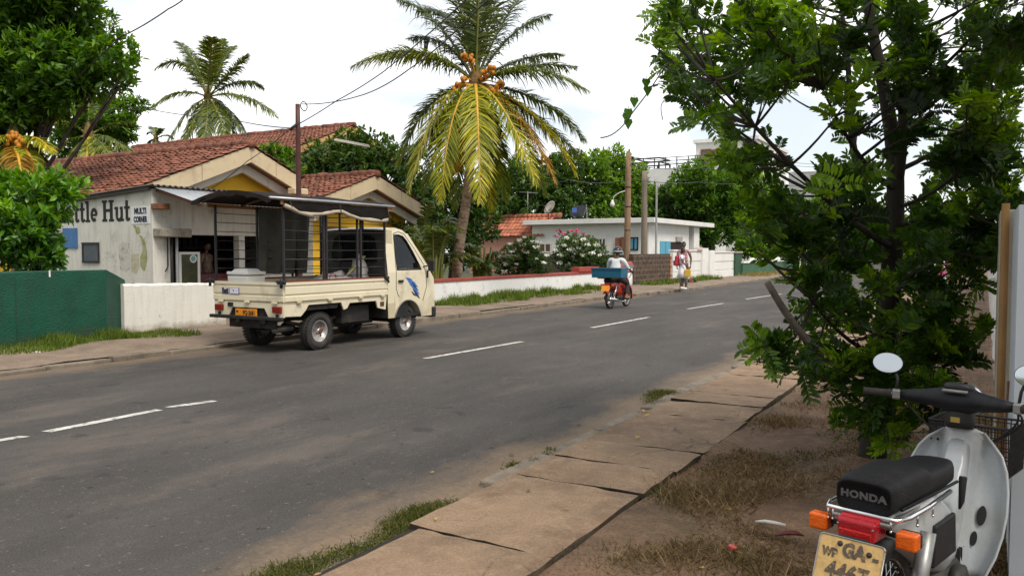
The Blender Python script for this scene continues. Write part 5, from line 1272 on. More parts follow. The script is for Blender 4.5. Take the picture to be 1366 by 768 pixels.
palm('coconut_palm', 'coconut palm half hidden behind the smaller round tree', 29.5, (118, 182), [(122, 300), (120, 240)], [
    fr((85, 150), (48, 172), -.3, -.6, G_, .3, .8), fr((90, 160), (60, 140), .5, 1, G_, .2, .7), fr((90, 182), (55, 215), -.5, -.8, G_, .1, .9), fr((100, 195), (75, 232), -.6, -1, G_, .15, 1), fr((140, 185), (160, 235), -.8, -1.2, G_, .2, 1), fr((150, 175), (195, 222), -.3, -.5, G_, .15, .9), fr((118, 195), (112, 240), -1, -1.3, Yw, -.1, 1), fr((130, 190), (140, 240), -.9, -1.2, Yw, -.15, 1), fr((150, 160), (180, 165), .5, .9, G_, .1, .8), fr((118, 140), (120, 120), .2, .6, G_, 0, .5)], 1.3, (), (.15, .12), 40)
# feathery garden palms beside the big trunk
for k, (u, lb) in enumerate([(578, 'feathery dark green garden palm just past the truck cab'), (560, 'tall garden palm between the yellow house and the coconut trunk'), (642, 'low garden palm on the far side of the coconut trunk')]):
    Y = (22.5, 25.5, 24.5)[k]; base = on_y(u, 372, Y); base.z = .12
    root = thing('garden_palm', lb, 'palm', base, 0, 'garden palms around the coconut trunk')
    for j in range(11 if k < 2 else 9):
        a = j * 2.4 + k; hgt = (2.2, 3.0, 1.6)[k] * random.uniform(.75, 1.15); rr_ = random.uniform(.5, 1.2) * (1.1 if k < 2 else .8)
        p0 = Vector((math.cos(a) * .12, math.sin(a) * .12, .1))
        frond(root, p0, Vector((math.cos(a) * rr_ * .3, math.sin(a) * rr_ * .3, hgt)), Vector((math.cos(a) * rr_ * 1.3, math.sin(a) * rr_ * 1.3, hgt * random.uniform(.55, .95))), LM_PALM, M_RACHG, .42, 30, .7, .045, .3, seed=j + 50 * k, tb=-.12 + random.uniform(-.05, .15))
    for j in range(4):
        a = j * 1.7; mb = MB(); mb.tube([(math.cos(a) * .2, math.sin(a) * .2, -.1), (math.cos(a) * .23, math.sin(a) * .2, .9), (math.cos(a) * .3, math.sin(a) * .25, 1.5)], [.05, .04, .03], 8); mb.build('stem', M_RACHG, root)

# ------------------------------------------------------------------ street tree over the motorcycle
b_ = on_y(1163, 625, 5.6); zb = .04; b_.z = zb
st = thing('street_tree', 'dark leafy roadside tree with feathered leaflets overhanging the verge behind the motorcycle', 'tree', b_)
def TP(u, v, y): return on_y(u, v, y) - b_
main = [Vector((0, 0, -.05))] + [TP(*q) for q in [(1166, 560, 5.6), (1176, 470, 5.62), (1186, 400, 5.6), (1191, 330, 5.6), (1196, 250, 5.6), (1192, 190, 5.6), (1180, 120, 5.65), (1165, 50, 5.7), (1150, -40, 5.75), (1140, -140, 5.8)]]
second = [main[5], TP(1206, 180, 5.5), TP(1203, 100, 5.4), (TP(1216, 20, 5.3)), TP(1235, -90, 5.2)]
third = [main[4], TP(1150, 250, 5.8), TP(1135, 190, 5.95), TP(1134, 120, 6.0), TP(1128, 40, 6.1), TP(1110, -60, 6.2)]
def smooth(pts, k=3):
    out = []
    for a, b in zip(pts[:-1], pts[1:]):
        for i in range(k): out.append(a.lerp(b, i / k))
    out.append(pts[-1])
    for _ in range(3): out = [out[0]] + [(out[i - 1] + out[i] * 2 + out[i + 1]) / 4 for i in range(1, len(out) - 1)] + [out[-1]]
    return out
ms, s2, s3 = smooth(main), smooth(second), smooth(third)
mb = MB(); mb.tube(ms, [.098 * (1 - .8 * i / (len(ms) - 1)) + random.uniform(-.003, .003) + (.03 if i == 0 else 0) for i in range(len(ms))], 12)
mb.tube(s2, [.042 * (1 - .7 * i / (len(s2) - 1)) for i in range(len(s2))], 9); mb.tube(s3, [.035 * (1 - .65 * i / (len(s3) - 1)) for i in range(len(s3))], 9)
mb.build('trunk', M_BARKD, st)
# sawn-off limb and a long bare twig
mb = MB(); q = smooth([TP(1172, 500, 5.6), TP(1118, 492, 5.1), TP(1078, 458, 4.9), TP(1046, 415, 4.8), TP(1024, 377, 4.75)]); mb.tube(q, [.034, .032, .03, .028, .027, .026, .025, .024, .023, .022, .021, .021, .02][:len(q)], 9); mb.build('sawn_limb', mat('pale grey limb', (.13, .11, .09), .9, .3, 10, .4), st)
mb = MB(); q = smooth([TP(1150, 330, 5.6), TP(1095, 352, 5.1), TP(1060, 362, 5.0), TP(1035, 358, 4.95), TP(1012, 338, 4.9)]); mb.tube(q, [.016 * (1 - .06 * i) for i in range(len(q))], 7); mb.build('bare_twig', M_BARK, st)
# branches end in leaf clusters inside the crown's outline
OUT = [(868, -40), (857, 40), (868, 80), (895, 98), (905, 135), (930, 150), (950, 200), (985, 215), (1000, 255), (985, 300), (1040, 330), (1085, 370), (1110, 400), (1075, 440), (1020, 455), (1030, 480), (1075, 500), (1100, 555), (1150, 590), (1180, 560), (1230, 540), (1290, 480), (1310, 440), (1295, 405), (1325, 345), (1375, 345), (1385, -40)]
GAPS = [(1060, 165, 40), (1110, 140, 36), (1095, 195, 32), (1150, 200, 24), (1215, 225, 22), (1175, 60, 22), (1055, 235, 26), (1010, 185, 24), (960, 130, 14), (1260, 60, 16), (930, 190, 22), (985, 200, 16), (1010, 440, 40), (1040, 410, 34), (1010, 150, 14), (1270, 155, 16), (1310, 215, 12), (1165, 95, 12), (1230, 40, 10)]
def inside(p, poly):
    c = False; j = len(poly) - 1
    for i in range(len(poly)):
        (xi, yi), (xj, yj) = poly[i], poly[j]
        if (yi > p[1]) != (yj > p[1]) and p[0] < (xj - xi) * (p[1] - yi) / (yj - yi) + xi: c = not c
        j = i
    return c
rnd = random.Random(12)
targets = [(1020, 462, 4.9), (1035, 480, 4.9), (1060, 470, 4.9), (1085, 375, 5.0), (1065, 378, 4.9), (1090, 405, 5), (1322, 438, 5.4), (1345, 342, 5.0), (880, 20, 5.2), (870, 60, 5.2), (890, 90, 5.3), (915, 130, 5.4), (935, 160, 5.5), (1325, 100, 4.6), (1340, 160, 4.6), (1350, 60, 4.6), (1340, 220, 4.7), (1250, 100, 4.6), (1240, 150, 4.6), (1290, 130, 4.5), (1100, 110, 5), (1060, 80, 5)]
while len(targets) < 300:
    u, v = rnd.uniform(850, 1385), rnd.uniform(-45, 600)
    if not inside((u, v), OUT) or any((u - a) ** 2 + (v - b) ** 2 < r * r for a, b, r in GAPS): continue
    if v > 330 and rnd.random() < .45: continue
    y_ = 5.6 + rnd.uniform(-1.25, 1.5) * (1 if v < 330 else .62)
    if 15 < v < 430 and abs(u - (1168 + .1 * v)) < 34 and y_ < 5.75: continue
    targets.append((u, v, y_))
# unseen leaf clusters added beyond the frame to shade the motorcycle and verge
for _ in range(210):
    a_, r_ = rnd.uniform(0, 6.283), 2.7 * math.sqrt(rnd.random())
    e_ = b_ + Vector((1.35 + r_ * math.cos(a_), -3.7 + r_ * math.sin(a_), rnd.uniform(3.9, 5.6) - .12 * r_ * r_))
    if e_.y < -.9: continue
    q_ = e_ - Vector((0, 0, H)); q_ = (683 + F * q_.x / max(q_.y, .2), 335 - F * q_.z / max(q_.y, .2))
    if q_[1] > -60 and q_[0] < 1340: continue
    targets.append(e_)
for q_ in [(1000, 225, 5.0), (970, 215, 5.1), (1015, 270, 5.0), (1030, 300, 5.0), (1060, 330, 4.9), (990, 240, 5.2), (1300, 380, 5.2), (1285, 430, 5.3), (1290, 350, 5.2), (1265, 460, 5.3), (1240, 500, 5.3), (1120, 520, 5.2), (1130, 480, 5.0), (1060, 500, 5.0), (1220, 470, 5.1), (1200, 430, 5.0), (1180, 380, 4.9), (1230, 400, 5.0), (1150, 420, 4.9), (1150, 575, 5.1), (1180, 560, 5.0), (1205, 540, 5.1), (1228, 560, 5.2), (1170, 530, 5.0), (1140, 545, 5.1), (1215, 580, 5.1), (1190, 500, 5.0), (1160, 480, 5.0), (1250, 530, 5.2), (1125, 565, 5.1), (1195, 590, 5.05), (1255, 300, 5.3), (1280, 320, 5.2), (1305, 310, 5.2), (1325, 295, 5.1), (1270, 350, 5.4), (1245, 340, 5.3), (1295, 345, 5.5), (1320, 330, 5.3), (1260, 385, 5.4), (1235, 370, 5.2), (1275, 410, 5.5), (1340, 265, 5.0), (1310, 265, 5.0), (1285, 280, 5.1), (1250, 430, 5.4), (1225, 320, 5.2)]: targets.append(q_)
stems = ms[6:] + s2 + s3
limbs_ = []; rnd.shuffle(targets)
bm_ = MB(); LP, LD, LN, LB = [], [], [], []
for k, q_ in enumerate(targets):
    e = TP(*q_) if len(q_) == 3 and not isinstance(q_, Vector) else q_ - b_
    def cost(q):
        hd = math.hypot(q.x - e.x, q.y - e.y)
        return (q - e).length + 1.3 * abs(q.z - (e.z - .6 * hd))
    best = min(stems if k < 46 else stems + limbs_, key=cost) if len(q_) == 3 and not isinstance(q_, Vector) else min([q for q in stems if q.z > 2.5], key=lambda q: (q - e).length)
    mid = best.lerp(e, .5) + Vector((rnd.uniform(-.1, .1), rnd.uniform(-.1, .1), -.10 + rnd.uniform(-.08, .06))) * (e - best).length
    pts = bez(best, mid, e, 8)
    L_ = (e - best).length
    if k < 46 and not isinstance(q_, Vector): limbs_ += pts[2:7]
    r0 = (.008 + .008 * min(L_, 1.8)) if k < 46 and not isinstance(q_, Vector) else (.004 + .006 * min(L_, 1.2))
    bm_.tube(pts, [r0 * (1 - .8 * i / 7) + .0015 for i in range(8)], 6)
    hue = rnd.gauss(-.04, .19)
    nl = rnd.randint(9, 13)
    for j in range(nl):
        a = rnd.uniform(.55, 1.0) if j else 1.0
        i = min(6, int(a * 7)); p = pts[i].lerp(pts[i + 1], a * 7 - i)
        ax = (e - best).normalized()
        d = (ax * .45 + Vector(rand_dir(1)[0]) * .75 + Vector((0, 0, .50))).normalized()
        LP.append(p); LD.append(d); LN.append((Vector(rand_dir(1)[0]) * .9 + Vector((0, -.25, .7))).normalized()); LB.append(hue)
bm_.build('branches', M_BARKD, st)
P, D, NN, B = np.array([tuple(p) for p in LP]), unit(np.array([tuple(p) for p in LD])), np.array([tuple(p) for p in LN]), np.array(LB)
m = len(P); Lc = RNG.uniform(.11, .21, m); Sd = unit(np.cross(D, NN)); Nn = np.cross(Sd, D)
G = []; pairs = 7
zc = np.clip((P[:, 2] - .4) / 3.2, 0, 1)
for k in range(pairs):
    a = .22 + .78 * k / pairs
    pos = P + D * (Lc * a)[:, None] + np.array([0, 0, -1]) * (Lc * .28 * a * a)[:, None]
    for sg in (-1, 1):
        d = Sd * sg * .9 + D * (.45 + .3 * a) + Nn * RNG.uniform(-.05, .35, m)[:, None] + RNG.normal(0, .1, (m, 3)) + np.array([0, 0, -.18])
        ln = Lc * .33 * (.75 + .5 * math.sin(math.pi * (a * .8 + .1))) * RNG.uniform(.85, 1.15, m)
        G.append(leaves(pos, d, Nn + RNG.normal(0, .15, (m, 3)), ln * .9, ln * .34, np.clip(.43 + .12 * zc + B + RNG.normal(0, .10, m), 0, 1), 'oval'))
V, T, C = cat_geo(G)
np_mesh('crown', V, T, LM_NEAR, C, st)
V2 = []
mb = MB()
for p, d, l in zip(P, D, Lc):
    p, d = Vector(p), Vector(d); mb.tube([p, p + d * l * .5 + Vector((0, 0, -.07 * l)), p + d * l + Vector((0, 0, -.28 * l))], [.0026, .002, .001], 4, False)
mb.build('leaf_stalks', leafmat('leaf stalk green', (.05, .06, .02), (.06, .08, .02), (.1, .1, .03), .1), st)
# low fern-like shoots around the trunk foot
# hanging creeper
vn = thing('hanging_creeper', 'thin creeper with a few heart shaped leaves trailing from the street tree into the sky', 'plant', on_y(905, 70, 5.2))
b2 = Vector(vn.location)
q = smooth([on_y(*a) - b2 for a in [(905, 70, 5.2), (884, 92, 5.2), (868, 120, 5.15), (842, 152, 5.15), (832, 168, 5.1), (815, 182, 5.1), (801, 184, 5.1)]])
mb = MB(); mb.tube(q, [.004] * len(q), 5); q2 = smooth([on_y(*a) - b2 for a in [(925, 82, 5.3), (905, 110, 5.3), (888, 132, 5.3), (880, 140, 5.3), (884, 160, 5.3)]]); mb.tube(q2, [.0025] * len(q2), 4); mb.build('stem', M_BARK, vn)
for (u, v) in [(862, 112), (864, 122), (846, 137), (838, 152), (836, 158), (838, 166), (898, 86)]:
    p = on_y(u, v, 5.13) - b2; mb = MB(); mb.tube([p + Vector((0, 0, .05)), p + Vector((0, 0, .02))], .002, 4)
    mb.prism([(0, .03), (.022, .036), (.03, .015), (0, -.035), (-.03, .015), (-.022, .036)], 0, .001, lambda a, b, d, p=p: p + Vector((a, d + a * .3, b))); mb.build('leaf', LM_BUSH, vn)
# ================================================================== pickup truck
M_TRUCK = mat('cream truck paint', (0.75, 0.67, 0.49), 0.38, 0.05, 2.0, 0.04, 20, dirt=(0.36, 0.27, 0.16), dirt_scale=3.0, dirt_lo=0.54, dirt_hi=0.74, dirt_amt=0.6, coat=.35, foot=((.30, .22, .13), .75, .6))
M_TRUCKD = mat('grimy truck paint', (0.52, 0.45, 0.29), 0.5, 0.08, 2.5, 0.05, 20, dirt=(0.20, 0.15, 0.09), dirt_scale=3, dirt_lo=0.52, dirt_hi=0.72, dirt_amt=0.6)
M_RUBBER = mat('tyre rubber', (0.030, 0.028, 0.027), 0.85, 0.3, 12, 0.3, 40, dirt=(.11, .09, .07), dirt_scale=6, dirt_lo=.5, dirt_hi=.75, dirt_amt=.5)
M_RIM = mat('dirty silver rim', (0.50, 0.48, 0.46), 0.4, 0.2, 9, metal=.5, dirt=(.16, .10, .06), dirt_scale=9, dirt_lo=.5, dirt_hi=.65)
M_BLACK = mat('black plastic', (0.016, 0.016, 0.017), 0.5, 0.3, 10)
M_CHASSIS = mat('chassis black', (0.018, 0.016, 0.015), 0.8, 0.4, 8, dirt=(.07, .05, .035), dirt_scale=5, dirt_lo=.52, dirt_hi=.7)
M_TAIL = mat('tail lamp red', (0.20, 0.018, 0.012), 0.22, 0.2, 20)
M_ORANGEPL = mat('orange number plate', (0.75, 0.26, 0.015), 0.45, 0.08, 10)
M_INK = mat('plate black', (0.02, 0.015, 0.012), 0.6)
M_TARP = mat('black tarpaulin', (0.014, 0.012, 0.011), 0.85, 0.3, 4, 0.5, 9, spec=.12)
M_TARPG = mat('grey green tarpaulin', (0.085, 0.085, 0.070), 0.75, 0.25, 3, 0.6, 7)
M_ROLL = mat('beige canvas roll', (0.42, 0.35, 0.27), 0.85, 0.2, 7, 0.5, 14)
M_PIPE = mat('galvanised pipe', (0.36, 0.36, 0.37), 0.4, 0.15, 8, metal=.6)
M_WOODO = mat('varnished plywood bow', (0.36, 0.15, 0.04), 0.55, 0.25, 8)
M_RUST = mat('red brown rail', (0.16, 0.035, 0.02), 0.6, 0.3, 8)
M_CHROME = mat('chrome', (0.75, 0.75, 0.76), 0.08, 0.03, 8, metal=1.0)
M_GLASS = glassmat('tinted window glass', (0.72, 0.76, 0.76))

tr = thing('pickup_truck', 'small cream pickup truck with caged tray and black canopy parked at the far kerb', 'truck', W(8.23, -9.40, 0), RZ)
def wheel(parent, x, y, r, wd, side, spokes=True):
    """axle along x; outer face towards side"""
    M = Matrix.Translation((x, y, r)) @ Matrix.Rotation(R(90) * side, 4, 'Y')
    root_w = MB()
    h = wd / 2
    root_w.lathe([(r * .62, -h), (r * .80, -h), (r * .95, -h * .92), (r, -h * .6), (r, h * .6), (r * .95, h * .92), (r * .80, h), (r * .62, h), (r * .60, h * .7), (r * .60, -h * .7)], 32, M, True, 0, True)
    # tread blocks
    for k in range(36):
        a = 2 * math.pi * k / 36
        for zz in (-.42, 0, .42):
            root_w.box(M @ Vector((r * math.cos(a), r * math.sin(a), wd * zz)), (.012, .03, wd * .2), M.to_3x3() @ Matrix.Rotation(a, 3, 'Z'))
    o = root_w.build('wheel', M_RUBBER, parent)
    mb = MB(); mb.lathe([(r * .61, h * .75), (r * .58, h * .9), (r * .52, h * .72), (r * .50, h * .35), (r * .44, h * .30), (r * .38, h * .55), (r * .30, h * .62), (r * .16, h * .55), (r * .14, h * .9), (r * .1, h * .95), (0, h * .95)], 28, M); mb.lathe([(r * .6, -h * .6), (.0, -h * .6)], 20, M)
    rim = mb.build('rim', M_RIM, o)
    mb = MB()
    for k in range(12):
        a = 2 * math.pi * k / 12; mb.lathe([(.0, .004), (.016, .003), (.016, 0), (0, 0)], 8, M @ Matrix.Translation((r * .44 * math.cos(a), r * .44 * math.sin(a), h * .43)))
    mb.build('rim_hole', M_BLACK, rim)
    mb = MB(); mb.lathe([(r * .13, h * .9), (r * .15, h * 1.02), (r * .1, h * 1.1), (0, h * 1.1)], 16, M)
    for k in range(4):
        a = 2 * math.pi * k / 4 + .4; mb.lathe([(.012, 0), (.012, .03), (0, .03)], 6, M @ Matrix.Translation((r * .24 * math.cos(a), r * .24 * math.sin(a), h * .56)))
    mb.build('hub', mat('rusty hub', (.13, .06, .04), .7, .4, 20), rim)
    return o
WB = ((.61, .80), (.61, 2.90), (-.61, .80), (-.61, 2.90))
for x, y in WB: wheel(tr, x, y, .285, .165, 1 if x > 0 else -1)

# --- cab
prof_lo = [(2.36, .40), (2.50, .38), (2.50, .42)]
hubf = (2.90, .285); ra = .37
archp = [(hubf[0] + ra * math.cos(a), hubf[1] + ra * math.sin(a)) for a in [R(168 - 156 * k / 14) for k in range(15)]]
lower = [(2.36, 1.14), (2.36, .37), (archp[0][0] - .02, .37)] + archp + [(archp[-1][0] + .02, .34), (3.62, .34), (3.675, .40), (3.69, .55), (3.685, .85), (3.66, 1.02), (3.56, 1.14)]
upper = [(2.36, 1.14), (3.56, 1.14), (3.42, 1.30), (3.18, 1.58), (2.98, 1.79), (2.86, 1.865), (2.66, 1.90), (2.40, 1.885), (2.36, 1.86)]
xw = .735
def xat(z): return xw if z <= 1.14 else xw - (z - 1.14) * .115
win = [(2.62, 1.18), (3.30, 1.18), (3.24, 1.28), (3.10, 1.49), (2.95, 1.68), (2.86, 1.755), (2.74, 1.78), (2.62, 1.775), (2.60, 1.72)]
mb = MB()
for sg in (1, -1):
    mb.add([(sg * xw, y, z) for y, z in lower], [tuple(range(len(lower)))])
    n = len(upper)
    mb.add([(sg * xat(z), y, z) for y, z in upper] + [(sg * xat(z), y, z) for y, z in win] , [(i, (i + 1) % n, n + (i + 1) % n, n + i) for i in range(n)])
    # window reveal
    mb.add([(sg * xat(z), y, z) for y, z in win] + [(sg * (xat(z) - .05), y, z) for y, z in win], [(i, (i + 1) % n, n + (i + 1) % n, n + i) for i in range(n)])
    # wheel arch lining
    k = len(archp); mb.add([(sg * xw, y, z) for y, z in archp] + [(sg * (xw - .3), y, z) for y, z in archp], [(i, i + 1, k + i + 1, k + i) for i in range(k - 1)])
# roof, nose and front skin between the sides
skin = [(2.36, 1.86), (2.40, 1.885), (2.66, 1.90), (2.86, 1.865), (2.98, 1.79)]
def skinstrip(pts, inset=0.0):
    vs = []; nn = 7
    for y, z in pts:
        for i in range(nn):
            f = -1 + 2 * i / (nn - 1); vs.append((f * (xat(z) - inset), y + (0.06 * (1 - f * f) if y > 3 else 0), z + (.018 * (1 - f * f) if z > 1.8 else 0)))
    return vs, [(r * nn + i, r * nn + i + 1, (r + 1) * nn + i + 1, (r + 1) * nn + i) for r in range(len(pts) - 1) for i in range(nn - 1)]
mb.add(*skinstrip(skin), True)
mb.add(*skinstrip([(3.56, 1.14), (3.66, 1.02), (3.685, .85), (3.69, .55), (3.675, .40), (3.62, .34)]), True)
mb.build('cab', M_TRUCK, tr)
mb = MB(); mb.add(*skinstrip([(2.98, 1.79), (3.18, 1.58), (3.42, 1.30), (3.56, 1.14)], .03), True); mb.build('windscreen', M_GLASS, tr)
mb = MB()
for sg in (1, -1): mb.bar((sg * (xat(1.79) - .03), 2.98, 1.79), (sg * (xw - .03), 3.56, 1.14), .06, .05)
mb.build('windscreen_pillar', M_TRUCK, tr)
mb = MB(); mb.add([(-.733, 2.361, .37), (.733, 2.361, .37), (.733, 2.361, 1.14), (-.733, 2.361, 1.14)], [(0, 1, 2, 3)])
mb.add([(-.733, 2.361, 1.1401), (.733, 2.361, 1.1401), (.655, 2.361, 1.86), (-.655, 2.361, 1.86)], [(0, 1, 2, 3)]); cb = mb.build('cab_back', mat('grey black panel', (.035, .033, .032), .55, .3, 5), tr)
mb = MB(); mb.prism([(-.5, 1.32), (.5, 1.32), (.52, 1.45), (.46, 1.72), (.36, 1.77), (-.36, 1.77), (-.46, 1.72), (-.52, 1.45)], 0, .008, lambda a, b, d: (a, 2.357 - d, b)); mb.build('rear_window', mat('dark rear glass', (.012, .013, .014), .08, .2), cb)
mb = MB(); mb.box2((-.733, 2.37, .37), (.733, 3.5, .42)); mb.box2((-.7, 2.42, .42), (.7, 2.95, .78)); mb.build('cab_floor', M_BLACK, tr)
for x in (-.34, .34):
    mb = MB(); mb.box((x, 2.52, 1.12), (.48, .12, .72), (R(-9), 0, 0)); mb.box((x, 2.76, .82), (.48, .5, .12)); mb.build('seat', mat('grey seat cloth', (.05, .05, .052), .9), tr, bevel=.03)
mb = MB(); mb.box((0, 3.36, 1.02), (1.40, .36, .24)); mb.build('dashboard', M_BLACK, tr, bevel=.04)
mb = MB(); Mw = Matrix.Translation((.36, 3.12, 1.16)) @ Matrix.Rotation(R(58), 4, 'X')
mb.lathe([(.19 + .014 * math.cos(2 * math.pi * k / 8), .014 * math.sin(2 * math.pi * k / 8)) for k in range(8)], 24, Mw, True, 0, True); mb.tube([Mw @ Vector((-.18, 0, 0)), Mw @ Vector((.18, 0, 0))], .014, 6); mb.tube([Mw @ Vector((0, 0, 0)), Mw @ Vector((0, 0, -.3))], .02, 6); mb.build('steering_wheel', M_BLACK, tr)
for sg in (1, -1):
    # door: seam, glass, handle
    dp = [(2.60, 1.135), (2.60, .80), (2.63, .74), (2.66, .70)]
    seam = [(2.60, 1.80), (2.585, 1.14), (2.585, .86), (2.62, .77), (2.66, .72)]
    mb = MB(); mb.tube([(sg * (xat(z) + .001), y, z) for y, z in seam], .006, 5); mb.tube([(sg * (xat(z) + .001), y, z) for y, z in [(3.40, 1.22), (3.43, 1.10), (3.45, .88), (3.33, .62)]], .006, 5); mb.tube([(sg * (xat(z) + .001), y, z) for y, z in [(2.60, 1.80), (2.74, 1.835), (2.90, 1.80), (3.14, 1.55), (3.40, 1.24)]], .006, 5); dr_ = mb.build('door', mat('door gap shadow', (.10, .085, .055), .8), tr)
    mb = MB(); mb.add([(sg * (xat(z) - .022), y, z) for y, z in win], [tuple(range(len(win)))]); mb.build('window', M_GLASS, dr_)
    mb = MB(); n = len(win); mb.tube([(sg * (xat(z) - .004), y, z) for y, z in win + win[:1]], .013, 6); mb.build('window_seal', M_BLACK, dr_)
    mb = MB(); mb.box((sg * (xw + .012), 2.70, .985), (.026, .13, .045)); mb.build('handle', M_BLACK, dr_, bevel=.008)
    mb = MB(); mb.tube([(sg * (xat(1.2) - .01), 3.36, 1.22), (sg * (xw + .10), 3.40, 1.25)], .014, 6); mb.box((sg * (xw + .13), 3.42, 1.24), (.12, .05, .19)); mb.build('mirror', M_BLACK, dr_, bevel=.02)
    mb = MB(); mb.box((sg * (xw + .005), 3.47, 1.09), (.02, .03, .13)); mb.build('side_marker', M_BLACK, tr)
    mb = MB(); mb.tube([(sg * (xw + .004), y, z) for y, z in archp], .014, 6); mb.build('arch_lip', mat('grey arch lip', (.25, .23, .19), .5), tr)
    mb = MB(); mb.box((sg * .45, 3.70, .72), (.34, .06, .16)); mb.build('headlamp', mat('lamp glass', (.7, .7, .7), .1, .05, metal=.3), tr, bevel=.03)
mb = MB(); mb.prism([(2.36, .365), (2.52, .365), (2.55, .55), (2.56, 1.86), (2.36, 1.87)], 0, .012, lambda a, b, d: (xat(b) + .002 + d, a, b)); mb.build('corner_panel', M_TRUCKD, tr, bevel=.008)
mb = MB(); mb.box((0, 3.66, .40), (1.50, .14, .20)); mb.build('front_bumper', M_BLACK, tr, bevel=.03)
# blue feathered decal on the right door
mb = MB(); mb2 = MB()
bl = [[(2.86, 1.02), (2.98, 1.01), (3.10, .95), (3.20, .86), (3.10, .89), (2.98, .95)], [(2.90, .98), (3.0, .95), (3.12, .88), (3.22, .80), (3.08, .85)], [(2.95, .93), (3.05, .90), (3.16, .82), (3.24, .73), (3.12, .79)], [(2.92, 1.0), (2.84, 1.05), (2.95, 1.035), (3.03, 1.0)]]
for k, p_ in enumerate(bl): mb.prism(p_, .001, .003 + k * .0012, lambda a, b, d: (xw + d, a, b))
for k, p_ in enumerate([[(3.04, .84), (3.12, .80), (3.20, .72), (3.24, .66), (3.14, .72)], [(3.0, .80), (3.08, .76), (3.15, .71), (3.06, .735)], [(3.02, .95), (3.10, .90), (3.16, .84), (3.08, .87)]]): mb2.prism(p_, .001, .0075 + k * .001, lambda a, b, d: (xw + d, a, b))
dc = mb.build('door_decal', mat('blue decal', (.035, .16, .50), .4, .35, 12), tr); mb2.build('decal_shadow', mat('navy decal', (.02, .03, .10), .4), dc)
# --- tray
mb = MB(); mb.box2((-.74, .03, .74), (.74, 2.34, .78)); mb.build('tray_floor', M_TRUCKD, tr)
def ribbed(z0, z1):
    """cross-section of a pressed side panel: (outward, z)"""
    return [(0, z0), (.012, z0 + .01), (.012, z0 + .075), (0, z0 + .085), (0, z0 + .095), (.014, z0 + .115), (.014, z1 - .075), (.002, z1 - .06), (.002, z1 - .05), (.022, z1 - .04), (.022, z1), (-.03, z1), (-.03, z0)]
for sg in (1, -1):
    pr = ribbed(.765, 1.05); mb = MB(); n = len(pr)
    vs = [(sg * (.745 + a), y, z) for y in (0.035, 2.335) for a, z in pr]; mb.add(vs, [tuple(range(n)), tuple(range(2 * n - 1, n - 1, -1))] + [(i, (i + 1) % n, n + (i + 1) % n, n + i) for i in range(n)])
    sp_ = mb.build('side_panel', M_TRUCK, tr)
    mb = MB()
    for y in (.3, .95, 1.65, 2.2): mb.box((sg * .765, y, .755), (.03, .09, .035))
    mb.build('hinge', M_TRUCKD, sp_, bevel=.006)
    mb = MB(); mb.box((sg * .75, 2.28, 1.055), (.09, .10, .05)); mb.tube([(sg * .79, 2.32, .98), (sg * .79, 2.25, 1.08)], .02, 6); mb.build('latch', M_BLACK, sp_)
    # skirt below the tray, cut around the wheel
    mb = MB(); sk = [(.03, .745), (.03, .555), (.36, .54), (.46, .62), (.52, .70), (1.22, .70), (1.28, .58), (1.36, .60), (1.42, .68), (2.06, .68), (2.10, .56), (2.30, .52), (2.33, .745)]
    mb.prism(sk, 0, .03, lambda a, b, d: (sg * (.735 - d), a, b)); mb.build('skirt', M_TRUCK, tr, bevel=.006)
    mb = MB(); mb.prism([(.42, .74), (.50, .62), (1.16, .62), (1.24, .74)], 0, .2, lambda a, b, d: (sg * (.70 - d), a, b)); mb.build('wheel_arch', M_CHASSIS, tr)
    mb = MB(); mb.box2((sg * .76, .06, 1.052), (sg * .70, 2.33, 1.075)); mb.build('tray_rail', M_RUST, tr)
    mb = MB(); mb.box((sg * .742, 2.20, .625), (.012, .09, .07)); mb.build('side_lamp', mat('dull red lamp', (.10, .04, .02), .4), tr)
pr = ribbed(.765, 1.05); n = len(pr); mb = MB()
vs = [(x, .02 - a, z) for x in (-.74, .74) for a, z in pr]; mb.add(vs, [tuple(range(n)), tuple(range(2 * n - 1, n - 1, -1))] + [(i, (i + 1) % n, n + (i + 1) % n, n + i) for i in range(n)])
tg = mb.build('tailgate', M_TRUCK, tr)
def MREAR(x, y, z): return Matrix(((1, 0, 0, x), (0, 0, -1, y), (0, 1, 0, z), (0, 0, 0, 1)))
mb = MB()
for x in (-.57, 0, .57): mb.box((x, .0, .752), (.10, .03, .03))
mb.build('hinge', M_TRUCK, tg, bevel=.006)
for x in (-.755, .755):
    mb = MB(); mb.box((x * .985, -.02, 1.05), (.10, .08, .05)); mb.tube([(x, -.03, 1.10), (x, -.04, .97)], .022, 6); mb.tube([(x - .10, -.03, 1.06), (x + .07, -.03, 1.06)], .018, 6); mb.build('latch', M_BLACK, tg)
mb = MB(); mb.merge(text_mesh('Batti', .115, .006, .9), MREAR(-.47, .004, .905) @ Matrix.Diagonal((.72, 1, 1, 1)), False); mb.build('lettering', mat('navy sticker', (.03, .03, .10), .4), tg)
mb = MB(); mb.box((-.275, .0062, .905), (.23, .002, .10)); mb.build('sticker', mat('violet grey sticker', (.22, .20, .36), .4), tg)
mb = MB(); mb.merge(text_mesh('BOSS', .105, .006, .95), MREAR(-.275, .003, .905) @ Matrix.Diagonal((.78, 1, 1, 1)), False); mb.build('lettering', mat('white sticker', (.75, .74, .78), .4), tg)
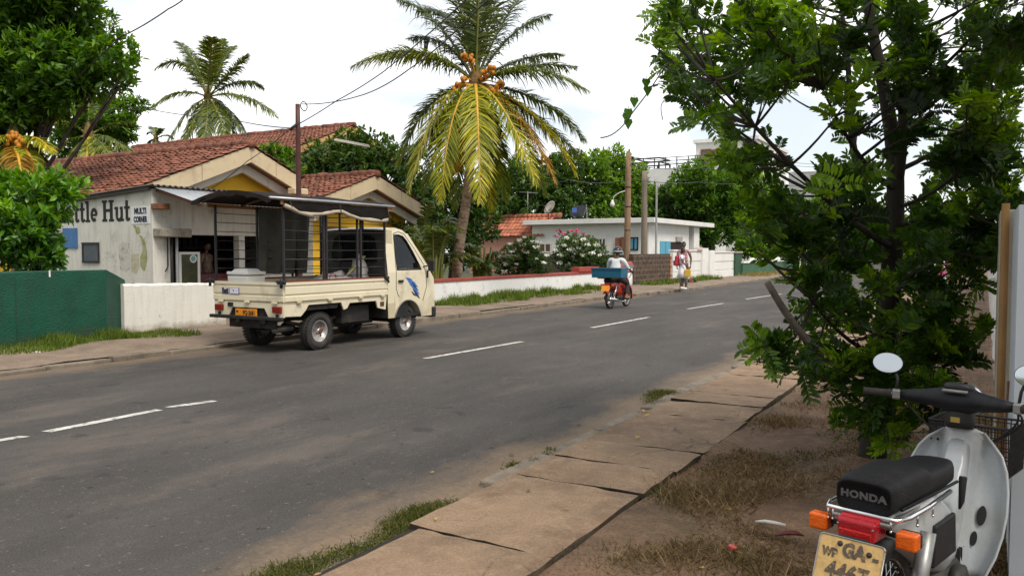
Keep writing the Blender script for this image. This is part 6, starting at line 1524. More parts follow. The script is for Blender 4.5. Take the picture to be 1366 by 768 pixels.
# rear valance with the plate recess
mb = MB(); val = [(-.735, .745), (-.735, .54), (-.42, .54), (-.34, .665), (.34, .665), (.42, .54), (.735, .54), (.735, .745)]
mb.prism(val, 0, .03, lambda a, b, d: (a, .022 + d, b)); rv = mb.build('rear_panel', M_TRUCK, tr, bevel=.006)
mb = MB(); mb.box2((-.5, .06, .50), (.5, .08, .74)); mb.build('recess', M_CHASSIS, tr)
for x in (-.615, .615):
    mb = MB(); mb.box((x, .012, .655), (.175, .045, .095)); l = mb.build('tail_lamp', M_TAIL, tr, bevel=.012)
    mb = MB(); mb.lathe([(.025, 0), (.025, .02), (0, .02)], 12, MREAR(x, .022, .572)); mb.build('reflector', M_BLACK, tr)
mb = MB(); mb.box((-.37, .012, .705), (.10, .02, .06)); mb.build('badge', M_BLACK, tr)
mb = MB(); mb.box((-.05, .03, .585), (.46, .012, .125)); pl = mb.build('number_plate', M_ORANGEPL, tr, bevel=.004)
mb = MB(); mb.merge(text_mesh('PQ-2681', .088, .003, 1.0), MREAR(.015, .0235, .585) @ Matrix.Diagonal((.80, 1, 1, 1)), False); mb.merge(text_mesh('WP', .045, .002), MREAR(-.235, .0235, .60) @ Matrix.Diagonal((.7, 1, 1, 1)), False); mb.build('lettering', M_INK, pl)
mb = MB(); mb.box((0, -.03, .525), (1.52, .06, .05)); mb.build('rear_bumper', M_BLACK, tr, bevel=.008)
mb = MB(); mb.box2((-.30, .04, .44), (-.22, 2.5, .56)); mb.box2((.22, .04, .44), (.30, 2.5, .56))
for y in (.2, 1.3, 2.2): mb.box2((-.22, y, .46), (.22, y + .07, .55))
mb.tube([(-.6, .80, .285), (.6, .80, .285)], .045, 10); mb.sphere((0, .80, .29), .12); mb.tube([(-.6, 2.90, .285), (.6, 2.90, .285)], .035, 10)
mb.box2((.32, 1.35, .36), (.62, 2.0, .62)); mb.box2((-.62, 1.35, .36), (-.32, 2.0, .62)); mb.tube([(.4, .75, .34), (.42, 1.6, .32), (.42, 2.3, .33)], .035, 8)
for x in (-.52, .52): mb.tube([(x, .25, .46), (x, .80, .34), (x, 1.3, .46)], .03, 6)
mb.build('chassis', M_CHASSIS, tr)
mb = MB(); mb.tube([(.42, .12, .34), (.45, .45, .36)], .05, 10); mb.build('exhaust', mat('grey silencer', (.2, .18, .16), .5, .3, metal=.6), tr)
mb = MB(); mb.box2((-.5, .10, .36), (.5, .12, .50)); mb.build('under_guard', M_CHASSIS, tr)
# --- cage
for sg in (1, -1):
    for y in (.05, .86, .92, 1.62, 1.70, 2.30):
        mb = MB(); mb.box2((sg * .735, y - .014, 1.06), (sg * .705, y + .014, 2.20)); mb.build('cage_post', M_STEELD, tr)
    for z in (1.12, 1.24, 1.38, 1.52, 1.66, 1.80, 1.94, 2.08):
        mb = MB(); mb.tube([(sg * .72, .05, z), (sg * .72, 1.2, z - random.uniform(0, .012)), (sg * .72, 2.30, z)], .0062 if abs(z - 1.38) > .01 else .012, 6); mb.build('cage_rail', M_STEELD, tr)
for y in (2.30,):
    for z in (1.24, 1.52, 1.80, 2.08):
        mb = MB(); mb.tube([(-.72, y, z), (.72, y, z)], .008, 6); mb.build('cage_rail', M_STEELD, tr)
for x in (-.28, .24):
    mb = MB(); mb.box2((x - .014, 2.295, .79), (x + .014, 2.32, 2.25)); mb.build('cage_post', M_STEELD, tr)
# --- canopy: arched tarpaulin on bows
def arch(x): return 2.24 + .13 * (1 - (x / .80) ** 2)
nx, ny = 15, 20; vs, fs = [], []
for lay in (0, -.012):
    for j in range(ny + 1):
        y = -.30 + 2.72 * j / ny
        for i in range(nx + 1):
            x = -.80 + 1.60 * i / nx
            vs.append((x, y, arch(x) + lay + .014 * math.sin(y * 5 + x * 3) * (1 - (x / .8) ** 2) + random.uniform(-.003, .003)))
k = (nx + 1) * (ny + 1)
for j in range(ny):
    for i in range(nx):
        a = j * (nx + 1) + i; q = (a, a + 1, a + nx + 2, a + nx + 1); fs += [q, tuple(k + t for t in reversed(q))]
mb = MB(); mb.add(vs, fs, True)
cp = mb.build('canopy', M_TARP, tr)
mb = MB(); vs, fs = [], []
for i in range(17):
    x = -.81 + 1.62 * i / 16; vs += [(x, -.30, arch(x) + .004), (x, -.315, arch(x) - .05 - .025 * math.sin(i * 1.7) - .02 * (1 - abs(x)))]
mb.add(vs, [(2 * i, 2 * i + 1, 2 * i + 3, 2 * i + 2) for i in range(16)], True); mb.build('canopy_edge', M_TARP, cp)
for y in (-.26, .6, 1.45, 2.34):
    mb = MB(); mb.tube([(x, y, arch(x) - .045) for x in [-.78 + 1.56 * i / 12 for i in range(13)]], .026, 6, flat=.7); mb.build('canopy_bow', mat('brown bow', (.10, .055, .035), .7) if y < 2 else M_WOODO, tr)
for sg in (1, -1):
    mb = MB(); mb.tube([(sg * .805, -.28, 2.245), (sg * .81, 1.0, 2.25), (sg * .805, 2.46, 2.245)], .022, 10); mb.build('canopy_pipe', M_PIPE, tr)
    mb = MB(); mb.box2((sg * .785, -.05, 2.165), (sg * .765, 2.44, 2.222)); mb.build('canopy_beam', M_WOODO, tr)
# rolled side curtain: black folds and the beige roll hanging in swags (right side)
ys = [.0, .12, .28, .5, .72, .92, 1.05, 1.15, 1.35, 1.6, 1.85, 2.1, 2.3]
sag = [2.15, 2.11, 2.06, 2.035, 2.055, 2.085, 2.105, 2.11, 2.06, 2.015, 2.0, 1.995, 2.02]
mb = MB(); mb.tube([(.805 + .015 * math.sin(i * 2), y, z) for i, (y, z) in enumerate(zip(ys, sag))], [.03 + .008 * math.sin(i * 2.7) for i in range(len(ys))], 9); ro = mb.build('rolled_curtain', M_ROLL, tr)
mb = MB(); vs, fs = [], []
for i, (y, z) in enumerate(zip(ys, sag)):
    for j in range(6):
        f = j / 5; vs.append((.79 + .03 * math.sin(i * 1.9 + j * 1.3) * f + .012, y, 2.215 * (1 - f) + (z + .005) * f))
for i in range(len(ys) - 1):
    for j in range(5): a = i * 6 + j; fs.append((a, a + 1, a + 7, a + 6))
mb.add(vs, fs, True); mb.build('curtain_folds', M_TARP, ro)
for y, z in ((1.12, 2.09), (2.28, 2.0), (.1, 2.1)):
    mb = MB(); mb.tube([(.80, y, 2.25), (.845, y, z + .02), (.80, y + .01, z - .05)], .008, 5); mb.build('strap', M_STEELD, ro)
# grey-green curtain hanging on the far side
mb = MB(); vs, fs = [], []
nx, nz = 24, 12
for j in range(nz + 1):
    for i in range(nx + 1):
        f = i / nx; y = .86 + 1.15 * f * (1 - .12 * (j / nz)); z = 2.18 - 1.05 * j / nz
        vs.append((-.69 + .045 * math.sin(f * 21 + .5 * math.sin(j * .5)) * (.25 + j / nz), y, z))
for j in range(nz):
    for i in range(nx): a = j * (nx + 1) + i; fs.append((a, a + 1, a + nx + 2, a + nx + 1))
mb.add(vs, fs, True); mb.build('hanging_curtain', M_TARPG, tr)
# --- cargo: things standing in the tray
def TW3(x, y, z): return W(8.23 + y, -9.40 + x, z)
fo = thing('foam_box', 'white foam box with a lid standing at the back of the truck tray', 'box', TW3(-.40, .35, .785), RZ)
mb = MB(); mb.box((0, 0, .17), (.42, .34, .34), taper=1.05); mb.build('body', mat('polystyrene', (.72, .71, .68), .8, .05, 8, .2), fo, bevel=.015)
mb = MB(); mb.box((0, 0, .38), (.46, .37, .05)); mb.box((0, 0, .425), (.36, .28, .045), taper=.75); mb.build('lid', mat('polystyrene', (.72, .71, .68), .8), fo, bevel=.012)
pb = thing('plastic_sheet', 'crumpled clear plastic sheet heaped in the truck tray behind the cab', 'plastic sheet', TW3(.12, 1.72, .785), RZ)
mb = MB(); d_ = random.Random(4)
mb.sphere((0, 0, .14), (.42, .48, .22), 22, 12, fn=lambda p: p * (1 + .22 * math.sin(p.x * 7 + p.y * 5) * math.cos(p.z * 6 + p.y * 3) + d_.uniform(-.05, .05)))
mb.sphere((.2, .38, .28), (.16, .14, .34), 14, 10, fn=lambda p: p * (1 + .2 * math.sin(p.x * 9 + p.z * 7) + d_.uniform(-.05, .05))); mb.build('sheet', mat('cloudy plastic', (.33, .31, .29), .25, .3, 7, .5, 12, spec=.7), pb)
for k, (x, y, z, c, nm, lb) in enumerate([(.40, 1.78, .785, (.20, .10, .35), 'cloth_bag', 'purple patterned cloth bag tucked beside the plastic sheet in the tray'), (.30, 1.5, .785, (.36, .07, .10), 'cloth_bag', 'dull red cloth bag lying in the middle of the truck tray')]):
    bg_ = thing(nm, lb, 'bag', TW3(x, y, z), RZ); mb = MB(); mb.sphere((0, 0, .12), (.16, .22, .14), 16, 10, fn=lambda p: p * (1 + .16 * math.sin(p.x * 8 + p.y * 6 + k)))
    mb.build('bag', mat('cloth ' + str(k), c, .9, .6, 22, .3), bg_); mb = MB(); mb.tube([(0, -.1, .22), (0, -.05, .34), (0, .06, .34), (0, .1, .22)], .01, 6); mb.build('handle', mat('cloth ' + str(k), c, .9), bg_)
um = thing('yellow_strap', 'yellow webbing strap slanting over the load beside the cab back', 'strap', TW3(.30, 2.0, .8), RZ)
mb = MB(); mb.bar((0, -.28, .22), (.05, .22, .62), .05, .01); mb.build('webbing', mat('yellow webbing', (.45, .42, .10), .8), um)
# ================================================================== people
M_SKIN = mat('brown skin', (0.15, 0.072, 0.042), 0.5, 0.1, 12, spec=.4)
M_HAIR = mat('black hair', (0.010, 0.009, 0.009), 0.45, 0.3, 30)
M_EYE = mat('eye white', (0.6, 0.58, 0.55), .3)
def skin_mesh(joints, bones, radii, sub=2):
    names = list(joints); ix = {n: i for i, n in enumerate(names)}
    me = bpy.data.meshes.new('figure'); me.from_pydata([tuple(joints[n]) for n in names], [(ix[a], ix[b]) for a, b in bones], [])
    o = bpy.data.objects.new('figure', me); link(o)
    bm = bmesh.new(); bm.from_mesh(me); ly = bm.verts.layers.skin.verify(); bm.verts.ensure_lookup_table()
    for n in names:
        r = radii[n]; r = r if hasattr(r, '__len__') else (r, r)
        bm.verts[ix[n]][ly].radius = r; bm.verts[ix[n]][ly].use_root = (ix[n] == 0)
    bm.to_mesh(me); bm.free()
    md = o.modifiers.new('skin', 'SKIN'); md.branch_smoothing = .6
    sd = o.modifiers.new('sub', 'SUBSURF'); sd.levels = sub; sd.render_levels = sub
    bpy.context.view_layer.update()
    out = bpy.data.meshes.new_from_object(o.evaluated_get(bpy.context.evaluated_depsgraph_get()))
    bpy.data.objects.remove(o)
    return out

def person(name, label, loc, rz, h=1.68, pose=None, top=None, bottom=None, shoes=None, hair='short', skirt=None, sleeves=.55, group=None, female=False, head_turn=0.0, cat='person', top_mat=None):
    k = h / 1.70
    root = thing(name, label, cat, loc, rz, group)
    sw = .165 if female else .185
    J = {'pelvis': (0, 0, .93), 'waist': (0, .01, 1.06), 'chest': (0, .0, 1.26), 'collar': (0, -.015, 1.41), 'neck': (0, 0, 1.47), 'skull': (0, .01, 1.53)}
    for s_, n in ((-1, 'l'), (1, 'r')):
        J.update({'shoulder_' + n: (s_ * sw, -.01, 1.385), 'elbow_' + n: (s_ * (sw + .06), -.02, 1.10), 'wrist_' + n: (s_ * (sw + .06), .06, .86),
                  'hip_' + n: (s_ * .09, 0, .88), 'knee_' + n: (s_ * .095, .02, .50), 'ankle_' + n: (s_ * .095, -.02, .085), 'heel_' + n: (s_ * .095, -.03, .05), 'toe_' + n: (s_ * .105, .14, .035)})
    if pose: J.update(pose)
    J = {n: Vector(p) * k for n, p in J.items()}
    Rd = {'pelvis': (.145, .11), 'waist': (.125, .095) if female else (.135, .10), 'chest': (.15, .105), 'collar': (.09, .07), 'neck': .052, 'skull': .05}
    for n in 'lr':
        Rd.update({'shoulder_' + n: .058, 'elbow_' + n: .042, 'wrist_' + n: .027, 'hip_' + n: .088, 'knee_' + n: .058, 'ankle_' + n: .038, 'heel_' + n: .036, 'toe_' + n: (.036, .028)})
    def sc(r, f=1.0, a=0.0): return tuple((q * f + a) * k for q in (r if hasattr(r, '__len__') else (r, r)))
    B = [('pelvis', 'waist'), ('waist', 'chest'), ('chest', 'collar'), ('collar', 'neck'), ('neck', 'skull')]
    for n in 'lr': B += [('collar', 'shoulder_' + n), ('shoulder_' + n, 'elbow_' + n), ('elbow_' + n, 'wrist_' + n), ('pelvis', 'hip_' + n), ('hip_' + n, 'knee_' + n), ('knee_' + n, 'ankle_' + n), ('ankle_' + n, 'heel_' + n), ('heel_' + n, 'toe_' + n)]
    mb = MB(); mb.merge(skin_mesh(J, B, {n: sc(r) for n, r in Rd.items()}))
    # head with face
    hc = J['skull'] + Vector((0, .015, .095)) * k; Mh = Matrix.Rotation(head_turn, 3, 'Z')
    def headfn(p):
        f = 1.0
        if p.z < -.1: f = 1 - .28 * min(1, (-p.z - .1) / .9)
        y = p.y * (1.0 if p.y < 0 else .96)
        return Vector((p.x * f, y, p.z))
    mb.sphere(hc, (.074 * k, .094 * k, .118 * k), 20, 14, Mh, 0, headfn)
    def hp(x, y, z): return hc + Mh @ Vector((x * k, y * k, z * k))
    mb.loft([[hp(-.008, .086, .012), hp(.008, .086, .012), hp(.006, .095, .012), hp(-.006, .095, .012)], [hp(-.016, .082, -.026), hp(.016, .082, -.026), hp(.010, .112, -.024), hp(-.010, .112, -.024)], [hp(-.012, .080, -.034), hp(.012, .080, -.034), hp(.007, .10, -.034), hp(-.007, .10, -.034)]])
    for s_ in (-1, 1):
        mb.sphere(hp(s_ * .074, -.005, -.005), (.012 * k, .022 * k, .032 * k), 8, 6, Mh)
    mb.tube([hp(-.026, .077, -.058), hp(0, .087, -.060), hp(.026, .077, -.058)], .007 * k, 6); mb.tube([hp(-.022, .074, -.069), hp(0, .083, -.072), hp(.022, .074, -.069)], .007 * k, 6)
    # hands: palm, four fingers of different lengths, thumb from the side of the palm
    for s_, n in ((-1, 'l'), (1, 'r')):
        w_, e = J['wrist_' + n], J['elbow_' + n]; d = (w_ - e).normalized()
        side = d.cross(Vector((s_, .3, 0))).normalized(); nr = side.cross(d).normalized()
        if nr.dot(Vector((-s_, 0, 0))) < 0: nr = -nr
        mb.tube([w_ - d * .02 * k, w_ + d * .035 * k, w_ + d * .085 * k], [.026 * k, .036 * k, .036 * k], 8, flat=.55)
        for j in range(4):
            b0 = w_ + d * .08 * k + side * (j - 1.5) * .019 * k; L_ = (.062, .075, .070, .055)[j] * k
            mb.tube([b0 - d * .02 * k, b0, b0 + d * L_ * .5 + nr * .010 * k, b0 + d * L_ * .85 + nr * .032 * k, b0 + d * L_ * .92 + nr * .05 * k], [.0095 * k, .0095 * k, .0088 * k, .0078 * k, .006 * k], 6)
        b0 = w_ + d * .03 * k + side * (.03 * k); mb.tube([b0 - side * .01 * k, b0 + side * .02 * k + d * .02 * k, b0 + side * .028 * k + d * .055 * k + nr * .012 * k], [.012 * k, .011 * k, .008 * k], 6)
    body = mb.build('body', M_SKIN, root)
    for s_ in (-1, 1):
        mb = MB(); mb.sphere(hp(s_ * .028, .079, .012), .0115 * k, 8, 6); ey = mb.build('eye', M_EYE, root); mb = MB(); mb.sphere(hp(s_ * .028, .087, .012), .0065 * k, 8, 6); mb.build('iris', M_HAIR, ey)
    if hair:
        mb = MB()
        def hairfn(p):
            z = p.z; lim = .10 if p.y > .35 else (-.45 if hair == 'short' else -.8)
            return Vector((p.x, p.y, max(z, lim + .25 * max(0, p.y))))
        mb.sphere(hc + Mh @ Vector((0, -.010 * k, .014 * k)), (.083 * k, .098 * k, .116 * k), 18, 12, Mh, 0, hairfn)
        if hair == 'long':
            for s_ in (-1, 1): mb.tube([hp(s_ * .06, -.06, -.03), hp(s_ * .075, -.075, -.10), hp(s_ * .07, -.07, -.22)], [.024 * k, .022 * k, .012 * k], 8)
        mb.build('hair', M_HAIR, root)
    if top:
        js = {n: J[n] for n in ('pelvis', 'waist', 'chest', 'collar', 'shoulder_l', 'shoulder_r')}
        rr = {n: sc(Rd[n], 1.07, .012) for n in js}; rr['collar'] = sc((.088, .072)); bs = [('pelvis', 'waist'), ('waist', 'chest'), ('chest', 'collar')]
        for n in 'lr':
            sh, el, wr = J['shoulder_' + n], J['elbow_' + n], J['wrist_' + n]
            bs.append(('collar', 'shoulder_' + n))
            js['sleeve_' + n] = sh.lerp(el, min(1, sleeves)); rr['sleeve_' + n] = sc(.058 if sleeves < 1 else .05); bs.append(('shoulder_' + n, 'sleeve_' + n))
            if sleeves > 1: js['cuff_' + n] = el.lerp(wr, sleeves - 1); rr['cuff_' + n] = sc(.04); bs.append(('sleeve_' + n, 'cuff_' + n))
        mb = MB(); mb.merge(skin_mesh(js, bs, rr)); mb.build('shirt', top, root)
    if bottom:
        js = {'pelvis': J['pelvis'] + Vector((0, 0, .02 * k))}; rr = {'pelvis': sc((.155, .118))}; bs = []
        for n in 'lr':
            js.update({'hip_' + n: J['hip_' + n], 'knee_' + n: J['knee_' + n], 'cuff_' + n: J['knee_' + n].lerp(J['ankle_' + n], .88)})
            rr.update({'hip_' + n: sc(.098), 'knee_' + n: sc(.074), 'cuff_' + n: sc(.060)}); bs += [('pelvis', 'hip_' + n), ('hip_' + n, 'knee_' + n), ('knee_' + n, 'cuff_' + n)]
        mb = MB(); mb.merge(skin_mesh(js, bs, rr)); mb.build('trousers', bottom, root)
    if skirt:
        m_, zlo, wlo = skirt
        mb = MB(); rings = []
        for z, rx, ry in ((1.30, .145, .105), (1.12, .13, .10), (1.03, .128, .098), (.93, .165, .13), (.75, .165 + (wlo - .165) * .55, .16), (zlo, wlo, wlo * .85), (zlo, wlo - .012, wlo * .85 - .012), (.8, .15, .13)):
            rings.append([Vector((rx * math.cos(2 * math.pi * j / 28) * (1 + (.05 * math.sin(j * 2.6) if z < .8 else 0)), ry * math.sin(2 * math.pi * j / 28) * (1 + (.05 * math.sin(j * 2.6) if z < .8 else 0)), z)) * k for j in range(28)])
        mb.loft(rings, False); mb.build('skirt', m_, root)
    if shoes:
        for n in 'lr':
            a, t = J['heel_' + n], J['toe_' + n]; d = (t - a).normalized(); mb = MB()
            mb.tube([a - d * .035 * k, a + d * .02 * k, a.lerp(t, .6), t + d * .02 * k, t + d * .05 * k], [.036 * k, .046 * k, .045 * k, .042 * k, .022 * k], 10, flat=.95)
            mb.tube([J['ankle_' + n] + Vector((0, 0, .03 * k)), J['ankle_' + n], a], [.042 * k, .044 * k, .04 * k], 10); mb.build('shoe', shoes, root)
    return root

def plaid():
    m, nt, N, L = _nodes('red check shirt')
    out = N.new('ShaderNodeOutputMaterial'); b = N.new('ShaderNodeBsdfPrincipled'); L.new(b.outputs[0], out.inputs[0]); b.inputs['Roughness'].default_value = .9
    tc = N.new('ShaderNodeTexCoord'); c = N.new('ShaderNodeTexChecker'); c.inputs['Scale'].default_value = 22; c.inputs['Color1'].default_value = (.50, .32, .32, 1); c.inputs['Color2'].default_value = (.22, .06, .09, 1)
    L.new(tc.outputs['Object'], c.inputs[0]); L.new(c.outputs[0], b.inputs['Base Color']); return m
M_DRESS = mat('white school dress', (.80, .78, .84), .85, .04, 6, .2, 12)
M_WHITESHOE = mat('white canvas shoe', (.78, .74, .72), .8, .06, 9)
gx, gt = on_z(910, 386, .12)
p_g = W(gx, gt, .125)
girl = person('person', 'girl in a white school dress and white shoes standing at the kerb', p_g, R(-112), 1.47,
              {'elbow_r': (.22, .06, 1.12), 'wrist_r': (.19, .22, .98), 'elbow_l': (-.22, .03, 1.10), 'wrist_l': (-.19, .17, .93), 'toe_l': (-.12, .14, .035)}, M_DRESS, None, M_WHITESHOE, 'long', (M_DRESS, .48, .27), .55, female=True, head_turn=R(-8))
bp_ = thing('backpack', 'red backpack worn by the girl in the white school dress', 'backpack', p_g + Matrix.Rotation(R(-112), 3, 'Z') @ Vector((0, -.19, .93)), R(-112))
mb = MB(); mb.box((0, 0, .1), (.30, .16, .38), taper=.85); mb.build('bag', mat('red nylon', (.42, .03, .06), .6, .2, 8), bp_, bevel=.05, seg=3)
mb = MB(); mb.box((0, -.095, .02), (.22, .06, .18)); mb.build('pocket', mat('dark red nylon', (.28, .02, .04), .6, .2, 8), bp_, bevel=.025)
for s_ in (-1, 1):
    mb = MB(); mb.tube([(s_ * .10, .07, .27), (s_ * .11, .20, .30), (s_ * .115, .30, .18), (s_ * .12, .20, -.02), (s_ * .11, .07, -.04)], .018, 6, flat=.5); mb.build('strap', mat('red nylon', (.42, .03, .06)), bp_)
hb = thing('carrier_bag', 'yellow carrier bag held by the girl in the white school dress', 'bag', p_g + Matrix.Rotation(R(-112), 3, 'Z') @ Vector((.165, .22, .46)), R(-112))
mb = MB(); mb.box((0, 0, .13), (.08, .24, .26), taper=.9); mb.build('bag', mat('yellow plastic', (.68, .42, .05), .5, .15, 9), hb, bevel=.02); mb = MB(); mb.tube([(0, -.06, .25), (0, -.02, .36), (0, .02, .36), (0, .06, .25)], .008, 6); mb.build('handle', mat('yellow plastic', (.6, .4, .05)), hb)
s_, t_ = gx + .55, gt - .55
man = person('person', 'man in a red checked shirt standing just behind the girl in the white dress', W(gx + .62, gt - .16, .125), R(170), 1.68,
             {'elbow_l': (-.27, -.03, 1.12), 'wrist_l': (-.25, .06, .86)}, plaid(), mat('grey sarong cloth', (.16, .15, .17), .9, .2, 8), mat('brown sandal', (.08, .05, .03), .8), 'short', None, .6, head_turn=R(10))
sk = person('person', 'shopkeeper in a patterned shirt half seen in the dark shop beside the display cabinet', W(*[on_t(275, 352, -14.75)[0], -14.75, .16]), R(-100), 1.52, None, mat('patterned shirt', (.22, .15, .11), .9, .5, 25), mat('dark trouser', (.03, .03, .035), .9), mat('brown sandal', (.08, .05, .03)), 'short', None, .6)
pk = on_y(1250, 420, 17.0); pk.z = .05
person('person', 'person in a bright pink top and white skirt far along the verge', pk, R(150), 1.62, None, mat('pink blouse', (.68, .07, .24), .85, .1, 9), None, M_WHITESHOE, 'long', (mat('white skirt cloth', (.75, .74, .76), .85), .35, .24), .55, female=True)

# ================================================================== motorcycles (the parked one and the ridden one)
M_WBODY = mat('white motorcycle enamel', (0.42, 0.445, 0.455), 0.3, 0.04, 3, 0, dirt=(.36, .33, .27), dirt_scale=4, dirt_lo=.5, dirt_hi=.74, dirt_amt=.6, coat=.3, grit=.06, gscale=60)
M_RBODY = mat('red motorcycle enamel', (0.42, 0.035, 0.02), 0.35, 0.1, 4, dirt=(.5, .3, .1), dirt_scale=5, dirt_lo=.6, dirt_hi=.75)
M_SEAT = mat('black seat vinyl', (0.007, 0.007, 0.008), 0.55, 0.2, 30, 0.3, 160, spec=.2, dirt=(.04, .035, .03), dirt_scale=6, dirt_lo=.55, dirt_hi=.75, dirt_amt=.5)
M_DKGREY = mat('dark grey plastic', (0.013, 0.014, 0.017), 0.5, 0.3, 12, spec=.25, dirt=(.05, .045, .04), dirt_scale=9, dirt_lo=.55, dirt_hi=.72, dirt_amt=.5)
M_AMBER = mat('amber lens', (0.72, 0.12, 0.008), 0.16, 0.12, 40, .25, 120)
M_REDLENS = mat('red lens', (0.34, 0.012, 0.018), 0.16, 0.1, 30, .15, 120)
M_REDLENS2 = mat('deep red lens', (0.45, 0.012, 0.010), 0.14, 0.15, 60, .3, 140)
M_PLATE = mat('worn yellow plate', (0.58, 0.38, 0.14), 0.35, 0.12, 9, .2, 30, dirt=(.34, .22, .08), dirt_scale=14, dirt_lo=.52, dirt_hi=.66)
M_MIRROR = mat('mirror glass', (0.70, 0.74, 0.78), 0.03, 0.0, 3, metal=1.0)
M_ALLOY = mat('dull alloy', (0.32, 0.32, 0.31), 0.4, 0.25, 14, metal=.7)
M_ENGINE = mat('engine grime', (0.055, 0.05, 0.045), 0.6, 0.4, 12, metal=.4)

def bike_wheel(parent, y, r=.285, w_=.065):
    M = Matrix.Translation((0, y, r)) @ Matrix.Rotation(R(90), 4, 'Y')
    mb = MB(); mb.lathe([(r - .035 + .035 * math.cos(2 * math.pi * k / 12), w_ / 2 * math.sin(2 * math.pi * k / 12)) for k in range(12)], 40, M, True, 0, True)
    for k in range(48):
        a = 2 * math.pi * k / 48; mb.box(M @ Vector((r * math.cos(a), r * math.sin(a), 0)), (.008, .018, w_ * .7), M.to_3x3() @ Matrix.Rotation(a, 3, 'Z'))
    o = mb.build('wheel', M_RUBBER, parent)
    mb = MB(); mb.lathe([(r - .062, -.022), (r - .055, -.024), (r - .055, .024), (r - .062, .022), (r - .07, 0)], 36, M, True, 0, True); rim = mb.build('rim', M_CHROME, o)
    mb = MB()
    for k in range(28):
        a = 2 * math.pi * k / 28; b = a + (.35 if k % 2 else -.35); z = .03 if k % 4 < 2 else -.03
        mb.tube([M @ Vector((.045 * math.cos(b), .045 * math.sin(b), z)), M @ Vector(((r - .06) * math.cos(a), (r - .06) * math.sin(a), 0))], .0018, 4, False)
    mb.build('spokes', M_CHROME, rim)
    mb = MB(); mb.lathe([(0, -.055), (.055, -.055), (.06, -.03), (.05, 0), (.06, .03), (.055, .055), (0, .055)], 20, M); mb.build('hub', M_ALLOY, o)
    return o

